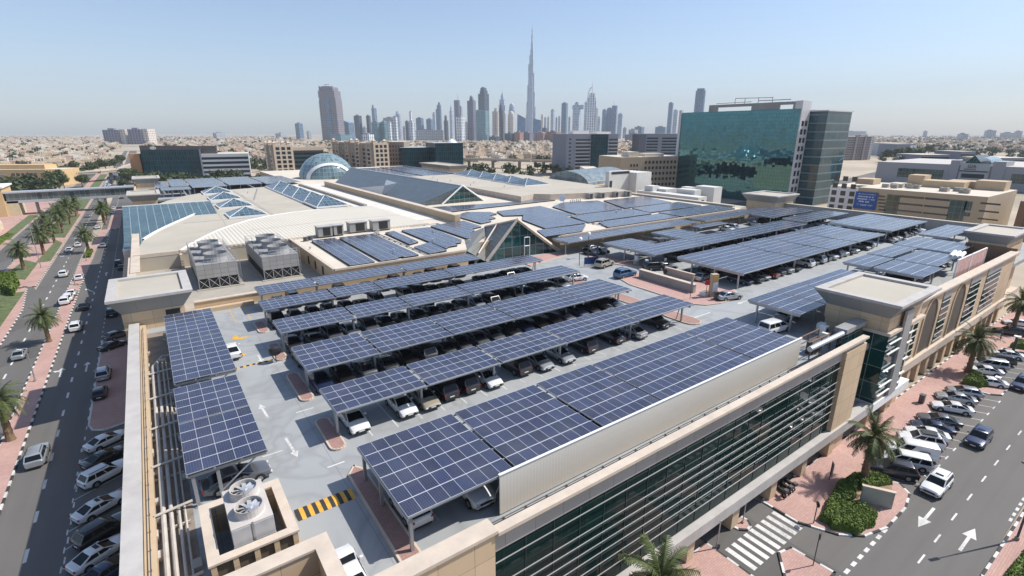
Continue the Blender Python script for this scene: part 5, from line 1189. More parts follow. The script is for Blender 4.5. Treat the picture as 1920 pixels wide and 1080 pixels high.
def place_tree(i, x, y, s, label, group):
    if i not in TU: TU.add(i); c = TP[i]
    else: c = copy_tree(TP[i])
    c.location = (x, y, 0); c.scale = (s, s, s * .95); c.rotation_euler = (0, 0, x * 3.1 + y); tag(c, label, 'tree', group)
r3 = random.Random(5)
for u, v, s in ((100, 326, 1.6), (128, 338, 1.9), (113, 352, 1.9), (150, 336, 1.7), (165, 330, 1.7), (140, 318, 1.5), (178, 322, 1.6), (200, 318, 1.8), (215, 312, 1.7), (188, 312, 1.5), (230, 304, 1.8), (122, 350, 1.4), (72, 358, 1.3), (155, 345, 1.3)):
    p = G(u, v + 6, 0); place_tree(r3.randrange(3), p.x, p.y, s, 'dark green tree of the thick grove lining the far avenue', 'trees of the grove lining the far avenue')
for u, v, s in ((240, 338, 1.7), (248, 330, 1.6), (258, 336, 1.6), (232, 346, 1.0), (266, 345, 1.3)):
    p = G(u, v + 8, 0); place_tree(r3.randrange(3), p.x, p.y, s, 'dark tree between the avenue and the dark glass office', 'trees before the dark glass office')
for u, v, s in ((1008, 322, 1.3), (1022, 326, 1.3), (1036, 324, 1.3), (1050, 326, 1.3), (1066, 330, 1.2), (1090, 332, 1.1), (1125, 334, 1.1)):
    p = G(u, v, 0); place_tree(r3.randrange(3), p.x, p.y, s, 'tree below the elevated road beside the blue-grey office', 'trees below the elevated road')
for u, v, s in ((1225, 352, 1.3), (1240, 354, 1.4), (1255, 356, 1.2), (1212, 348, 1.2)):
    p = G(u, v, 0); place_tree(r3.randrange(3), p.x, p.y, s, 'dark tree at the foot of the square-windowed office', 'trees at the foot of the square-windowed office')
for u, v, s in ((1680, 302, 2.6), (1700, 300, 2.6), (1718, 300, 2.4), (1740, 290, 2.4), (1660, 304, 2.2)):
    p = G(u, v, 0); place_tree(r3.randrange(3), p.x, p.y, s, 'green tree behind the grey mall on the right', 'trees behind the grey mall')
# clipped hedges and shrubs
def hedge(label, pts, h, seed, n=900, size=.10, m=None, name='hedge', cat='hedge'):
    r = random.Random(seed); c = Vector((sum(p[0] for p in pts) / len(pts), sum(p[1] for p in pts) / len(pts), 0)); o = thing(name, label, cat, (c.x, c.y, 0.12))
    L = [Vector((p[0], p[1], 0)) - c for p in pts]; b = MB()
    ring = []
    for i in range(len(L)):
        a, d = L[i], L[(i + 1) % len(L)]
        for k in range(3): ring.append(a.lerp(d, k / 3))
    for sc, z in (): pass
    rings = [[p * s * (1 + .05 * math.sin(j * 2.1 + s)) + Vector((0, 0, z + .06 * math.sin(j * 1.7))) for j, p in enumerate(ring)] for s, z in ((1, 0), (1.0, h * .6), (.93, h * .92), (.75, h), (.4, h * 1.03), (.05, h * 1.02))]
    b.loft(rings); tot = int(n * 1.6)
    for _ in range(tot):
        j = r.randrange(len(ring)); q = r.randrange(len(rings) - 1); t_ = r.random(); s = r.random()
        p = rings[q][j].lerp(rings[q + 1][j], t_).lerp(rings[q][(j + 1) % len(ring)].lerp(rings[q + 1][(j + 1) % len(ring)], t_), s)
        d = Vector((r.gauss(0, 1), r.gauss(0, 1), abs(r.gauss(0, 1)))).normalized(); a = d.orthogonal().normalized() * size * r.uniform(.6, 1.5); e = d.cross(a)
        b.poly([p - a + d * .03, p + e * .8 + d * .05, p + a + d * .06, p - e * .8 + d * .03])
    b.build('foliage', m or M_leafb, o); return o
hedge('large kidney shaped clipped hedge beside the crossing', [(50.2, 16.2), (49.9, 15.0), (51.0, 13.2), (53.5, 12.7), (55.0, 13.0), (55.6, 14.2), (54.2, 15.6), (53.2, 16.8)], .9, 1, 2600)
hedge('wavy low hedge climbing from the large hedge to the palm', [(53.4, 16.9), (55.0, 15.4), (56.6, 15.6), (59.3, 16.4), (60.6, 17.2), (57.5, 17.6)], .7, 2, 1300)
hedge('rounded hedge between the palm and the first bay', [(58.6, 15.7), (62.4, 14.2), (62.9, 15.0), (61.9, 16.6), (60.4, 17.0)], .75, 3, 1300)
hedge('clipped hedge of the planter island under the street palm', [(99.3, 17.2), (99.8, 15.2), (101.2, 14.6), (104.4, 16.2), (104.6, 17.4)], 1.0, 4, 1300)
hedge('box hedge on the far planter near the walking person', [(124.4, 16.6), (125.4, 14.2), (128, 13.8), (128.4, 16.2)], 1.0, 5, 700)
hedge('low hedge at the bottom right kerb corner', [(52.5, 3.4), (56.5, 3.3), (64, 2.9), (64, 1.8), (57, 1.2), (51, .5)], .9, 6, 2200)
hedge('round dark shrub mass on the lawn by the avenue', [(-35.5, 172), (-31.0, 165), (-31.5, 176), (-33.5, 186), (-37.5, 186), (-38, 176)], 2.2, 7, 2600, .3, name='shrub', cat='shrub')
hedge('dark shrub between the palms at the left picture edge', [(-37, 138), (-33, 137), (-33, 145), (-37, 147)], 1.5, 8, 900, .22, name='shrub', cat='shrub')
hedge('small shrub under the single palm in the road island', [(-19.8, 204), (-18.6, 204), (-18.4, 214), (-19.9, 214)], 1.1, 9, 500, .2, name='shrub', cat='shrub')
hedge('clipped hedge strip along the curved left wall', [(-49, 225), (-45.6, 240), (-45.6, 268), (-47, 268), (-50.6, 240)], 1.0, 10, 900, .22)
slab('planting_soil', [(55.0, 13.2), (60.5, 13.5), (62.8, 14.2), (60.8, 17.2), (53.8, 17.0)], 0.05, .17, M_soil)
slab('planting_soil', [(-47, 134), (-33.5, 134), (-33.5, 150), (-38, 158), (-47, 158)], 0.05, .2, M_soil)
# ================================================================ buildings round the mall
M_win = mat('window_glass', (0.02, 0.03, 0.04), 0.08, var=0, spec=0.8)
def win_grid(root, origin, du, cols, rows, cw, rh, ww, wh, u0, z0, m=None, name='window', lim=100, depth=.05, skip=()):
    """separate window parts on a wall: du runs along the wall, the outward normal is du turned clockwise"""
    du = Vector(du).normalized(); nn = Vector((du.y, -du.x, 0)); k = 0; first = None; me = None
    for r in range(rows):
        for c in range(cols):
            if (c, r) in skip or k >= lim: continue
            p = Vector(origin) + du * (u0 + c * cw) + Vector((0, 0, z0 + r * rh)) + nn * depth
            if me is None:
                b = MB(); q = [(0, 0), (ww, 0), (ww, wh), (0, wh)]; b.poly([tuple(du * x + Vector((0, 0, z))) for x, z in q])
                o = b.build(name, m or M_win, root); me = o
            else:
                o = me.copy(); COL.objects.link(o); o.parent = root
            o.location = p - root.location; k += 1
def block(root, name, x0, x1, y0, y1, z0, z1, m, top=None):
    L = root.location; b = MB(); b.box(x0 - L.x, x1 - L.x, y0 - L.y, y1 - L.y, z0, z1, 0, 1 if top is not None else None); return b.build(name, [m, top] if top is not None else m, root)
# glass tower with broken reflections
TG = glazing('mirror_green_glazing', (0.085, 0.215, 0.25), 1.6, 1.9, (0.03, 0.06, 0.065), 0.07, 0.03, 0.02, 0.85, 0.07)
gt = thing('office_tower', 'large green mirror-glass office block with a white end wall', 'office building', (281.7, 138, 0)); GX = 281.7; zT = onX(1489, 204, GX).z; yL = onX(1279, 212, GX).y
b = MB(); b.poly([(0, 0.2, 0), (0, 0.2, zT), (0, yL - 138, zT), (0, yL - 138, 0)], uv=[(0, 0), (0, zT), (yL - 138, zT), (yL - 138, 0)]); b.build('curtain_wall', TG, gt)
zW = onX(1491, 189, GX).z; yR = 138
M_wtile = panelled('white_metal_panels', (0.62, 0.61, 0.62), 1.2, 1.2, 0.04, rough=0.4, var=0.04)
b = MB(); b.box(-.4, 8.6, -.3, 0.19, 0, zW); b.box(-.4, 8.6, .19, 3.5, zT, zW); b.build('end_wall', M_wtile, gt)
b = MB(); b.box(.02, 22, .2, yL - 138, 0, zT - .3); b.build('core', M_greyp, gt)
b = MB(); b.box(-.5, 1.5, yL - 138, yL - 136.2, 0, zT + 1.5); b.build('end_wall', M_wtile, gt)
yp = onX(1329, 200, GX).y - 138; b = MB(); b.box(0.3, 1.0, 3.5, yp, zT + 2.2, zW - .2); b.box(.3, 1, yp - 6, yp, zT, zT + 2.2); b.box(.3, 1, 12, 28, zT, zT + 2.2); b.box(.3, 1, 3.5, 5, zT, zT + 2.2); b.build('roof_screen', M_greyc, gt)
for i in range(10): win_grid(gt, (GX - .4, 138 - .3, 0), (1, 0, 0), 2, 1, 3.6, 5, 2.2, 2.6, 1.6, zT - 6.6 - i * 4.25 - 2.0)
b = MB(); b.tube([(3, 18, zW + 2.4), (3, 40, zW + 3.0)], .16, 5)
for y in (18, 26, 34, 40): b.tube([(3, y, zW - .5), (3, y, zW + 2.8)], .15, 5)
b.tube([(3, 8, zW + 1), (3, 26, zW + 1.1)], .2, 5); b.tube([(3, 30, zW + .8), (3, 52, zW + .6)], .15, 5); b.build('roof_gantry', M_dsteel, gt)
gt2 = thing('office_tower', 'dark glass office tower with pale floor lines right of the white end wall', 'office building', (290.5, 131, 0))
xr_ = onY(1563, 207, 128).x; z2 = onY(1540, 208, 130).z
DGL = facade('dark_banded_glass', (0.13, 0.20, 0.225), (0.006, 0.045, 0.06), 4.25, 1.6, .84, 1.0, .06, .3, wob=.015)
xf_ = onY(1563, 300, 134.0).x - 290.5; b = MB(); b.box(0.2, xf_, -2.0, 24, 0, z2); b.build('curtain_wall', DGL, gt2)
b = MB(); b.box(-.6, xf_ + .6, -2.6, 24.6, z2, z2 + .6); b.build('roof_edge', M_wtile, gt2)
# tan office block with ribbon windows and a blue hoarding
TX = 244.0; tn = thing('office_block', 'low tan office block with ribbon windows and a blue billboard', 'office building', (TX, 42, 0))
zt_ = onX(1690, 357, TX).z; ya, yb_ = onX(1604, 380, TX).y, onX(1845, 400, TX).y
M_tanw = mat('tan_render', (0.46, 0.36, 0.245), 0.85, var=0.06, scale=0.1)
block(tn, 'wall', TX, TX + 40, yb_, ya, 0, zt_, M_tanw, M_roofflat)
def onf(u, v): p = onX(u, v, TX); return p.y, p.z
def fpanel(u0, v0, u1, v1, m, name, proud=.12):
    (y0, z1), (y1, z0) = onf(u0, v0), onf(u1, v1); b = MB(); L = tn.location; b.poly([(-proud, y0 - L.y, z0), (-proud, y1 - L.y, z0), (-proud, y1 - L.y, z1), (-proud, y0 - L.y, z1)]); return b.build(name, m, tn)
for u0, u1, v in ((1688, 1732, 366), (1735, 1781, 370), (1685, 1730, 379.5), (1733, 1779, 384), (1683, 1728, 392.5), (1731, 1777, 397.5)): fpanel(u0, v, u1, v + 7.6, M_win, 'window_band')
for u0, u1, v in ((1839, 1876, 379), (1836, 1873, 393.5), (1834, 1871, 408)): fpanel(u0, v, u1, v + 6.5, M_win, 'window_band')
fpanel(1664, 364, 1681, 402, M_glasst, 'glass_bay'); fpanel(1783, 374, 1804, 415, M_glasst, 'glass_bay'); fpanel(1811, 377, 1820, 395, M_glasst, 'window'); fpanel(1809, 398, 1818, 406, M_glasst, 'window')
for k in range(5): fpanel(1647.5, 366 + 6.3 * k, 1659.5, 370.4 + 6.3 * k, M_win, 'window')
(y0, z1), (y1, z0) = onf(1606, 358.5), onf(1641, 394)
bl = thing('billboard', 'blue billboard with white lettering on the tan office block', 'billboard', (TX - .5, y1, z0)); bw, bh = y0 - y1, z1 - z0
b = MB(); b.box(0, .25, 0, bw, 0, bh); b.build('board', mat('billboard_blue', (0.012, 0.075, 0.30), 0.5, var=0.1), bl)
def text(body, size, m, parent, loc, rot, name='lettering', ext=.03, align='LEFT', sx=1.0):
    cu = bpy.data.curves.new(name, 'FONT'); cu.body = body; cu.size = size; cu.extrude = ext; cu.align_x = align
    o = bpy.data.objects.new(name, cu); COL.objects.link(o)
    dg = bpy.context.evaluated_depsgraph_get(); me = bpy.data.meshes.new_from_object(o.evaluated_get(dg)); bpy.data.objects.remove(o); bpy.data.curves.remove(cu)
    me.materials.clear(); me.materials.append(m); o = bpy.data.objects.new(name, me); COL.objects.link(o); o.parent = parent; o.location = loc; o.rotation_euler = rot; o.scale = (sx, 1, 1); return o
FX = (math.pi / 2, 0, -math.pi / 2)       # text on a wall that faces -X
M_bw = mat('billboard_white', (0.75, 0.78, 0.82), 0.6, var=0)
r4 = random.Random(21)
# the lines are unreadable in the photograph: strokes of letter size, no words
for li, (f, hgt, x0, x1) in enumerate(((.86, .035, .14, .88), (.70, .065, .12, .85), (.555, .065, .12, .88), (.40, .085, .12, .68), (.25, .03, .12, .84), (.20, .03, .3, .84))):
    b = MB(); y = bw * (1 - x0)
    while y > bw * (1 - x1):
        w = r4.uniform(.22, .5) * (1 if hgt > .05 else .8)
        if r4.random() > .14:
            b.box(-.03, 0.001, y - w * .25, y, bh * f, bh * (f + hgt)); b.box(-.03, 0.001, y - w * .8, y - w * .25, bh * f, bh * (f + hgt * r4.choice([.3, .55]))); b.box(-.031, 0, y - w * .8, y - w * .55, bh * (f + hgt * .6), bh * (f + hgt))
        y -= w
    b.build('lettering', M_bw, bl)
for (u, v, s, h_) in ((1720, 345, 6, 5), (1770, 352, 14, 3.5), (1812, 352, 12, 3.5), (1858, 356, 9, 4.5), (1625, 345, 7, 3)):
    p = G(u, v, zt_); block(tn, 'roof_house', p.x - 3, p.x + 5, p.y - s / 2, p.y + s / 2, zt_, zt_ + h_ * .8, M_tan)
for k in range(16):
    p = Vector((TX + 6 + 10 * r4.random(), yb_ + 6 + (ya - yb_ - 12) * r4.random(), 0)); block(tn, 'roof_unit', p.x, p.x + 1.6, p.y, p.y + 2.2, zt_, zt_ + 1.5, M_conc)
tn2 = thing('office_block', 'tan office wing with a round corner column at the right picture edge', 'office building', (250, 20, 0)); block(tn2, 'wall', 250, 285, 5, 41, 0, zt_ - 1.5, M_tanw, M_roofflat)
b = MB(); b.cyl(0.2, 20.6, 0, zt_ - 1, 1.4, n=12); b.build('column', mat('brown_column', (0.26, 0.15, 0.09), .8), tn2)
for k in range(4): block(tn2, 'window_band', 249.9, 250.1, 8, 34, 5 + 4 * k, 6.6 + 4 * k, M_win)
# white low flats beside it
wf = thing('apartment_block', 'low white balcony flats between the glass tower and the tan offices', 'apartment block', (252, 92, 0)); zf = onX(1560, 392, 252).z
zf = onX(1575, 349, 254).z; y0, y1 = onX(1552, 380, 254).y, onX(1603, 380, 254).y
block(wf, 'wall', 254, 290, y1, y0, 0, zf, M_white, M_roofflat)
win_grid(wf, (254, y0, 0), (0, -1, 0), 3, 6, (y0 - y1) / 3, 3.2, (y0 - y1) / 3 - 1.6, 2.1, .8, 1.2, mat('balcony_shade', (0.10, 0.085, 0.07), .8), 'balcony', depth=.06)
# grey mall with a gabled front
gm = thing('retail_building', 'long grey retail building with a glazed gable and lettering', 'shopping mall', (470, 100, 0)); MX_ = 470.0
def yv(u, v): return onX(u, v, MX_).y
zg = onX(1700, 305, MX_).z; yA, yE = yv(1647, 300), yv(2010, 320)
M_gm = mat('mauve_grey_panels', (0.33, 0.33, 0.355), 0.6, var=0.05, scale=.03)
block(gm, 'wall', MX_, MX_ + 90, yE, yA, 0, zg, M_gm, mat('pale_roof', (0.5, 0.47, 0.43), .8))
def gpanel(u0, v0, u1, v1, m, name, proud=.3):
    y0, z1 = onX(u0, v0, MX_).yz; y1, z0 = onX(u1, v1, MX_).yz; b = MB(); b.poly([(-proud, y0 - 100, z0), (-proud, y1 - 100, z0), (-proud, y1 - 100, z1), (-proud, y0 - 100, z1)]); return b.build(name, m, gm)
gpanel(1685, 315, 1766, 336, M_glasst, 'glass_front'); gpanel(1898, 326, 1960, 347, M_glasst, 'glass_front')
yc0, yc1 = yv(1800, 320), yv(1856, 320); zc = onX(1828, 306, MX_).z; za = onX(1828, 291, MX_).z
b = MB(); b.box(-1.2, 25, yc1 - 100, yc0 - 100, 0, zc); b.build('front_bay', mat('pale_grey_panels', (0.42, 0.43, 0.45), .6, var=.05), gm)
for u0, u1 in ((1780, 1797), (1860, 1884)): y0, y1 = yv(u0, 320), yv(u1, 320); block(gm, 'front_wing', MX_ - .8, MX_ + 20, y1, y0, 0, zg + 3, M_gm)
ym = (yv(1810, 306) + yv(1842, 306)) / 2; hw = (yv(1810, 306) - yv(1842, 306)) / 2
b = MB(); b.poly([(-1.3, ym - hw - 100, zc), (-1.3, ym - 100, za), (-1.3, ym + hw - 100, zc)]); b.build('gable_glass', M_glasst, gm)
b = MB(); b.poly([(-1.2, ym - hw - 100, zc), (-1.2, ym - 100, za), (28, ym - 100, za), (28, ym - hw - 100, zc)]); b.poly([(-1.2, ym + hw - 100, zc), (-1.2, ym - 100, za), (28, ym - 100, za), (28, ym + hw - 100, zc)]); b.build('gable_roof', M_slate, gm)
b = MB()
for yy in (yc0, yc1):
    for k in range(8):
        a0_, a1_ = math.pi / 2 * k / 8, math.pi / 2 * (k + 1) / 8; sgn = 1 if yy == yc0 else -1; w_ = abs(abs(ym - yy) - hw); c_ = ym + sgn * hw
        b.poly([(-1.2, c_ + sgn * w_ * math.sin(a0_) - 100, zc + (za - zc) * .75 * math.cos(a0_)), (26, c_ + sgn * w_ * math.sin(a0_) - 100, zc + (za - zc) * .75 * math.cos(a0_)), (26, c_ + sgn * w_ * math.sin(a1_) - 100, zc + (za - zc) * .75 * math.cos(a1_)), (-1.2, c_ + sgn * w_ * math.sin(a1_) - 100, zc + (za - zc) * .75 * math.cos(a1_))])
b.build('curved_roof', M_domeg, gm)
s_ = yv(1816, 310) - yv(1833, 310)
text('GIA', s_ * .62, M_dark, gm, (-1.6, yv(1816, 310) - 100, onX(1820, 314.5, MX_).z), FX, sx=.95); text('ALBANAHOME', s_ * .26, M_dark, gm, (-1.6, yv(1810, 310) - 100, onX(1820, 318.5, MX_).z), FX, sx=.78)
gpanel(1804, 325, 1845, 335, M_win, 'glass_front', 1.4)
b = MB(); y0, y1 = yv(1800, 320), yv(1854, 320); z_ = onX(1828, 320.5, MX_).z; b.box(-1.6, -1.2, y1 - 100, y0 - 100, z_ - .6, z_); b.build('ledge', M_dark, gm)
# helper for a block that faces the camera: spans columns u0..u1, top at row vt, D metres off
def facing(name, label, cat, u0, u1, vt, D, depth, m, top=None, base=0.0, turn=0.0, group=None, v_ref=None):
    a = far(u0, vt, D); c = far(u1, vt, D); mid = (a + c) / 2; w = (Vector((c.x, c.y, 0)) - Vector((a.x, a.y, 0))).length; rz = math.atan2(c.y - a.y, c.x - a.x) + turn; w /= math.cos(turn)
    o = thing(name, label, cat, (mid.x, mid.y, 0), rz, group); h = a.z
    b = MB(); b.box(-w / 2, w / 2, 0, depth, base, h, 0, 1 if top is not None else None); b.build('wall', [m, top] if top is not None else m, o); return o, w, h
def bands(o, w, h, n, z0, z1, fr, x0=None, x1=None, m=None, d=-.08):
    x0 = -w / 2 + .4 if x0 is None else x0; x1 = w / 2 - .4 if x1 is None else x1
    for k in range(n):
        s = (z1 - z0) / n; b = MB(); b.box(x0, x1, d, .05, z0 + s * k, z0 + s * (k + fr)); b.build('window_band', m or M_win, o)
def wins(o, cols, rows, x0, x1, z0, z1, fw=.55, fh=.6, m=None, y=-.06, lim=100):
    cw, rh = (x1 - x0) / cols, (z1 - z0) / rows; me = None; k = 0
    for r in range(rows):
        for c in range(cols):
            if k >= lim: return
            k += 1
            if me is None:
                b = MB(); b.poly([(0, 0, 0), (cw * fw, 0, 0), (cw * fw, 0, rh * fh), (0, 0, rh * fh)]); q = b.build('window', m or M_win, o); me = q
            else: q = me.copy(); COL.objects.link(q); q.parent = o
            q.location = (x0 + cw * (c + .5 - fw / 2), y, z0 + rh * (r + .5 - fh / 2))
M_bgrey = mat('blue_grey_cladding', (0.215, 0.225, 0.27), 0.6, var=.05, scale=.05); M_pale = mat('pale_bands', (0.46, 0.49, 0.51), .5, var=.05)
M_dkgl = glazing('dark_blue_glazing', (0.007, 0.036, 0.048), 1.8, 3.8, (0.02, 0.05, 0.065), .35, .05, .012, spec=.25)
o, w, h = facing('office_block', 'dark glass office with a raked top and round white emblem', 'office building', 277, 363, 281, 440, 45, M_dkgl, M_roofflat, turn=.45)
a = far(277, 272, 440).z; b = MB(); b.poly([(-w / 2, -.1, h), (w / 2, -.1, h), (w / 2, -.1, h + (a - h) * .75), (-w / 2, -.1, a)]); b.box(-w / 2, w / 2, 0, 8, h, h + (a - h) * .7); b.build('fascia', mat('charcoal_fascia', (0.075, 0.07, 0.07), .6), o)
b = MB()
for (cx, rx, rz_) in ((0, 1.0, 1.0),):
    xc, zc_ = -w / 2 + w * .215, h + (a - h) * .42; R = (a - h) * .36; n = 18
    for k in range(n):
        p, q = 2 * math.pi * k / n, 2 * math.pi * (k + 1) / n
        b.poly([(xc + 1.6 * R * math.cos(p), -.25, zc_ + .85 * R * math.sin(p)), (xc + 1.6 * R * math.cos(q), -.25, zc_ + .85 * R * math.sin(q)), (xc + 1.2 * R * math.cos(q), -.25, zc_ + .5 * R * math.sin(q)), (xc + 1.2 * R * math.cos(p), -.25, zc_ + .5 * R * math.sin(p))])
    b.box(xc - R * .9, xc + R * .7, -.26, -.2, zc_ - .2 * R, zc_ + .28 * R); b.box(xc + R * .2, xc + R * .6, -.27, -.21, zc_ + .2 * R, zc_ + .7 * R)
b.build('emblem', M_white, o)
b = MB(); b.box(w / 2 - 1.2, w / 2, -.3, 45, 0, h + .2); b.build('end_wall', M_bgrey, o)
b = MB(); b.box(-w / 2 - 9, -w / 2 - 1.6, 3, 14, 0, h - 3); b.build('stair_tower', mat('orange_render', (0.50, 0.25, 0.12), .8), o)
o, w, h = facing('office_block', 'banded grey office wing joined to the dark glass one', 'office building', 364, 454, 288.5, 455, 40, M_pale, M_roofflat, turn=.45); bands(o, w, h, 6, h - 24, h - .8, .52)
b = MB(); b.box(-w / 2, -w / 2 + 22, 6, 20, h, h + 6.5); b.build('plant_screen', mat('charcoal_fascia', (0.075, 0.07, 0.07)), o)
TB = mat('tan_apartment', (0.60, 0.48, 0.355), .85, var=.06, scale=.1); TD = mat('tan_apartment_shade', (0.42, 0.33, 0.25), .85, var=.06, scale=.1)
def apartment(label, u0, u1, us, vt, D, cols, rows, bays=3):
    """tan block: a sunlit front u0..u1 with a square window grid, its long shaded flank us..u0 broken into bays"""
    tn_ = .62; o, w, h = facing('apartment_block', label, 'apartment block', u0, u1, vt, D, .5, TB, M_roofflat, turn=tn_); wins(o, cols, rows, -w / 2 + 1.0, w / 2 - 1.0, h - rows * 3.5 - 1.2, h - 1.0, .66, .66)
    a = far(us, vt, D); c = far(u0, vt, D); L = 1.55 * (c - a).length / math.sin(tn_)
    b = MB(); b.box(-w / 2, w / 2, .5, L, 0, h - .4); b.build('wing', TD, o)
    for k in range(bays): y = L * (k + .12) / bays; b = MB(); b.box(-w / 2 - 1.6, -w / 2, y, y + L * .34 / bays, 0, h + .5); b.build('bay', TB, o)
    me = None; n = 3 * bays
    for r in range(rows):
        for k in range(n):
            y = L * (k + .5) / n; x = -w / 2 - .06 if (k % 3) else -w / 2 - 1.66
            if me is None: b = MB(); b.poly([(0, L / n * .62, 0), (0, 0, 0), (0, 0, 2.2), (0, L / n * .62, 2.2)]); q = b.build('window', M_win, o); me = q
            else: q = me.copy(); COL.objects.link(q); q.parent = o
            q.location = (x, y - L / n * .25 + (L / bays * .1 if k % 3 == 0 else 0), h - 3.4 * (r + 1))
    b = MB()
    for x, y in ((-w / 2, .5), (w / 2 - 4, .5), (-w / 2, L * .5), (-w / 2, L - 4), (w / 2 - 4, L * .6)):
        b.box(x, x + 2.4, y, y + 3, h - .5, h + 1.6); b.taper(x - .3, x + 2.7, y - .3, y + 3.3, h + 1.6, x + 1, x + 1.4, y + 1.3, y + 1.7, h + 3)
    b.build('roof_pinnacles', TB, o); return o, w, h
apartment('tan flats with roof pinnacles, left of the dark ribbon-window offices', 516, 544, 484, 272, 430, 3, 7, 2)
o, w, h = facing('office_block', 'dark ribbon-window office between the two tan blocks', 'office building', 544, 600, 277, 455, 30, mat('charcoal_fascia', (0.075, 0.07, 0.07)), M_roofflat, turn=.5); bands(o, w, h, 7, h - 27, h - 2.5, .62, m=M_dkgl)
b = MB(); b.box(-w / 2, w / 2, -.3, 4, h - 2.2, h + .6); b.build('roof_band', TB, o)
apartment('long tan flats with many bays behind the glass dome', 702, 726, 606, 268, 430, 3, 7, 4)
o, w, h = facing('apartment_block', 'brown apartment block beside the low dark glass office', 'apartment block', 726, 757, 266, 446, 26, mat('brown_apartment', (0.25, 0.20, 0.165), .85, var=.08, scale=.1), M_roofflat); wins(o, 5, 7, -w / 2 + 1, w / 2 - 1, h - 26, h - 2, .5, .5)
o, w, h = facing('office_block', 'low dark glass office, its taller half to the right', 'office building', 755, 818, 276.5, 442, 30, M_dkgl, M_pale, turn=.4)
o2, w2, h2 = facing('office_block', 'taller dark glass office with a white dish on its roof', 'office building', 817, 867, 268, 436, 32, M_dkgl, M_pale, turn=.4)
b = MB(); b.cyl(6, 12, h2, h2 + 1.5, 4.5, 3.0, 12); b.cyl(6, 12, h2 + 1.5, h2 + 3.2, 3.0, .3, 12); b.build('roof_dish', M_white, o2)
o, w, h = facing('office_block', 'blue-grey office with glazed middle and banded sides', 'office building', 1061, 1163, 251, 480, 34, M_bgrey, M_roofflat, turn=.3)
bands(o, w, h, 10, h - 34, h - 3, .55, -w / 2 + w * .18, -w / 2 + w * .45); bands(o, w, h, 10, h - 34, h - 3, .55, -w / 2 + w * .82, w / 2 - .4)
b = MB(); b.box(-w / 2 + w * .47, -w / 2 + w * .79, -1.2, 0, 0, h - .5); b.build('glass_bay', M_dkgl, o)
for k in range(10): b = MB(); b.box(-w / 2 + w * .17, w / 2, -1.5 if False else -.3, 0.02, h - 34.6 + 3.1 * k, h - 34.1 + 3.1 * k); b.build('floor_band', M_pale, o)
wins(o, 1, 8, -w / 2 + w * .05, -w / 2 + w * .09, h - 30, h - 3, 1, .4)
b = MB(); b.box(-w / 2 + 8, -w / 2 + 24, 4, 14, h, h + 2.8); b.box(w / 2 - 20, w / 2 - 6, 4, 14, h, h + 2); b.build('roof_house', M_white, o)
o, w, h = facing('office_block', 'banded grey office half hidden by the green glass tower', 'office building', 1200, 1285, 250.5, 560, 34, M_bgrey, M_roofflat); bands(o, w, h, 7, h - 24, h - 2.5, .5, -w / 2 + w * .16, -w / 2 + w * .41, M_dkgl); bands(o, w, h, 7, h - 24, h - 2.5, .5, -w / 2 + w * .5, w / 2, M_dkgl)
b = MB(); b.box(-w / 2, -w / 2 + w * .14, -.4, 34, 0, h - 1); b.build('end_wall', mat('slate_panels', (0.12, 0.13, 0.16), .6), o)
o, w, h = facing('office_block', 'tan office with five rows of square windows', 'office building', 1160, 1290, 294, 330, 30, M_tanw, M_roofflat, turn=.3)
wins(o, 11, 5, -w / 2 + w * .36, w / 2, h - 19, h - 1.6, .55, .5); wins(o, 3, 3, -w / 2 + w * .14, -w / 2 + w * .28, h - 13, h - 3.5, .6, .5)
b = MB(); b.box(-w / 2 + w * .15, -w / 2 + w * .30, 2, 12, h, h + 3); b.box(-w / 2 + w * .45, -w / 2 + w * .75, 6, 16, h, h + 1.8); b.build('roof_house', M_roofflat, o)
M_apt = facade('mauve_apartment', (0.30, 0.265, 0.265), (0.03, 0.035, 0.045), 3.2, 3.0, .5, .55, .15, .8)
o, w, h = facing('apartment_tower', 'mauve apartment slab beyond the dark glass tower', 'apartment block', 1573, 1640, 256, 740, 40, M_apt, M_roofflat, turn=.25); b = MB(); b.box(w / 2, w / 2 + 10, 4, 40, 0, h); b.box(w / 2 - 14, w / 2 - 2, 5, 14, h, h + 4); b.build('end_wall', facade('white_apartment', (0.6, 0.58, 0.56), (0.12, 0.12, 0.12), 3.2, 3.6, .4, .5), o)
for k in (-.33, 0.0, .30): b = MB(); b.box(w * k - 1.5, w * k + 1.5, -1.2, 0, 0, h + 1); b.build('pier', mat('mauve_pier', (0.36, 0.31, 0.30), .8), o)
o, w, h = facing('office_block', 'blue banded office behind the mauve apartment slab', 'office building', 1650, 1705, 268, 900, 40, M_pale, M_roofflat); bands(o, w, h, 4, h - 30, h - 3, .6, m=M_dkgl)
o, w, h = facing('office_block', 'dark fronted box office with white flank near the sand lot', 'office building', 1681, 1716, 270, 840, 40, M_bgrey, M_roofflat); b = MB(); b.box(-w / 2 + 4, w / 2 - 8, -.3, 0, 6, h - 6); b.build('glass_front', M_dkgl, o); b = MB(); b.box(w / 2 - 7, w / 2 + 3, -.5, 38, 0, h - 2); b.build('end_wall', M_white, o)
for u0, u1, vt, D, l in ((1727, 1782, 290, 620, 'long low grey warehouse behind the grey mall'), (1802, 1830, 284, 640, 'small blue-fronted shed behind the mall gable'), (1860, 1935, 296, 560, 'white roofed shed right of the mall gable'), (1100, 1128, 318, 400, 'small white annexe by the blue-grey office')):
    o, w, h = facing('warehouse', l, 'warehouse', u0, u1, vt, D, 40, M_bgrey if D != 400 else M_white, M_roofflat); bands(o, w, h, 1, h * .4, h * .8, 1)
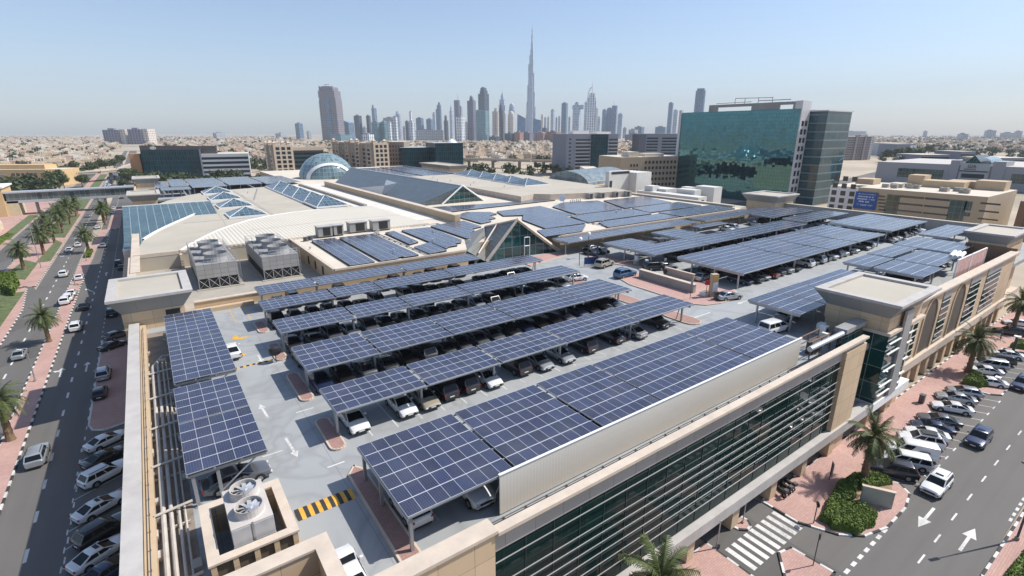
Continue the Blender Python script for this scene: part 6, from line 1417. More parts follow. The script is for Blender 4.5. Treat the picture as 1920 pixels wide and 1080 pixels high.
# yellow institute and villas on the left
YB = mat('yellow_stone', (0.60, 0.42, 0.22), .85, var=.07, scale=.1)
o, w, h = facing('institute_building', 'long yellow stone building with dark window bays beyond the grove', 'institute', -40, 105, 318, 380, 20, YB, M_roofflat, turn=.1)
for x0, c in ((-w / 2 + w * .41, 2), (-w / 2 + w * .47, 4), (-w / 2 + w * .62, 2), (-w / 2 + w * .79, 1)): wins(o, c, 3, x0, x0 + c * 3.0, h - 12, h - 2, .7, .62)
for k in range(6): b = MB(); b.box(w / 2 - 10 + 1.9 * k, w / 2 - 9 + 1.9 * k, -1.0, 0, 0, h - .5); b.build('pier', YB, o)
b = MB(); b.box(-w / 2, w / 2 - 14, 6, 18, h, h + 3); b.build('roof_house', YB, o)
p = G(28, 398, 0); ye = thing('bridge_head', 'yellow stone stair tower carrying the left end of the footbridge', 'building', (-56, 338, 0)); block(ye, 'wall', -80, -55.6, 330, 352, 0, 13.2, YB, M_roofflat); block(ye, 'roof_slab', -81, -54.8, 329, 353, 13.2, 13.9, M_white); block(ye, 'landing', -55.6, -51, 331, 345, 0, 7, mat('pale_yellow', (0.62, 0.52, 0.33), .8))
o, w, h = facing('villa', 'low pink and cream villa left of the footbridge', 'house', 22, 62, 347, 345, 14, mat('cream_render', (0.62, 0.54, 0.40), .85), M_roofflat); b = MB(); b.box(-w / 2, -w / 2 + w * .35, -.4, 2, 0, h * .9); b.build('pink_wall', mat('pink_render', (0.50, 0.30, 0.33), .8), o); wins(o, 2, 2, 0, w / 2 - 2, 1.5, h - 1, .5, .5)
cw = thing('garden_wall', 'cream curved garden wall along the left pavement', 'wall', (-50, 250, 0))
P = [(-66, 200), (-58, 222), (-53, 245), (-50.5, 262), (-51.5, 290), (-56, 310)]; b = MB()
for (x0, y0), (x1, y1) in zip(P, P[1:]): d = Vector((x1 - x0, y1 - y0, 0)).normalized(); n_ = Vector((-d.y, d.x, 0)) * .25; c = [(x0 + 50 - n_.x, y0 - 250 - n_.y), (x1 + 50 - n_.x, y1 - 250 - n_.y), (x1 + 50 + n_.x, y1 - 250 + n_.y), (x0 + 50 + n_.x, y0 - 250 + n_.y)]; b.prism(c, 0, 2.4)
b.build('wall', mat('cream_render', (0.62, 0.54, 0.40)), cw)
# glazed footbridge over the avenue
fb = thing('footbridge', 'long glazed footbridge crossing the avenue to the mall', 'footbridge', (-28, 334, 0))
def fbx(name, x0, x1, y0, y1, z0, z1, m): b = MB(); b.box(x0 + 28, x1 + 28, y0 - 334, y1 - 334, z0, z1); return b.build(name, m, fb)
fbx('deck', -55, -4.5, 331, 337, 6.0, 7.2, M_alu); fbx('roof', -55.4, -4.3, 330.6, 337.4, 10.6, 11.2, M_alu)
gl = glazing('bridge_glass', (0.10, 0.125, 0.12), 2.0, 3.4, (0.30, 0.31, 0.32), .12, .05, .02); fbx('glazing', -54.8, -4.6, 331.3, 336.7, 7.2, 10.6, gl)
for x in (-45, -30.5, -18.8): fbx('pier', x - .5, x + .5, 333, 335, 0, 6.0, M_conc)
# elevated roads
def elevated(label, P, w, z, piers=True):
    o = thing('elevated_road', label, 'elevated road', P[0]); b = MB(); V = [Vector((p[0], p[1], 0)) - Vector((P[0][0], P[0][1], 0)) for p in P]
    for i, (a, c) in enumerate(zip(V, V[1:])):
        d = (c - a).normalized(); n_ = Vector((-d.y, d.x, 0)) * w; b.prism([tuple((a - n_).xy), tuple((c - n_).xy), tuple((c + n_).xy), tuple((a + n_).xy)], z - 1.4, z, bottom=True)
    b.build('deck', M_conc, o); b = MB()
    for a, c in zip(V, V[1:]):
        d = (c - a).normalized(); n_ = Vector((-d.y, d.x, 0))
        for s in (-1, 1): e = n_ * w * s; k = n_ * .3; b.prism([tuple((a + e - k).xy), tuple((c + e - k).xy), tuple((c + e + k).xy), tuple((a + e + k).xy)], z, z + 1.0)
    b.build('parapet', M_cap, o)
    for a, c in zip(V, V[1:]):
        L = (c - a).length; n = max(1, round(L / 28))
        for k in range(n): p = a.lerp(c, (k + .5) / n); b = MB(); b.box(p.x - 1.2, p.x + 1.2, p.y - 1.2, p.y + 1.2, 0, z - 1.4); b.build('pier', M_conc, o)
elevated('grey elevated road behind the second roof, left of the blue-grey office', [tuple(far(u, v, D).xy) + (0,) for u, v, D in ((780, 290, 620), (900, 290, 590), (1000, 290, 560), (1080, 290, 545), (1180, 290, 560))], 6.5, 9.0)
elevated('pale curved flyover crossing the avenue far beyond the footbridge', [(-120, 545, 0), (-60, 520, 0), (-32, 530, 0), (-14, 552, 0), (-3, 650, 0), (8, 800, 0)], 4.5, 8.0)
# ================================================================ the skyline
def sk(name, wall, glass, fh=7.5, bw=9.0, gv=.6, gu=.7): return facade(name, wall, glass, fh, bw, gv, gu, .3, .6)
K = {'dark': sk('tower_dark', (0.12, 0.14, 0.18), (0.03, 0.05, 0.08), gv=.8, gu=.75), 'blue': sk('tower_blue', (0.24, 0.32, 0.42), (0.07, 0.13, 0.21), gv=.85, gu=.8), 'teal': sk('tower_teal', (0.26, 0.38, 0.42), (0.07, 0.17, 0.2), gv=.85, gu=.85),
     'grey': sk('tower_grey', (0.42, 0.44, 0.48), (0.12, 0.15, 0.2), gv=.6, gu=.6), 'white': sk('tower_white', (0.78, 0.8, 0.82), (0.2, 0.26, 0.32), 12, 11, .8, .55), 'beige': sk('tower_beige', (0.66, 0.59, 0.52), (0.24, 0.23, 0.24), gv=.5, gu=.5),
     'mauve': sk('tower_mauve', (0.27, 0.235, 0.255), (0.055, 0.08, 0.12), 9, 9, .55, .6), 'violet': sk('tower_violet', (0.24, 0.23, 0.29), (0.05, 0.06, 0.1), gv=.8, gu=.55), 'silver': sk('tower_silver', (0.56, 0.62, 0.70), (0.22, 0.29, 0.38), 14, 8, .85, .6),
     'brick': sk('tower_brick', (0.38, 0.20, 0.15), (0.10, 0.08, 0.08), 8, 8, .45, .5), 'glassblue': sk('tower_glassblue', (0.08, 0.20, 0.36), (0.03, 0.13, 0.30), 20, 16, .95, .93)}
def T(label, u0, u1, vt, D, m, steps=(), shape='box', turn=None, spire=None, depth=None, cap=None, slant=0, name='skyscraper', vb=None, group=None):
    """steps: (top row, left column, right column) of narrower upper stages, from low to high; vt = top of the main shaft"""
    a, c = far(u0, 250, D), far(u1, 250, D); mid = (a + c) / 2; tn_ = turn if turn is not None else rnd.uniform(-.7, -.35); rz = math.atan2(c.y - a.y, c.x - a.x) + tn_
    o = thing(name, label, 'skyscraper' if name == 'skyscraper' else 'building', (mid.x, mid.y, 0), rz, group); w = (Vector((c.x, c.y, 0)) - Vector((a.x, a.y, 0))).length; w /= (math.cos(tn_) + .75 * abs(math.sin(tn_))) if shape == 'box' else 1; H = far(u0, vt, D).z; px = w / (u1 - u0); um = (u0 + u1) / 2; dp = depth or w * .8
    def stage(l, r, z0, z1, nm, k):
        x0, x1 = (l - um) * px, (r - um) * px; xm, hw = (x0 + x1) / 2, (x1 - x0) / 2; d = dp * (hw * 2 / w) ; b = MB()
        if shape in ('round', 'bullet') :
            n = 14; R = lambda z: hw
            rg = [[(xm + hw * math.cos(2 * math.pi * i / n), hw * .85 * math.sin(2 * math.pi * i / n), z) for i in range(n)] for z in (z0, z1)]
            for i in range(n):
                j = (i + 1) % n; q = 2 * math.pi * hw / n; b.poly([rg[0][i], rg[0][j], rg[1][j], rg[1][i]], 0, [(i * q, z0), (i * q + q, z0), (i * q + q, z1), (i * q, z1)], True)
            b.poly(rg[1])
        else:
            b.box(xm - hw, xm + hw, -d / 2, d / 2, z0, z1)
            if k == 0 and slant:
                b.poly([(xm - hw, -d / 2, z1), (xm + hw, -d / 2, z1), (xm + hw, d / 2, z1 + slant), (xm - hw, d / 2, z1 + slant)]) if slant == 99 else b.prism([(xm - hw, -d / 2), (xm + hw, -d / 2), (xm + hw, d / 2), (xm - hw, d / 2)], z1, z1 + .5)
                b.poly([(xm - hw, -d / 2, z1), (xm + hw, -d / 2, z1), (xm - hw, -d / 2, z1 + slant)]); b.poly([(xm - hw, d / 2, z1), (xm + hw, d / 2, z1), (xm - hw, d / 2, z1 + slant)]); b.poly([(xm - hw, -d / 2, z1 + slant), (xm + hw, -d / 2, z1), (xm + hw, d / 2, z1), (xm - hw, d / 2, z1 + slant)]); b.poly([(xm - hw, -d / 2, z1), (xm - hw, -d / 2, z1 + slant), (xm - hw, d / 2, z1 + slant), (xm - hw, d / 2, z1)])
            if k == 0 and shape == 'box' and hw > 12:                  # corner piers and a recessed centre
                for s in (-1, 1): b.box(xm + s * hw * .97 - hw * .07, xm + s * hw * .97 + hw * .07, -d / 2 - 1.5, -d / 2 - .02, z0, z1)
        b.build(nm, m, o)
    stage(u0, u1, 0, H, 'shaft', 0); z = H; l, r = u0, u1
    for k, (v, a_, c_) in enumerate(steps):
        z1 = far(um, v, D).z; stage(a_, c_, z, z1, 'crown', k + 1); z = z1; l, r = a_, c_
    if shape == 'bullet':
        b = MB(); n = 14; xm, hw = ((l + r) / 2 - um) * px, (r - l) / 2 * px; rg = [[(xm + hw * math.cos(t_) * math.cos(2 * math.pi * i / n), hw * .85 * math.cos(t_) * math.sin(2 * math.pi * i / n), z + hw * 1.6 * math.sin(t_)) for i in range(n)] for t_ in (0, .5, .9, 1.25, 1.5)]
        b.loft(rg); b.build('crown', m, o)
    if cap == 'point':
        b = MB(); x0, x1 = (l - um) * px, (r - um) * px; h_ = (x1 - x0) * 1.5; b.taper(x0, x1, -(x1 - x0) / 2, (x1 - x0) / 2, z, (x0 + x1) / 2 - .5, (x0 + x1) / 2 + .5, -.5, .5, z + h_); b.build('roof', m, o)
    if spire:
        us, vs = spire; b = MB(); b.tube([((us - um) * px, 0, z - 2), ((us - um) * px, 0, far(um, vs, D).z)], 1.6, 5, r1=.5); b.build('spire', M_steel, o)
    if shape == 'box' and not slant and not cap and not spire:
        b = MB(); x0, x1 = (l - um) * px, (r - um) * px; q = (x1 - x0); b.box(x0 + q * .2, x0 + q * .62, -dp * .2, dp * .2, z, z + 5); b.build('plant_room', M_bgrey, o)
    return o, px, um
# tallest tower: stepped three-winged needle
D0 = 3800
o, px, um = T('by far the tallest tower of the skyline, a stepped silver needle', 993, 999.2, 93, D0, K['silver'], steps=((80, 993.9, 998.5), (66, 994.5, 997.3), (54, 995, 996.8)), spire=(995.8, 46), turn=-.25, depth=26)
for i, (l, r, v, y) in enumerate(((984.3, 996, 216, 8), (985.4, 996, 191, 5), (987.2, 996, 160, 2), (989.4, 996, 120, -2), (991.6, 996, 104, -6), (996, 1005.2, 200, 7), (996, 1003.5, 173, 3), (996, 1002, 137, -1), (996, 1000, 112, -5), (991, 1000, 182, -14), (992.5, 999, 146, -16))):
    b = MB(); b.box((l - um) * px, (r - um) * px, y - 12, y + 12, 0, far(um, v, D0).z); b.build('wing', K['silver'], o)
# brown hotel tower with blue centre strip
o, px, um = T('broad mauve tower with a blue glass strip, standing apart on the left', 608, 644, 189, 2300, K['mauve'], steps=((184, 608, 643.5), (171, 607, 642.5), (164, 608.5, 639)), turn=-.18, depth=55)
b = MB(); zt0 = far(620, 184, 2300).z; x0, x1 = (623 - um) * px, (631 - um) * px; b.box(x0, x1, -30, -27, 0, zt0); b.build('glass_strip', K['blue'], o)
b = MB(); zz = far(620, 164, 2300).z
for k in range(6): x = (609 + 5.6 * k - um) * px; b.box(x, x + 4, -25, -20, zz, zz + 4)
b.tube([((619 - um) * px, -20, zz + 10), ((631 - um) * px, -20, zz + 11)], 1.0, 4); b.tube([((624 - um) * px, -20, zz), ((624 - um) * px, -20, zz + 10)], .9, 4); b.build('parapet', K['mauve'], o)
T('low teal podium block right at the foot of the mauve tower', 622, 656, 252.5, 2150, K['teal'], depth=60, name='building')
T('dark block with sloping roof line right of the mauve tower', 642, 664, 230, 2400, K['blue'], slant=14); T('plain dark upright slab left of a thinner dark one', 667, 680, 217, 2500, K['dark']); T('small grey tower between the two dark slabs', 680.5, 689, 239, 2700, K['grey'])
T('thin dark slab with a pale right edge', 689, 697, 217, 2500, K['dark'], steps=()); T('slim twin-bladed blue tower rising behind the teal blocks', 700, 709, 203, 3100, K['blue'], steps=((198, 700, 703.5),)); T('left one of the two teal blocks', 699, 715, 229, 2350, K['teal']); T('right one of the two teal blocks', 715.5, 728, 228, 2350, K['teal'])
T('white striped block right of the teal ones', 728, 735, 228.5, 2330, K['white']); T('white low block before the teal ones', 679, 700, 252, 2100, K['white'], name='building'); T('grey wide block behind the white striped one', 722, 746, 221, 2700, K['grey']); T('white glass tower with pale vertical ribs', 737, 747, 219.5, 2450, K['white'])
T('blue tower with rounded white cap', 743, 754, 214, 2900, K['silver'], steps=((209, 744, 750),), shape='round'); T('small dark block left of the one with a white mast block', 756, 762, 238, 2700, K['grey']); T('dark block beside the thin white-topped tower', 761, 768, 227.5, 2600, K['dark']); T('thin white-topped tower on a white base', 768, 778, 231, 2550, K['white'], steps=((226, 769, 777), (210, 769, 774)))
T('plain dark blue block alone above the long grey slab', 782, 795, 221.5, 2900, K['blue']); T('long low pale grey slab before the blue blocks', 781, 832, 244, 2600, K['grey'], depth=50, turn=.05); T('dark block above the right half of the grey slab', 801, 813, 223.5, 2900, K['blue']); T('pale narrow tower left of the round-shouldered one', 812.5, 819, 212, 3200, K['silver']); T('round-shouldered blue tower rising above the slabs', 818.5, 829.5, 205, 3100, K['blue'], steps=((197, 821, 829.3), (192, 823.5, 827.5)), shape='round')
T('small dark tower with stepped top and white neighbour', 833, 841, 226, 2500, K['dark'], steps=((217.5, 834, 838.5),)); T('pale pointed obelisk tower left of the dark cylinder', 844, 851.5, 208, 3300, K['silver'], steps=((200, 845.5, 849),), spire=(846.5, 194)); T('dark cylinder tower with a mast', 852.5, 864, 188, 2900, K['violet'], shape='round', spire=(861, 175)); T('grey slab leaning on the dark cylinder tower', 862, 868, 200, 2950, K['grey'])
T('white framed glass block in front of the cylinder tower', 856, 872, 219, 2350, K['white']); T('small beige tower between the framed block and the violet one', 872, 878.5, 230, 2700, K['beige']); T('dark violet tower with a stepped square cap', 878, 893, 189, 2450, K['violet'], steps=((186, 881.5, 890), (181.5, 882, 888))); T('darkest high tower with shouldered block top', 898.5, 917.5, 176, 2700, K['dark'], steps=((170, 901, 915), (165, 902, 913)))
T('teal slab with sloping roof before the darkest tower', 894, 916.5, 208, 2400, K['teal'], slant=5); T('low teal podium before the teal slab', 902, 919, 253, 2200, K['teal'], name='building'); T('beige round tower with an arched frame on top', 923, 936, 209, 2550, K['beige'], shape='round', steps=((203, 927, 933),)); T('pale stepped pyramid-topped tower with mast', 936, 951, 197, 3200, K['silver'], steps=((187, 936.5, 948), (181, 939, 945)), cap='point', spire=(941.5, 168))
T('dark blade tower with a pointed beige front', 936, 944, 205, 2500, K['dark'], steps=((199, 937, 941.5),), cap='point'); T('beige sail-shaped tower joined to the dark blade', 943.5, 949, 213, 2480, K['beige'], shape='bullet'); T('ornate round tower with white ring top', 953.5, 966.5, 207, 2800, K['silver'], shape='bullet', steps=((202, 954.5, 965),)); T('beige round tower before the ornate one', 952, 965, 219, 2500, K['beige'], shape='bullet')
T('bright blue glass block with sloping roof left of the needle', 970, 985, 222, 3400, K['glassblue'], slant=26, depth=60, turn=0); T('bright blue glass block right of the needle', 999, 1015, 226, 3400, K['glassblue'], slant=12, depth=60, turn=0)
for i, (a, c, v, mm, l) in enumerate(((1014, 1018.5, 216, 'beige', 'thin pale tower first right of the needle'), (1020, 1024, 221, 'grey', 'second thin pale tower right of the needle'), (1025.5, 1030.5, 220, 'beige', 'third thin pale tower right of the needle'), (1032, 1039.5, 206, 'silver', 'taller thin tower among low ones right of the needle'), (1041, 1045, 221, 'grey', 'short grey tower beside the plain grey slab, its left one'), (1046, 1050.5, 219, 'silver', 'short silver tower touching the plain grey slab'), (1052, 1063.5, 193.5, 'blue', 'plain grey slab halfway to the twin-headed tower'), (1065, 1069, 220, 'grey', 'small tower in the gap after the plain grey slab'),
        (1094, 1100, 192, 'silver', 'right leg of the twin-headed tower'), (1114, 1119.5, 204, 'grey', 'narrow grey tower right of the arched white one'), (1119, 1124.5, 220, 'silver', 'short pale tower right of the arched white one'), (1127.5, 1136, 206, 'blue', 'left one of the group of three blue towers'), (1136, 1147, 203, 'blue', 'middle one of the group of three blue towers'), (1157, 1167, 213.5, 'silver', 'square tower standing last on the right'), (1167.5, 1175, 240, 'grey', 'stub of a block after the last square tower'))):
    T(l, a, c, v, 3000 + 90 * (i % 5), K[mm])
o, px, um = T('twin-headed tower joined by a beam near its top', 1073, 1088, 200, 2950, K['silver'], steps=((193, 1075.5, 1085),)); b = MB(); b.box((1070 - um) * px, (1097 - um) * px, -8, 8, far(1080, 205, 2950).z, far(1080, 197, 2950).z); b.build('beam', K['silver'], o)
o, px, um = T('white tower with a curved arch and mast on top', 1098.5, 1115.5, 201, 2700, K['white'], steps=((189, 1097.5 + 2, 1114), (183, 1100.5, 1113), (175, 1102.5, 1112)), spire=(1107, 154), turn=0.0)
b = MB(); P = [((1098.8 + 8.5 * (1 - math.cos(t_)) - um) * px, -6, far(1100, 190 - 27 * math.sin(t_), 2700).z) for t_ in [math.pi / 2 * k / 10 for k in range(11)]]; b.tube(P, 3.0, 6); b.build('arch', M_white, o)
T('right one of the group of three, with thin masts', 1145, 1155.5, 198, 3100, K['blue'], spire=(1148, 190)); T('left of the two pale towers beside the green glass block', 1249, 1258.5, 193, 3100, K['blue']); T('right of the two pale towers beside the green glass block', 1259, 1268, 207, 3150, K['silver']); T('lone tower rising above the green glass block', 1297, 1315, 170, 2300, K['blue'], steps=((166, 1299, 1313),), shape='round')
T('lone small blue slab left of the mauve tower', 556, 569, 231.5, 2600, K['blue']); T('tiny grey block between the lone slab and mauve tower', 575, 583, 247, 3000, K['grey'])
for u0, u1, v, l in ((200, 228, 243.5, 'left of the two blocky hotels far out on the plain'), (246, 270, 242.5, 'right of the two blocky hotels far out on the plain')):
    o, px, um = T(l, u0, u1, v, 1750, K['violet'], turn=.05, depth=30, name='hotel'); b = MB(); b.box((u1 + .3 - um) * px, (u1 + 11 - um) * px, -10, 30, 0, far(um, v - 1, 1750).z); b.build('wing', K['beige'], o)
LB = 'low blocks at the foot of the skyline'
for u0, u1, v, D, mm, l in ((966, 980, 248, 2200, 'brick', 'brown block first below the blue glass one'), (980, 999, 249, 2250, 'violet', 'dark low block at the foot of the needle'), (1000, 1020, 247.5, 2300, 'grey', 'mauve low block right of the needle foot'), (1006, 1024, 249, 2150, 'brick', 'left one of the red brick blocks right of the needle'), (1026, 1052, 247, 2150, 'brick', 'right and longer one of the red brick blocks'), (1018, 1026, 240, 2350, 'dark', 'dark block between the two red brick ones'), (949, 966, 250, 2200, 'dark', 'dark low base below the ornate round tower'), (919, 936, 256, 2150, 'dark', 'dark base below the beige round tower'),
        (1180, 1195, 243, 2900, 'grey', 'low far block right of the last square tower'), (1190, 1207, 238, 3000, 'blue', 'bluish far block behind the low one'), (1228, 1250, 238, 2900, 'blue', 'wide far block left of the pair of pale towers'), (1172, 1210, 252, 2000, 'violet', 'dark long block behind the blue-grey office')):
    T(l, u0, u1, v, D, K[mm], depth=40, name='building', group=LB)
for u0, u1, v, D, l in ((1731, 1738, 246, 4200, 'tiny tower left of centre on the right horizon'), (1848, 1864, 244.5, 3600, 'wide block on the right horizon'), (1880, 1900, 249, 3500, 'low block between two on the right horizon'), (1903, 1915, 246, 3600, 'block last on the right horizon'), (1800, 1812, 251, 2600, 'pale far block above the grey mall roof'), (1560, 1622, 246, 5200, 'long faint block row just right of the glass tower'), (405, 417, 249, 3300, 'tiny pale block on the left horizon'), (520, 536, 250, 3600, 'tiny block left of the lone blue slab')):
    T(l, u0, u1, v, D, K['grey'], depth=60, name='building')
# ================================================================ low villas and trees out to the horizon
M_hw = [mat('villa_cream', (0.64, 0.54, 0.41), .85, var=.05, scale=.05), mat('villa_white', (0.72, 0.66, 0.57), .85, var=.05, scale=.05), mat('villa_sand', (0.56, 0.45, 0.32), .85, var=.05, scale=.05), mat('villa_pink', (0.58, 0.44, 0.35), .85, var=.05, scale=.05)]
M_hr = mat('villa_roof', (0.58, 0.50, 0.40), .9, var=.1, scale=.2); M_hwin = mat('villa_window', (0.04, 0.04, 0.045), .2, var=0); M_tile = mat('roof_tile', (0.36, 0.15, 0.09), .85)
def villa(b, r, x, y, rz, s=1.0, win=True):
    M = Matrix.Translation((x, y, 0)) @ Matrix.Rotation(rz, 4, 'Z')
    def bx(x0, x1, y0, y1, z0, z1, mi, top=None):
        t = MB(); t.box(x0 * s, x1 * s, y0 * s, y1 * s, z0 * s, z1 * s, mi, top)
        for f, m_ in zip(t.f, t.m): b.poly([M @ Vector(t.v[i]) for i in f], m_)
    w, d, h = r.uniform(5, 10), r.uniform(5, 8), r.choice([4.2, 7.2, 7.5, 8.0]); bx(-w, w, -d, d, 0, h, 0, 1)
    bx(-w - .2, w + .2, -d - .2, -d + .3, h, h + .9, 0); bx(-w - .2, w + .2, d - .3, d + .2, h, h + .9, 0); bx(-w - .2, -w + .3, -d + .3, d - .3, h, h + .9, 0); bx(w - .3, w + .2, -d + .3, d - .3, h, h + .9, 0)
    a = r.uniform(-w * .5, w * .2); bx(a, a + w * .6, -d * .3, d * .4, h, h + 3, 0, 1)
    bx(w * .2, w * .7, -d - 2.2, -d - .01, 0, h * .55, 0, 1); bx(-w - 5, -w - .01, -d * .2, d * .7, 0, h * .5, 0, 1)
    bx(-w - 8, w + 6, -d - 7, -d - 6.7, 0, 2.1, 0); bx(w + 5.8, w + 6.1, -d - 6.7, d + 5, 0, 2.1, 0)
    if win:
        for z in ([1.0] if h < 5 else [1.0, 4.6]):
            for k in range(4):
                q = -w + w * 2 * (k + .3) / 4
                if r.random() < .85: bx(q, q + 1.5, -d - .06, -d - .01, z, z + 1.7, 2)
                if r.random() < .85: bx(w + .01, w + .06, -d + d * 2 * (k + .3) / 4, -d + d * 2 * (k + .3) / 4 + 1.3, z, z + 1.7, 2); bx(-w - .06, -w - .01, -d + d * 2 * (k + .3) / 4, -d + d * 2 * (k + .3) / 4 + 1.3, z, z + 1.7, 2)
VP_ = []
for k in range(8):
    b = MB(); villa(b, random.Random(40 + k), 0, 0, 0); VP_.append(b.build('villa', [M_hw[k % 4], M_hr, M_hwin]))
VU = set()
def blocked(x, y):
    if -48 < x < 330 and -60 < y < 345: return True
    if -46 < x < 4: return True
    if 4 <= x < 60 and y > 700 and abs(x - 8 - (y - 700) * .04) < 14: return True
    p = Vector((x, y, 0)); D = p.dot(FWD); q = p.dot(RGT); u = 960 + FPX * q / (D * .9556)
    if 262 < u < 875 and 400 < D < 500: return True
    if 1050 < u < 1300 and D < 620: return True
    if 860 < u < 1090 and 520 < D < 640: return True
    if 1480 < u and D < 560: return True
    if 1540 < u < 1660 and D < 900: return True
    if u < 110 and 355 < D < 430: return True
    if 570 < u < 1190 and 2000 < D: return True
    return False
rc = random.Random(77); HP = []; tries = 0
while len(HP) < 4200 and tries < 60000:
    tries += 1
    D = 300 * (16.0 ** rc.random()) if rc.random() < .75 else rc.uniform(1200, 5200); u = rc.uniform(-120, 2040)
    p = far(u, 250, D); x, y = round(p.x / 27) * 27 + rc.uniform(-4, 4), round(p.y / 24) * 24 + rc.uniform(-4, 4)
    if blocked(x, y): continue
    if u > 1480 and (D < 1000 or rc.random() < .55): continue
    if math.sin(x * .004 + 1) + math.sin(y * .0051) + math.sin((x + y) * .0023) > 1.5: continue
    HP.append((D, u, x, y))
seen = set(); H2 = []
for h in HP:
    k = (round(h[2] / 24), round(h[3] / 22))
    if k in seen: continue
    seen.add(k); H2.append(h)
H2.sort()
vis = [h for h in H2 if -10 < h[1] < 1930]
ind = set(id(h) for h in vis[:215]); NV = {}
stuffb = [MB() for _ in range(4)]
for h in H2:
    D, u, x, y = h; rz = rc.choice([0, math.pi / 2, math.pi, -math.pi / 2]) + .06
    if id(h) in ind:
        k = rc.randrange(8)
        if k not in VU: VU.add(k); c = VP_[k]
        else: c = VP_[k].copy(); COL.objects.link(c)
        c.location = (x, y, 0); c.rotation_euler = (0, 0, rz)
        zone = 'left of the avenue' if u < 270 else 'between the avenue and the mauve tower' if u < 600 else 'below the skyline' if u < 1180 else 'on the plain at the right'
        col = ('cream', 'whitish', 'sand coloured', 'pinkish')[k % 4]
        tag(c, f'{col} flat-roofed villa among the low houses {zone}', 'house', f'{col} villas {zone}')
    else: villa(stuffb[rc.randrange(4)], rc, x, y, rz, 1.0, D < 1500)
for k, b in enumerate(stuffb):
    if b.f: tag(b.build('distant_houses', [M_hw[k], M_hr, M_hwin]), kind='stuff')
# houses and trees behind the camera, mirrored by the glass tower and lying beyond the streets
b = MB()
for _ in range(260):
    x, y = rc.uniform(-700, 900), rc.uniform(-900, -60)
    if abs(x + 20) < 30: continue
    villa(b, rc, round(x / 30) * 30, round(y / 28) * 28, 0, 1, False)
tag(b.build('distant_houses', [M_hw[1], M_hr, M_hwin]), kind='stuff')
# far trees: small leaf-clump crowns
def clump(seed, n=90):
    r = random.Random(seed); root = MB()
    for c in range(5):
        a = c * 2.5; leafy(root, (1.9 * math.cos(a) * r.random(), 1.9 * math.sin(a) * r.random(), 3.2 + 1.6 * r.random()), (2.2, 2.2, 1.8), n // 5, .75, r)
    root.tube([(0, 0, 0), (0, 0, 3)], .25, 5, 1); return root
M_ftree = leaf_mat('far_tree_leaf', (0.048, 0.066, 0.026))
CP = [clump(60 + k, 150) for k in range(3)]; CO = [c.build('tree', [M_ftree, M_bark]) for c in CP]; CU = set(); FT = []
tries = 0
while len(FT) < 3400 and tries < 30000:
    tries += 1; D = 300 * (15.0 ** rc.random()); u = rc.uniform(-80, 2000); p = far(u, 250, D); x, y = p.x + rc.uniform(-9, 9), p.y + rc.uniform(-9, 9)
    if blocked(x, y): continue
    if u > 1480 and D < 640: continue
    f = math.sin(x * .011) + math.sin(y * .013 + 2) + math.sin((x - y) * .007)
    if f < .35 and rc.random() < .72: continue
    if (round(x / 24), round(y / 22)) in seen and rc.random() < .6: continue
    FT.append((D, u, x, y))
FT.sort(); n = 0; sb = MB()
for D, u, x, y in FT:
    s = rc.uniform(.9, 1.9)
    if n < 190 and 0 < u < 1920:
        n += 1; k = rc.randrange(3)
        if k not in CU: CU.add(k); c = CO[k]
        else: c = CO[k].copy(); COL.objects.link(c)
        c.location = (x, y, 0); c.scale = (s, s, s); c.rotation_euler = (0, 0, rc.random() * 6)
        zone = 'left of the avenue' if u < 270 else 'between the avenue and the mauve tower' if u < 600 else 'below the skyline' if u < 1180 else 'on the plain at the right'
        tag(c, f'small dark green tree among the low houses {zone}', 'tree', f'trees among the houses {zone}')
    else:
        nq = 70 if D < 1200 else 34
        q = MB(); leafy(q, (0, 0, 3.6 * s), (3.6 * s, 3.6 * s, 2.6 * s), nq, 1.0 * s * (1 if D < 1200 else 1.4), rc, hollow=.35)
        for f in q.f: sb.poly([Vector(q.v[i]) + Vector((x, y, 0)) for i in f])
tag(sb.build('distant_trees', M_ftree), kind='stuff')
# ================================================================ machines, street furniture, people
# islands on the parking deck
def deck_island(pts, m=None): 
    b = MB(); b.prism(pts, ZD, ZD + .16, 0); o = tag(b.build('pavement', m or M_pinkshade), kind='structure')
    k = MB()
    for i in range(len(pts)):
        a = Vector((*pts[i], 0)); d = Vector((*pts[(i + 1) % len(pts)], 0)) - a; n_ = Vector((-d.y, d.x, 0)).normalized() * .16
        k.poly([a + Vector((0, 0, ZD + .165)), a + d + Vector((0, 0, ZD + .165)), a + d + n_ + Vector((0, 0, ZD + .165)), a + n_ + Vector((0, 0, ZD + .165))]); f = -n_ * .04; k.poly([a + f + Vector((0, 0, ZD)), a + d + f + Vector((0, 0, ZD)), a + d + f + Vector((0, 0, ZD + .165)), a + f + Vector((0, 0, ZD + .165))])
    tag(k.build('kerb', M_cap), kind='structure')
def capsule(x0, x1, y0, y1):
    r = (x1 - x0) / 2; xm = (x0 + x1) / 2
    return [(xm + r * math.cos(a), y0 + r + r * math.sin(a)) for a in [math.pi + math.pi * k / 6 for k in range(7)]] + [(xm + r * math.cos(a), y1 - r + r * math.sin(a)) for a in [math.pi * k / 6 for k in range(7)]]
for y0, y1 in ((38.8, 44.8), (48.9, 56.3), (60.6, 66.4), (71.2, 76.2)): deck_island(capsule(8.9, 10.3, y0, y1))
deck_island([(8.9, 24.0), (10.4, 24.0), (10.4, 35), (9.8, 36), (9.0, 35)])
for y0, y1 in ((39.0, 45.2), (50, 56.4), (62, 66.8)): deck_island(capsule(58.9, 61.8, y0, y1))
kerb_pts = [(66.6, 45.2), (68.2, 43.3), (71, 42.5), (74.2, 42.4), (77.5, 43.6), (79.4, 45.4), (79.4, 56), (76.5, 58), (74.6, 62.4), (68.6, 62.4), (66.9, 58)]
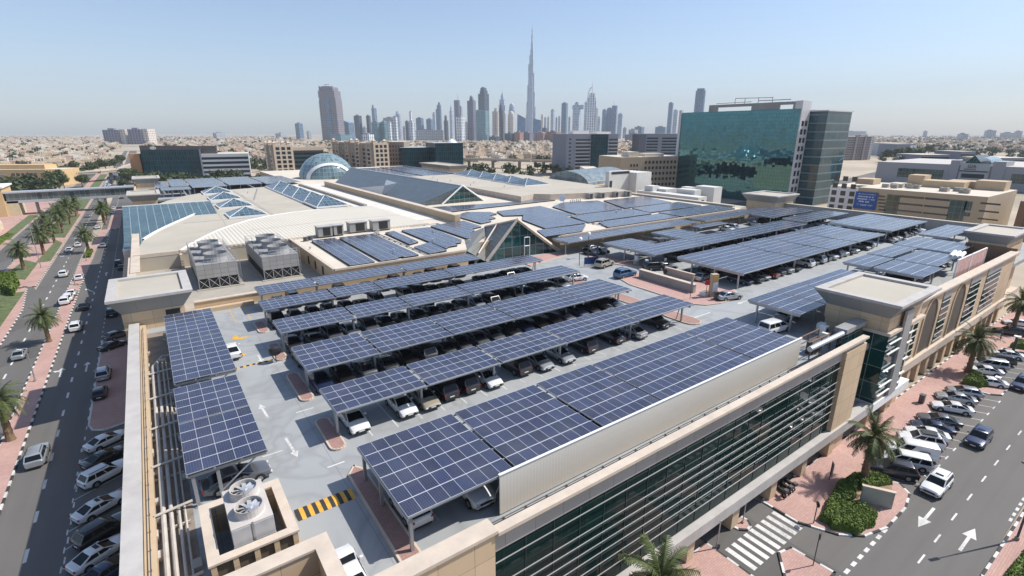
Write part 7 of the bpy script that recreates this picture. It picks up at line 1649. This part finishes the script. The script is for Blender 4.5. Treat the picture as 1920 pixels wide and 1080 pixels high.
deck_island(kerb_pts, M_pink); deck_island([(74.0, 74), (77.8, 64.5), (80, 63), (80.2, 76), (76, 78)], M_pink); deck_island([(60.5, 78.5), (73, 81.5), (74.5, 84.8), (61, 84.8)], M_pink)
rect('deck_lane', 67.6, 68.0, 62.6, 63.0, ZD + .004, M_mark)
# cooling towers in the plant yard
def cooling_tower(x0, x1, y0, y1, label):
    o = thing('cooling_tower', label, 'cooling tower', (x0, y0, ZD), group='cooling towers in the plant yard'); LX, LY = x1 - x0, y1 - y0; Mg = panelled('pale_grp_panels', (0.33, 0.32, 0.305), 1.2, .85, .05, rough=.6)
    b = MB(); b.box(0, LX, 0, LY, 1.9, 4.3); b.build('casing', Mg, o)
    b = MB(); b.box(.15, LX - .15, .15, LY - .15, .15, 1.9); b.build('intake', M_dark, o)
    for i in range(5):
        for y in (0.0, LY - .12): x = i * (LX - .12) / 4; b = MB(); b.box(x, x + .12, y, y + .12, 0, 1.9); b.build('leg', M_steel, o)
    b = MB()
    for i in range(4): x = i * LX / 4; b.tube([(x + .1, -.02, .2), (x + LX / 4 - .05, -.02, 1.8)], .03, 4); b.tube([(x + .1, -.02, 1.8), (x + LX / 4 - .05, -.02, .2)], .03, 4)
    b.build('bracing', M_steel, o)
    for k in range(3):
        y = LY * (k + .5) / 3; x = LX * .55; b = MB(); n = 20
        ring = lambda r, z: [(x + r * math.cos(2 * math.pi * i / n), y + r * math.sin(2 * math.pi * i / n), z) for i in range(n)]
        b.loft([ring(1.95, 4.3), ring(1.75, 5.0), ring(1.85, 5.7)]); b.loft([ring(1.83, 5.7), ring(1.70, 5.0), ring(1.7, 4.5)]); b.loft([ring(1.85, 5.7), ring(1.83, 5.7)]); f = b.build('fan_stack', mat('grp_grey', (0.30, 0.30, 0.30), .6, var=.1), o)
        q = MB(); q.poly(ring(1.68, 4.5), 1)
        for j in range(6): a = j * math.pi / 3; d = Vector((math.cos(a), math.sin(a), 0)); e = Vector((-d.y, d.x, .3)) * .2; c = Vector((x, y, 4.95)); q.poly([c + d * .2 - e, c + d * 1.6 - e, c + d * 1.6 + e, c + d * .2 + e])
        q.cyl(x, y, 4.7, 5.1, .3, n=8); q.build('fan', [M_steel, M_dark], f)
        b = MB(); b.box(.1, 1.0, y - .5, y + .3, 4.31, 4.8); b.build('motor', M_dsteel, o)
    b = MB(); P = [(0.05, .05), (LX - .05, .05), (LX - .05, LY - .05), (.05, LY - .05), (.05, .05)]
    for (a, c), (e, f) in zip(P, P[1:]):
        for z in (4.85, 5.35): b.tube([(a, c, z), (e, f, z)], .03, 4)
        L = math.hypot(e - a, f - c); m_ = max(2, round(L / 1.3))
        for k in range(m_): t_ = k / m_; b.tube([(a + (e - a) * t_, c + (f - c) * t_, 4.3), (a + (e - a) * t_, c + (f - c) * t_, 5.35)], .03, 4)
    b.build('handrail', M_steel, o)
    b = MB()
    for x in (LX + .1, LX + .6): b.tube([(x, 1.5, 0), (x, 1.5, 5.3)], .035, 4)
    for k in range(14): b.tube([(LX + .1, 1.5, .3 + .36 * k), (LX + .6, 1.5, .3 + .36 * k)], .02, 4)
    b.build('ladder', M_steel, o); b = MB(); b.box(-.4, LX + .6, -.5, LY + .4, 0, .12); b.build('plinth', M_conc, o)
cooling_tower(4.3, 10.6, 98.6, 116.4, 'left one of two large grey cooling towers, nearer the corner tower roof'); cooling_tower(14.6, 20.9, 98.6, 116.4, 'right one of two large grey cooling towers, with a ladder beside the tan wall')
# chiller with two round fans in its enclosure
o = thing('chiller', 'off-white chiller with two round fan shrouds inside the near tan enclosure', 'air conditioner', (0.55, 29.65, ZD)); M_ch = mat('chiller_white', (0.50, 0.46, 0.42), .65, var=.08, scale=.8)
b = MB(); b.box(0, 2.35, 0, 4.2, 1.2, 3.3); b.build('casing', M_ch, o); b = MB(); b.box(.12, 2.23, .1, 4.3, .3, 1.2); b.build('coil', M_dark, o)
for x in (0, 1.1, 2.23): b = MB(); b.box(x, x + .12, -.06, .06, 0.05, 1.2 if x != 1.1 else 3.3); b.build('leg', M_steel, o)
b = MB(); b.box(-.02, 2.37, -.05, 0, 2.0, 2.06); b.box(.02, 1.05, -.03, 0, 1.25, 3.2); b.box(1.22, 2.3, -.03, 0, 1.25, 3.2); b.build('front_panel', mat('chiller_panel', (0.46, 0.45, 0.44), .5), o)
for y in (1.15, 3.15):
    b = MB(); n = 24; ring = lambda r, z: [(1.2 + r * math.cos(2 * math.pi * i / n), y + r * math.sin(2 * math.pi * i / n), z) for i in range(n)]
    b.loft([ring(.90, 3.3), ring(.84, 3.36), ring(.80, 3.80), ring(.82, 3.85)]); b.loft([ring(.82, 3.85), ring(.77, 3.84), ring(.74, 3.4)]); f = b.build('fan_shroud', M_ch, o)
    q = MB(); q.poly(ring(.73, 3.42), 1)
    for j in range(9): a = j * 2 * math.pi / 9; d = Vector((math.cos(a), math.sin(a), 0)); e = Vector((-d.y, d.x, .35)) * .12; c = Vector((1.2, y, 3.62)); q.poly([c + d * .12 - e, c + d * .7 - e, c + d * .7 + e, c + d * .12 + e])
    q.cyl(1.2, y, 3.5, 3.72, .2, n=10); q.build('fan', [M_alu, M_dsteel], f)
# rooftop air handlers along the upper roof
GA = 'air handlers along the edge of the upper roof'
for i, (x, y, w, l) in enumerate(((29.6, 117.0, 3.2, 'open-sided left one of the roof air handlers near the small fans'), (33.2, 117.2, 2.2, 'narrow second roof air handler with ribbed side'), (37.2, 118.2, 4.2, 'third roof air handler with dark grille, level with the wide array'), (42.6, 117.6, 4.4, 'fourth and last of the roof air handlers, dark grille to the right'))):
    o = thing('air_handler', l, 'air conditioner', (x, y, ZU), group=GA); b = MB(); b.box(0, w, 0, 2.4, .35, 2.5); b.build('casing', M_greyp if i % 2 else M_greyc, o)
    b = MB(); b.box(w * .35, w * .85, -.05, .02, .5, 2.3); b.build('grille', M_dark, o); b = MB(); b.box(-.15, w + .15, -.15, 2.55, 2.5, 2.65); b.build('hood', M_capgrey, o); b = MB(); b.box(.1, w - .1, .2, 2.2, 0, .35); b.build('base', M_dsteel, o)
for i, (x, y) in enumerate(((26.4, 115.6), (27.6, 116.2))):
    o = thing('roof_fan', 'small dark roof fan left of the air handlers', 'fan', (x, y, ZU), group='small roof fans'); b = MB(); b.cyl(0, 0, .1, .9, .5, n=12); b.build('housing', M_dsteel, o); b = MB(); b.box(-.5, .5, -.5, .5, 0, .1); b.build('base', M_conc, o)
GB = 'tall dark cabinets under the second roof edge'
for i, (x, y) in enumerate(((128.5, 132.5), (133.5, 131.6), (139.6, 130.6), (144.4, 129.4))):
    o = thing('air_handler', 'grey cabinet with dark doors under the second roof edge', 'air conditioner', (x, y, ZU), group=GB); b = MB(); b.box(0, 2.6, 0, 2, .2, 2.0); b.build('casing', M_greyc, o); b = MB(); b.box(.2, 1.4, -.06, .01, .3, 1.9); b.build('door', M_dark, o)
# white roof plant on the right
p0 = G(1228, 373, 13.0)
o = thing('roof_plant', 'big white roof plant with boxes before the green glass tower', 'plant room', (157.5, 110, 12.4)); WR = MATS['white_render']
for (x0, x1, y0, y1, h) in ((0, 5, -2, 26, 3.6), (5, 12, 16, 26, 4.6), (6, 10, 4, 12, 5.2), (12, 17, 0, 8, 6.2), (11.5, 15, 10, 14, 5.4), (2, 6, 20, 24, 5.6)):
    b = MB(); b.box(x0, x1, y0, y1, 0, h); b.build('box', WR, o)
b = MB(); b.box(2, 3.2, -2.1, -2.0, .6, 2.6); b.build('door', M_dark, o)
# satellite dish on the upper roof
sd = G(1058, 380, 15.2); o = thing('satellite_dish', 'satellite dish tilted up on the upper roof among pipe clutter', 'satellite dish', (sd.x, sd.y, ZU)); b = MB(); n = 14
rg = [[(r * math.cos(2 * math.pi * i / n), r * math.sin(2 * math.pi * i / n), r * r * .16) for i in range(n)] for r in (.06, .5, .95, 1.35)]; b.loft(rg); d_ = b.build('dish', M_white, o); d_.location = (-.7, 0, 1.9); d_.rotation_euler = (0.3, -1.15, 0)
b = MB(); b.tube([(0, 0, 0), (-.6, 0, 1.8)], .1, 6); b.build('mast', M_steel, o)
o = thing('pipe_cluster', 'white pipe and valve cluster at the foot of the satellite dish', 'pipes', (sd.x + 2, sd.y - 1, ZU)); b = MB()
for k in range(6): b.tube([(k * .9, 0, 0), (k * .9, 0, 1.0 + .3 * (k % 2)), (k * .9 + .5, .6, 1.0), (k * .9 + .5, .8, 0)], .18, 6)
b.build('pipes', M_white, o); b = MB(); b.box(-.6, 5.6, -1, 1.4, 0, .12); b.build('base', M_conc, o)
# black machines in the carport opening
o = thing('generator', 'group of black machine units in the opening between the carport leaves', 'machine', (87.5, 70.5, ZD))
for x, w, h in ((0, 2.2, 2.9), (2.6, 1.8, 3.4), (4.8, 1.4, 3.2)): b = MB(); b.box(x, x + w, 0, 2.2, .1, h); b.build('casing', M_dsteel, o)
b = MB(); b.box(6.6, 8.0, .4, 2, .1, 2.2); b.build('tank', M_white, o); b = MB(); b.box(-.3, 8.3, -.2, 2.4, 0, .1); b.build('base', M_conc, o)
# air-con condensers, barrier and frame before the street tower
for i, (x, y, h, l) in enumerate(((68.8, 26.4, 1.9, 'tall white condenser by the tan tower wall'), (70.4, 27.4, 1.6, 'white condenser right of the tall one by the tower'), (67.4, 25.6, 1.5, 'slim white cylinder-like unit left of the condensers'))):
    o = thing('condenser', l, 'air conditioner', (x, y, ZD)); b = MB(); w = .5 if i == 2 else 1.1; b.box(-w / 2, w / 2, -.4, .4, .12, h); b.build('casing', M_white, o); b = MB()
    n = 12
    for z in ((h * .3, h * .72) if i != 2 else ()): b.poly([(.36 * math.cos(2 * math.pi * k / n), -.415, z + .36 * math.sin(2 * math.pi * k / n)) for k in range(n)])
    b.box(-w / 2, w / 2, -.3, .3, 0, .12); b.build('fan_grille', M_dsteel, o)
o = thing('steel_frame', 'low rusty steel frame standing at the end of the ribbed screen', 'frame', (61.0, 24.4, ZD)); b = MB()
for x in (0, 2.6, 5.2): 
    for y in (0, 1.5): b.box(x, x + .12, y, y + .12, 0, 2.2)
for y in (0, 1.5): b.box(0, 5.3, y, y + .12, 2.1, 2.25); b.box(0, 5.3, y, y + .1, 1.2, 1.3)
b.build('rails', mat('rust', (0.22, 0.14, 0.09), .8), o); b = MB(); b.box(1.5, 3.8, .3, 1.2, 0, 1.5); b.build('pump', M_dsteel, o)
o = thing('duct', 'cluster of white cylindrical ducts over the far carport leaves', 'duct', (121.5, 26.3, ZD)); b = MB()
for k in range(3): b.tube([(0, .7 * k, 3.6), (4, .7 * k + .4, 3.9)], .35, 8)
b.build('pipes', M_white, o); b = MB()
for k in range(2): b.box(.5 + 2.5 * k, .7 + 2.5 * k, .2, .4, 0, 3.4)
b.build('stand', M_steel, o)
gd = thing('garage_door', 'blue grey roller door in the back wall', 'door', (173.9, 47, ZD)); b = MB(); b.box(-.25, -.02, 0, 5, 0, 2.4); b.build('shutter', mat('shutter_blue', (0.10, 0.13, 0.17), .5), gd); b = MB(); b.box(-.3, -.02, 5, 11, 0, 2.7); b.build('surround', M_pale, gd)
# ramp wall, kiosk, signs on the red island
o = thing('ramp_wall', 'long low tan wall with pale coping on the red island', 'wall', (71.4, 48.2, ZD)); b = MB(); P = [(0, 0), (2.2, 1.6), (2.2, 13.2), (-.1, 11.6)]
b.prism([(0.2, 0), (.9, 0), (1.2, 12), (.5, 12)], .1, 1.55); b.build('wall', M_conc, o); b = MB(); b.prism([(0.1, -.1), (1.0, -.1), (1.3, 12.1), (.4, 12.1)], 1.55, 1.68); b.build('coping', M_cap, o)
o = thing('ramp_wall', 'short dark wall with pale coping beside the shaded silver saloon', 'wall', (77.6, 52.5, ZD)); b = MB(); b.box(0, .4, 0, 6.4, .1, 1.4); b.build('wall', M_conc, o); b = MB(); b.box(-.06, .46, -.06, 6.46, 1.4, 1.52); b.build('coping', M_cap, o)
pl = thing('planter', 'white stone planter block by the red no-entry style sign', 'planter', (71.8, 46.3, ZD)); b = MB(); b.box(-.2, 1.4, -.6, .7, .1, .85); b.build('block', M_white, pl); b = MB(); b.box(-.05, 1.25, -.45, .55, .85, .9); b.build('soil', M_soil, pl)
def post_sign(label, x, y, z, h, col, w, hh, rz, shape='box', name='road_sign'):
    o = thing(name, label, 'sign', (x, y, z), rz); b = MB(); b.cyl(0, 0, 0, h, .05, n=6); b.build('post', M_dsteel, o); b = MB()
    if shape == 'disc': n = 16; b.poly([(w * math.cos(2 * math.pi * k / n), -.07, h - w + w * math.sin(2 * math.pi * k / n)) for k in range(n)]); b.poly([(w * math.cos(2 * math.pi * k / n), -.04, h - w + w * math.sin(2 * math.pi * k / n)) for k in range(n)])
    else: b.box(-w / 2, w / 2, -.12, -.05, h - hh, h)
    b.build('board', mat('sign_' + col, {'red': (0.45, 0.015, 0.02), 'blue': (0.02, 0.05, 0.16), 'black': (0.02, 0.02, 0.02), 'white': (0.7, 0.7, 0.7), 'grey': (.3, .3, .3)}[col], .5, var=.05), o); return o
q = G(1290, 568, ZD); post_sign('red square sign on a post before the white planter', 71.2, 45.5, ZD + .16, 3.0, 'red', .8, .8, -.5)
q = G(1285, 563, ZD); post_sign('slim post with a grey plate beside the ramp wall end', 68.6, 46.6, ZD + .16, 3.2, 'grey', .35, .8, -.5)
q = G(1243, 527, ZD); post_sign('black disc sign behind the middle of the ramp wall', 75.6, 57.2, ZD + .16, 1.6, 'black', .45, .5, -.5, 'disc')
q = G(1290, 520, ZD); post_sign('camera post with a small box in the aisle before the two-leaf carport', 77.4, 58.8, ZD, 3.3, 'grey', .5, .5, -.3)
q = G(1108, 500, ZD); o = thing('information_board', 'dark blue information board on the red pavers by the entrance lane', 'sign', (q.x, q.y, ZD), -.35); b = MB(); b.box(-1.5, 1.5, -.1, .1, .2, 2.0); b.build('board', mat('sign_blue', (0.02, 0.05, 0.16), .5, var=.05), o); b = MB(); b.box(-1.5, 1.5, -.12, .12, .2, .6); b.build('plinth', M_white, o); b = MB(); b.box(1.1, 1.4, -.18, .18, 0, 4.2); b.build('post', mat('post_blue', (0.03, 0.045, 0.09), .5), o)
q = G(1344, 562, ZD); o = thing('pay_kiosk', 'tan pylon with an orange emblem and white panels beside the silver saloon', 'kiosk', (q.x + .5, q.y + 1.2, ZD), -.4); b = MB(); b.box(-.55, .55, -.4, .4, .1, 4.0); b.build('pylon', M_tan, o); b = MB(); b.box(-.4, .5, -.46, -.41, 1.1, 2.6); b.build('panel', M_white, o); b = MB(); b.box(-.3, .35, -.46, -.41, 3.0, 3.7); b.build('emblem', M_yel, o)
o = thing('ticket_machine', 'dark ticket machine in front of the tan pylon', 'ticket machine', (q.x - .6, q.y - .2, ZD + .16), -.4); b = MB(); b.box(-.3, .3, -.25, .25, 0, 1.4); b.build('body', M_dsteel, o); b = MB(); b.box(-.22, .22, -.28, -.25, .9, 1.25); b.build('screen_panel', M_cglass, o)
for u, v, l in ((1211, 505, 'left barrier post of the kiosk lane'), (1192, 498, 'white ticket box beside the shaded kiosk wall')):
    q = G(u, v, ZD); o = thing('ticket_machine', l, 'ticket machine', (q.x, q.y, ZD), -.3); b = MB(); b.box(-.45, .45, -.35, .35, 0, 1.1); b.build('body', M_conc, o); b = MB(); b.box(-.25, .25, -.38, .2, 1.1, 2.0); b.build('screen_panel', M_white, o)
q = G(507, 648, ZD); o = thing('covered_sign', 'round black covered sign on the shaded pink island of the fourth carport', 'sign', (8.9, 60.6, ZD)); b = MB(); leafy(b, (0, 0, 0), (0, 0, 0), 0, .1, rnd); b.cyl(0, 0, 0, 1.2, .06, n=6); b.build('post', M_dsteel, o); b = MB(); n = 12
rg = [[(r * math.cos(2 * math.pi * i / n), r * .8 * math.sin(2 * math.pi * i / n), z) for i in range(n)] for r, z in ((.3, .9), (.62, 1.1), (.68, 1.5), (.6, 1.85), (.2, 2.0))]; b.loft(rg); b.poly(rg[-1]); b.build('cover', M_ctrim, o)
# lamps
def lamp(label, x, y, z, h, rz, arm=1.8, cat='street lamp', group=None, head=(.5, .16), col=None):
    o = thing('street_lamp', label, cat, (x, y, z), rz, group); b = MB(); b.tube([(0, 0, 0), (0, 0, h)], .11, 8, r1=.06); b.build('pole', col or M_steel, o)
    if arm: b = MB(); b.tube([(0, 0, h - .1), (arm * .5, 0, h + .15), (arm, 0, h + .2)], .05, 6); b.build('arm', col or M_steel, o)
    b = MB(); b.obox((arm + head[0] * .5, 0, h + .2), head[0], head[1], .07); b.build('lamp_head', M_white if col is None else M_dsteel, o); b = MB(); b.cyl(0, 0, 0, .35, .2, n=8); b.build('base', M_conc, o)
lamp('slim lamp on the pink median before the lone palm', -19.8, 103.0, .14, 5.2, 2.6, .9, head=(.35, .12)); lamp('tall lamp standing by the shrubs on the broad median', -29.4, 196.5, .14, 14, 2.8, 2.4); lamp('lamp by the white cars on the pink island', -19.6, 168, .14, 7.5, 2.9, 1.0, head=(.35, .12)); lamp('lamp before the single palm in the road island', -19.2, 199, .14, 7, 2.9, 1.0, head=(.35, .12))
lamp('tall grey lamp at the right pavement corner, its shadow on the street', 63.0, 3.9, .14, 9.0, 2.75, 2.0, col=M_dsteel)
q = G(1113, 497, ZD); q2 = G(1087, 497, ZD)
for u, v, h, l in ((1086, 498, 5.2, 'lamp with a white globe on the round red island'), (1102, 484, 5.0, 'thin lamp with a white globe behind the information board')):
    q = G(u, v, ZD); o = thing('street_lamp', l, 'street lamp', (q.x, q.y, ZD)); b = MB(); b.tube([(0, 0, 0), (0, 0, h)], .07, 6); b.build('pole', M_dsteel, o); b = MB(); n = 10
    rg = [[(.45 * math.sin(t_) * math.cos(2 * math.pi * i / n), .45 * math.sin(t_) * math.sin(2 * math.pi * i / n), h + .3 - .45 * math.cos(t_)) for i in range(n)] for t_ in (.2, .8, 1.4, 2.0, 2.6, 3.0)]; b.loft(rg); b.build('globe', M_white, o)
q = G(1901, 657, 0); o = thing('light_bollard', 'dark pillar light at the last bay near the far planter', 'pillar', (123.2, 15.9, .14)); b = MB(); b.box(-.2, .2, -.2, .2, 0, 2.6); b.build('pillar', mat('green_bronze', (.06, .075, .065), .5), o); b = MB(); b.box(-.45, .45, -.45, .45, 2.6, 2.75); b.build('cap', M_white, o)
post_sign('black disc sign at the crossing beside the kidney hedge', 49.2, 16.4, .14, 2.6, 'black', .32, .5, .9, 'disc'); post_sign('tall slim sign post on the small pink island below the crossing', 43.7, 13.9, .14, 3.6, 'black', .4, .55, .3); post_sign('portrait advertising board on the pink pavement near the palm', 57.6, 18.6, .14, 2.3, 'grey', .8, 1.7, .6, name='advertising_board')
o = thing('boundary_sign', 'pale green-grey wall sign in the planting beside the kidney hedge', 'sign', (57.4, 13.9, .14), -1.05); b = MB(); b.box(-1.4, 1.4, -.16, .16, 0, 1.9); b.build('slab', mat('olive_grey', (0.33, 0.34, 0.29), .7), o); b = MB(); b.box(-1.5, 1.5, -.2, .2, 1.9, 2.0); b.build('coping', M_cap, o)
o = thing('barrier_pole', 'thin pole at the underpass mouth beside the facade column', 'pole', (43.4, 20.6, .14)); b = MB(); b.cyl(0, 0, 0, 3.4, .06, n=6); b.build('pole', M_steel, o); b = MB(); b.box(-.12, .12, -.12, .12, 0, .2); b.build('base', M_conc, o)
o = thing('barrier_pole', 'thin pole by the left kerb of the underpass mouth', 'pole', (38.3, 20.2, .14)); b = MB(); b.cyl(0, 0, 0, 3.2, .06, n=6); b.build('pole', M_steel, o); b = MB(); b.cyl(.2, 0, 0, .5, .2, n=8); b.build('base', M_dsteel, o)
for x, y, l in ((86.9, 18.8, 'dark litter bin standing alone on the pink pavement'), (103.2, 14.0, 'white utility box at the tip of the planter island')):
    o = thing('litter_bin', l, 'bin', (x, y, .14)); b = MB(); k = M_dsteel if x < 90 else M_white; b.box(-.35, .35, -.3, .3, 0, 1.25); b.build('body', k, o); b = MB(); b.box(-.4, .4, -.35, .35, 1.25, 1.36); b.build('lid', k, o)
GMOTO = 'motorcycles parked under the glass front'
for i, x in enumerate((50.6, 51.6, 52.5)):
    o = thing('motorcycle', ('first', 'second', 'third')[i] + ' dark motorcycle from the underpass under the glass front', 'motorcycle', (x, 20.7, .14), 1.3, GMOTO)
    for wx in (-.65, .65):
        b = MB(); n = 12; rg = [[(wx + r * math.cos(2 * math.pi * k / n), y, .3 + r * math.sin(2 * math.pi * k / n)) for k in range(n)] for r, y in ((.2, .05), (.3, .05), (.3, -.05), (.2, -.05))]; b.loft(rg); b.build('wheel', M_tyre, o)
    b = MB(); b.obox((-.1, 0, .62), .5, .13, .14); b.obox((.3, 0, .75), .2, .14, .12); b.tube([(.62, 0, .32), (.42, 0, 1.0)], .05, 5); b.tube([(.4, -.32, 1.0), (.4, .32, 1.0)], .03, 5); b.build('frame', M_ctrim, o); b = MB(); b.obox((-.35, 0, .8), .35, .13, .05); b.build('seat', M_dark, o)
    b = MB(); b.obox((-.78, 0, .98), .2, .22, .18); b.build('top_box', M_dsteel, o)
# round planter at the arcade
o = thing('planter', 'dark round clipped bush by the arcade columns', 'plant', (113.4, 21.6, .14)); b = MB(); leafy(b, (0, 0, 1.0), (.8, .8, .8), 420, .14, rnd, hollow=.75); b.build('foliage', M_leaf, o); b = MB(); b.cyl(0, 0, 0, .5, .4, .5, 10); b.build('pot', M_conc, o)
# a walking person
def person(label, x, y, rz, shirt, trousers):
    o = thing('person', label, 'person', (x, y, .14), rz)
    J = [(0, 0, .95), (0, 0, 1.2), (0, 0, 1.42), (0, 0, 1.52), (.02, 0, 1.66), (0, .19, 1.40), (-.08, .25, 1.12), (.06, .24, .88), (0, -.19, 1.40), (.10, -.25, 1.13), (.24, -.22, .92), (0, .09, .9), (.16, .09, .5), (.10, .09, .07), (.24, .09, .04), (0, -.09, .9), (-.10, -.09, .5), (-.32, -.09, .12), (-.2, -.09, .05), (.02, 0, 1.74)]
    E = [(0, 1), (1, 2), (2, 3), (3, 4), (4, 19), (2, 5), (5, 6), (6, 7), (2, 8), (8, 9), (9, 10), (0, 11), (11, 12), (12, 13), (13, 14), (0, 15), (15, 16), (16, 17), (17, 18)]
    Rr = [.15, .14, .15, .06, .10, .07, .05, .04, .07, .05, .04, .10, .07, .05, .04, .10, .07, .05, .04, .085]
    me = bpy.data.meshes.new('body'); me.from_pydata(J, E, []); bo = bpy.data.objects.new('body', me); COL.objects.link(bo); bo.parent = o
    md = bo.modifiers.new('skin', 'SKIN'); sv = me.skin_vertices[0].data
    for v_, r_ in zip(sv, Rr): v_.radius = (r_, r_)
    sv[0].use_root = True; bo.modifiers.new('sub', 'SUBSURF').levels = 1
    dg = bpy.context.evaluated_depsgraph_get(); m2 = bpy.data.meshes.new_from_object(bo.evaluated_get(dg)); bo.modifiers.clear(); bo.data = m2
    m2.materials.clear()
    for m_ in (shirt, trousers, mat('skin', (0.42, 0.25, 0.17), .6, var=0), mat('dark_hair', (.015, .012, .01), .6, var=0)): m2.materials.append(m_)
    for p in m2.polygons: c = p.center; p.material_index = 1 if c.z < .95 and abs(c.y) < .2 else (2 if (c.z > 1.5 and c.z < 1.7) or c.z < .95 else 3 if c.z >= 1.7 else 0); p.use_smooth = True
    b = MB(); n = 10
    rg = [[(.02 - .015 + .105 * math.cos(t_) * math.cos(2 * math.pi * i / n), .1 * math.cos(t_) * math.sin(2 * math.pi * i / n), 1.70 + .12 * math.sin(t_)) for i in range(n)] for t_ in (0, .5, 1.0, 1.5)]; b.loft(rg); b.build('hair', MATS['dark_hair'], o)
person('person in dark blue clothes walking by the far planter', 128.0, 18.7, 2.6, mat('cloth_blue', (0.05, 0.08, 0.14), .9, var=0), mat('cloth_dark', (0.03, 0.035, 0.05), .9, var=0))
# small fittings that every roof has: vents, pipe runs, walkway pads
r8 = random.Random(15)
for i in range(26):
    x, y = r8.choice([(r8.uniform(2, 40), r8.uniform(165, 235)), (r8.uniform(105, 118), r8.uniform(165, 230)), (r8.uniform(60, 140), r8.uniform(88, 130)), (r8.uniform(25, 60), r8.uniform(88, 116))]); z = 17.0 if (x > 104 and y > 145) else 15.0
    b = MB(); h = r8.uniform(.35, .9); b.cyl(x, y, z, z + h, .16, n=8); b.cyl(x, y, z + h, z + h + .12, .3, n=8); part('roof_vent', b, M_alu)
for P in ([(60, 90), (60, 118), (52.6, 118)], [(93.2, 88), (93.2, 107), (99, 107.2)], [(42.2, 88), (42.2, 116)], [(122.6, 88), (122.6, 96.6), (144, 97.4)], [(4, 196), (30, 200), (38, 240)]):
    b = MB(); b.tube([(x, y, 15.25) for x, y in P], .11, 6)
    for (x0, y0), (x1, y1) in zip(P, P[1:]):
        n = max(1, int(math.hypot(x1 - x0, y1 - y0) / 3))
        for k in range(n): x, y = x0 + (x1 - x0) * k / n, y0 + (y1 - y0) * k / n; b.box(x - .2, x + .2, y - .2, y + .2, 15.0, 15.16)
    part('roof_pipe', b, M_steel)
for (x0, x1, y0, y1) in ((28, 28.9, 140, 236), (6, 50, 158, 158.8), (84, 84.9, 97, 108)):
    b = MB(); b.box(x0, x1, y0, y1, 15.0, 15.05); part('walkway', b, M_conc)
# ================================================================ the air
m = bpy.data.materials.new('haze_air'); m.use_nodes = True; t = m.node_tree; t.nodes.clear()
v = t.nodes.new('ShaderNodeVolumePrincipled'); v.inputs['Density'].default_value = HAZE; v.inputs['Color'].default_value = (0.87, 0.94, 1.0, 1); v.inputs['Anisotropy'].default_value = 0.0
oo = t.nodes.new('ShaderNodeOutputMaterial'); t.links.new(v.outputs[0], oo.inputs['Volume'])
b = MB(); b.box(-12100, 12100, -12100, 12100, -1.2, 860); tag(b.build('haze', m), kind='stuff')
for o in [k for k in bpy.data.objects if k.type == 'MESH' and k.name not in S.objects]: bpy.data.objects.remove(o)
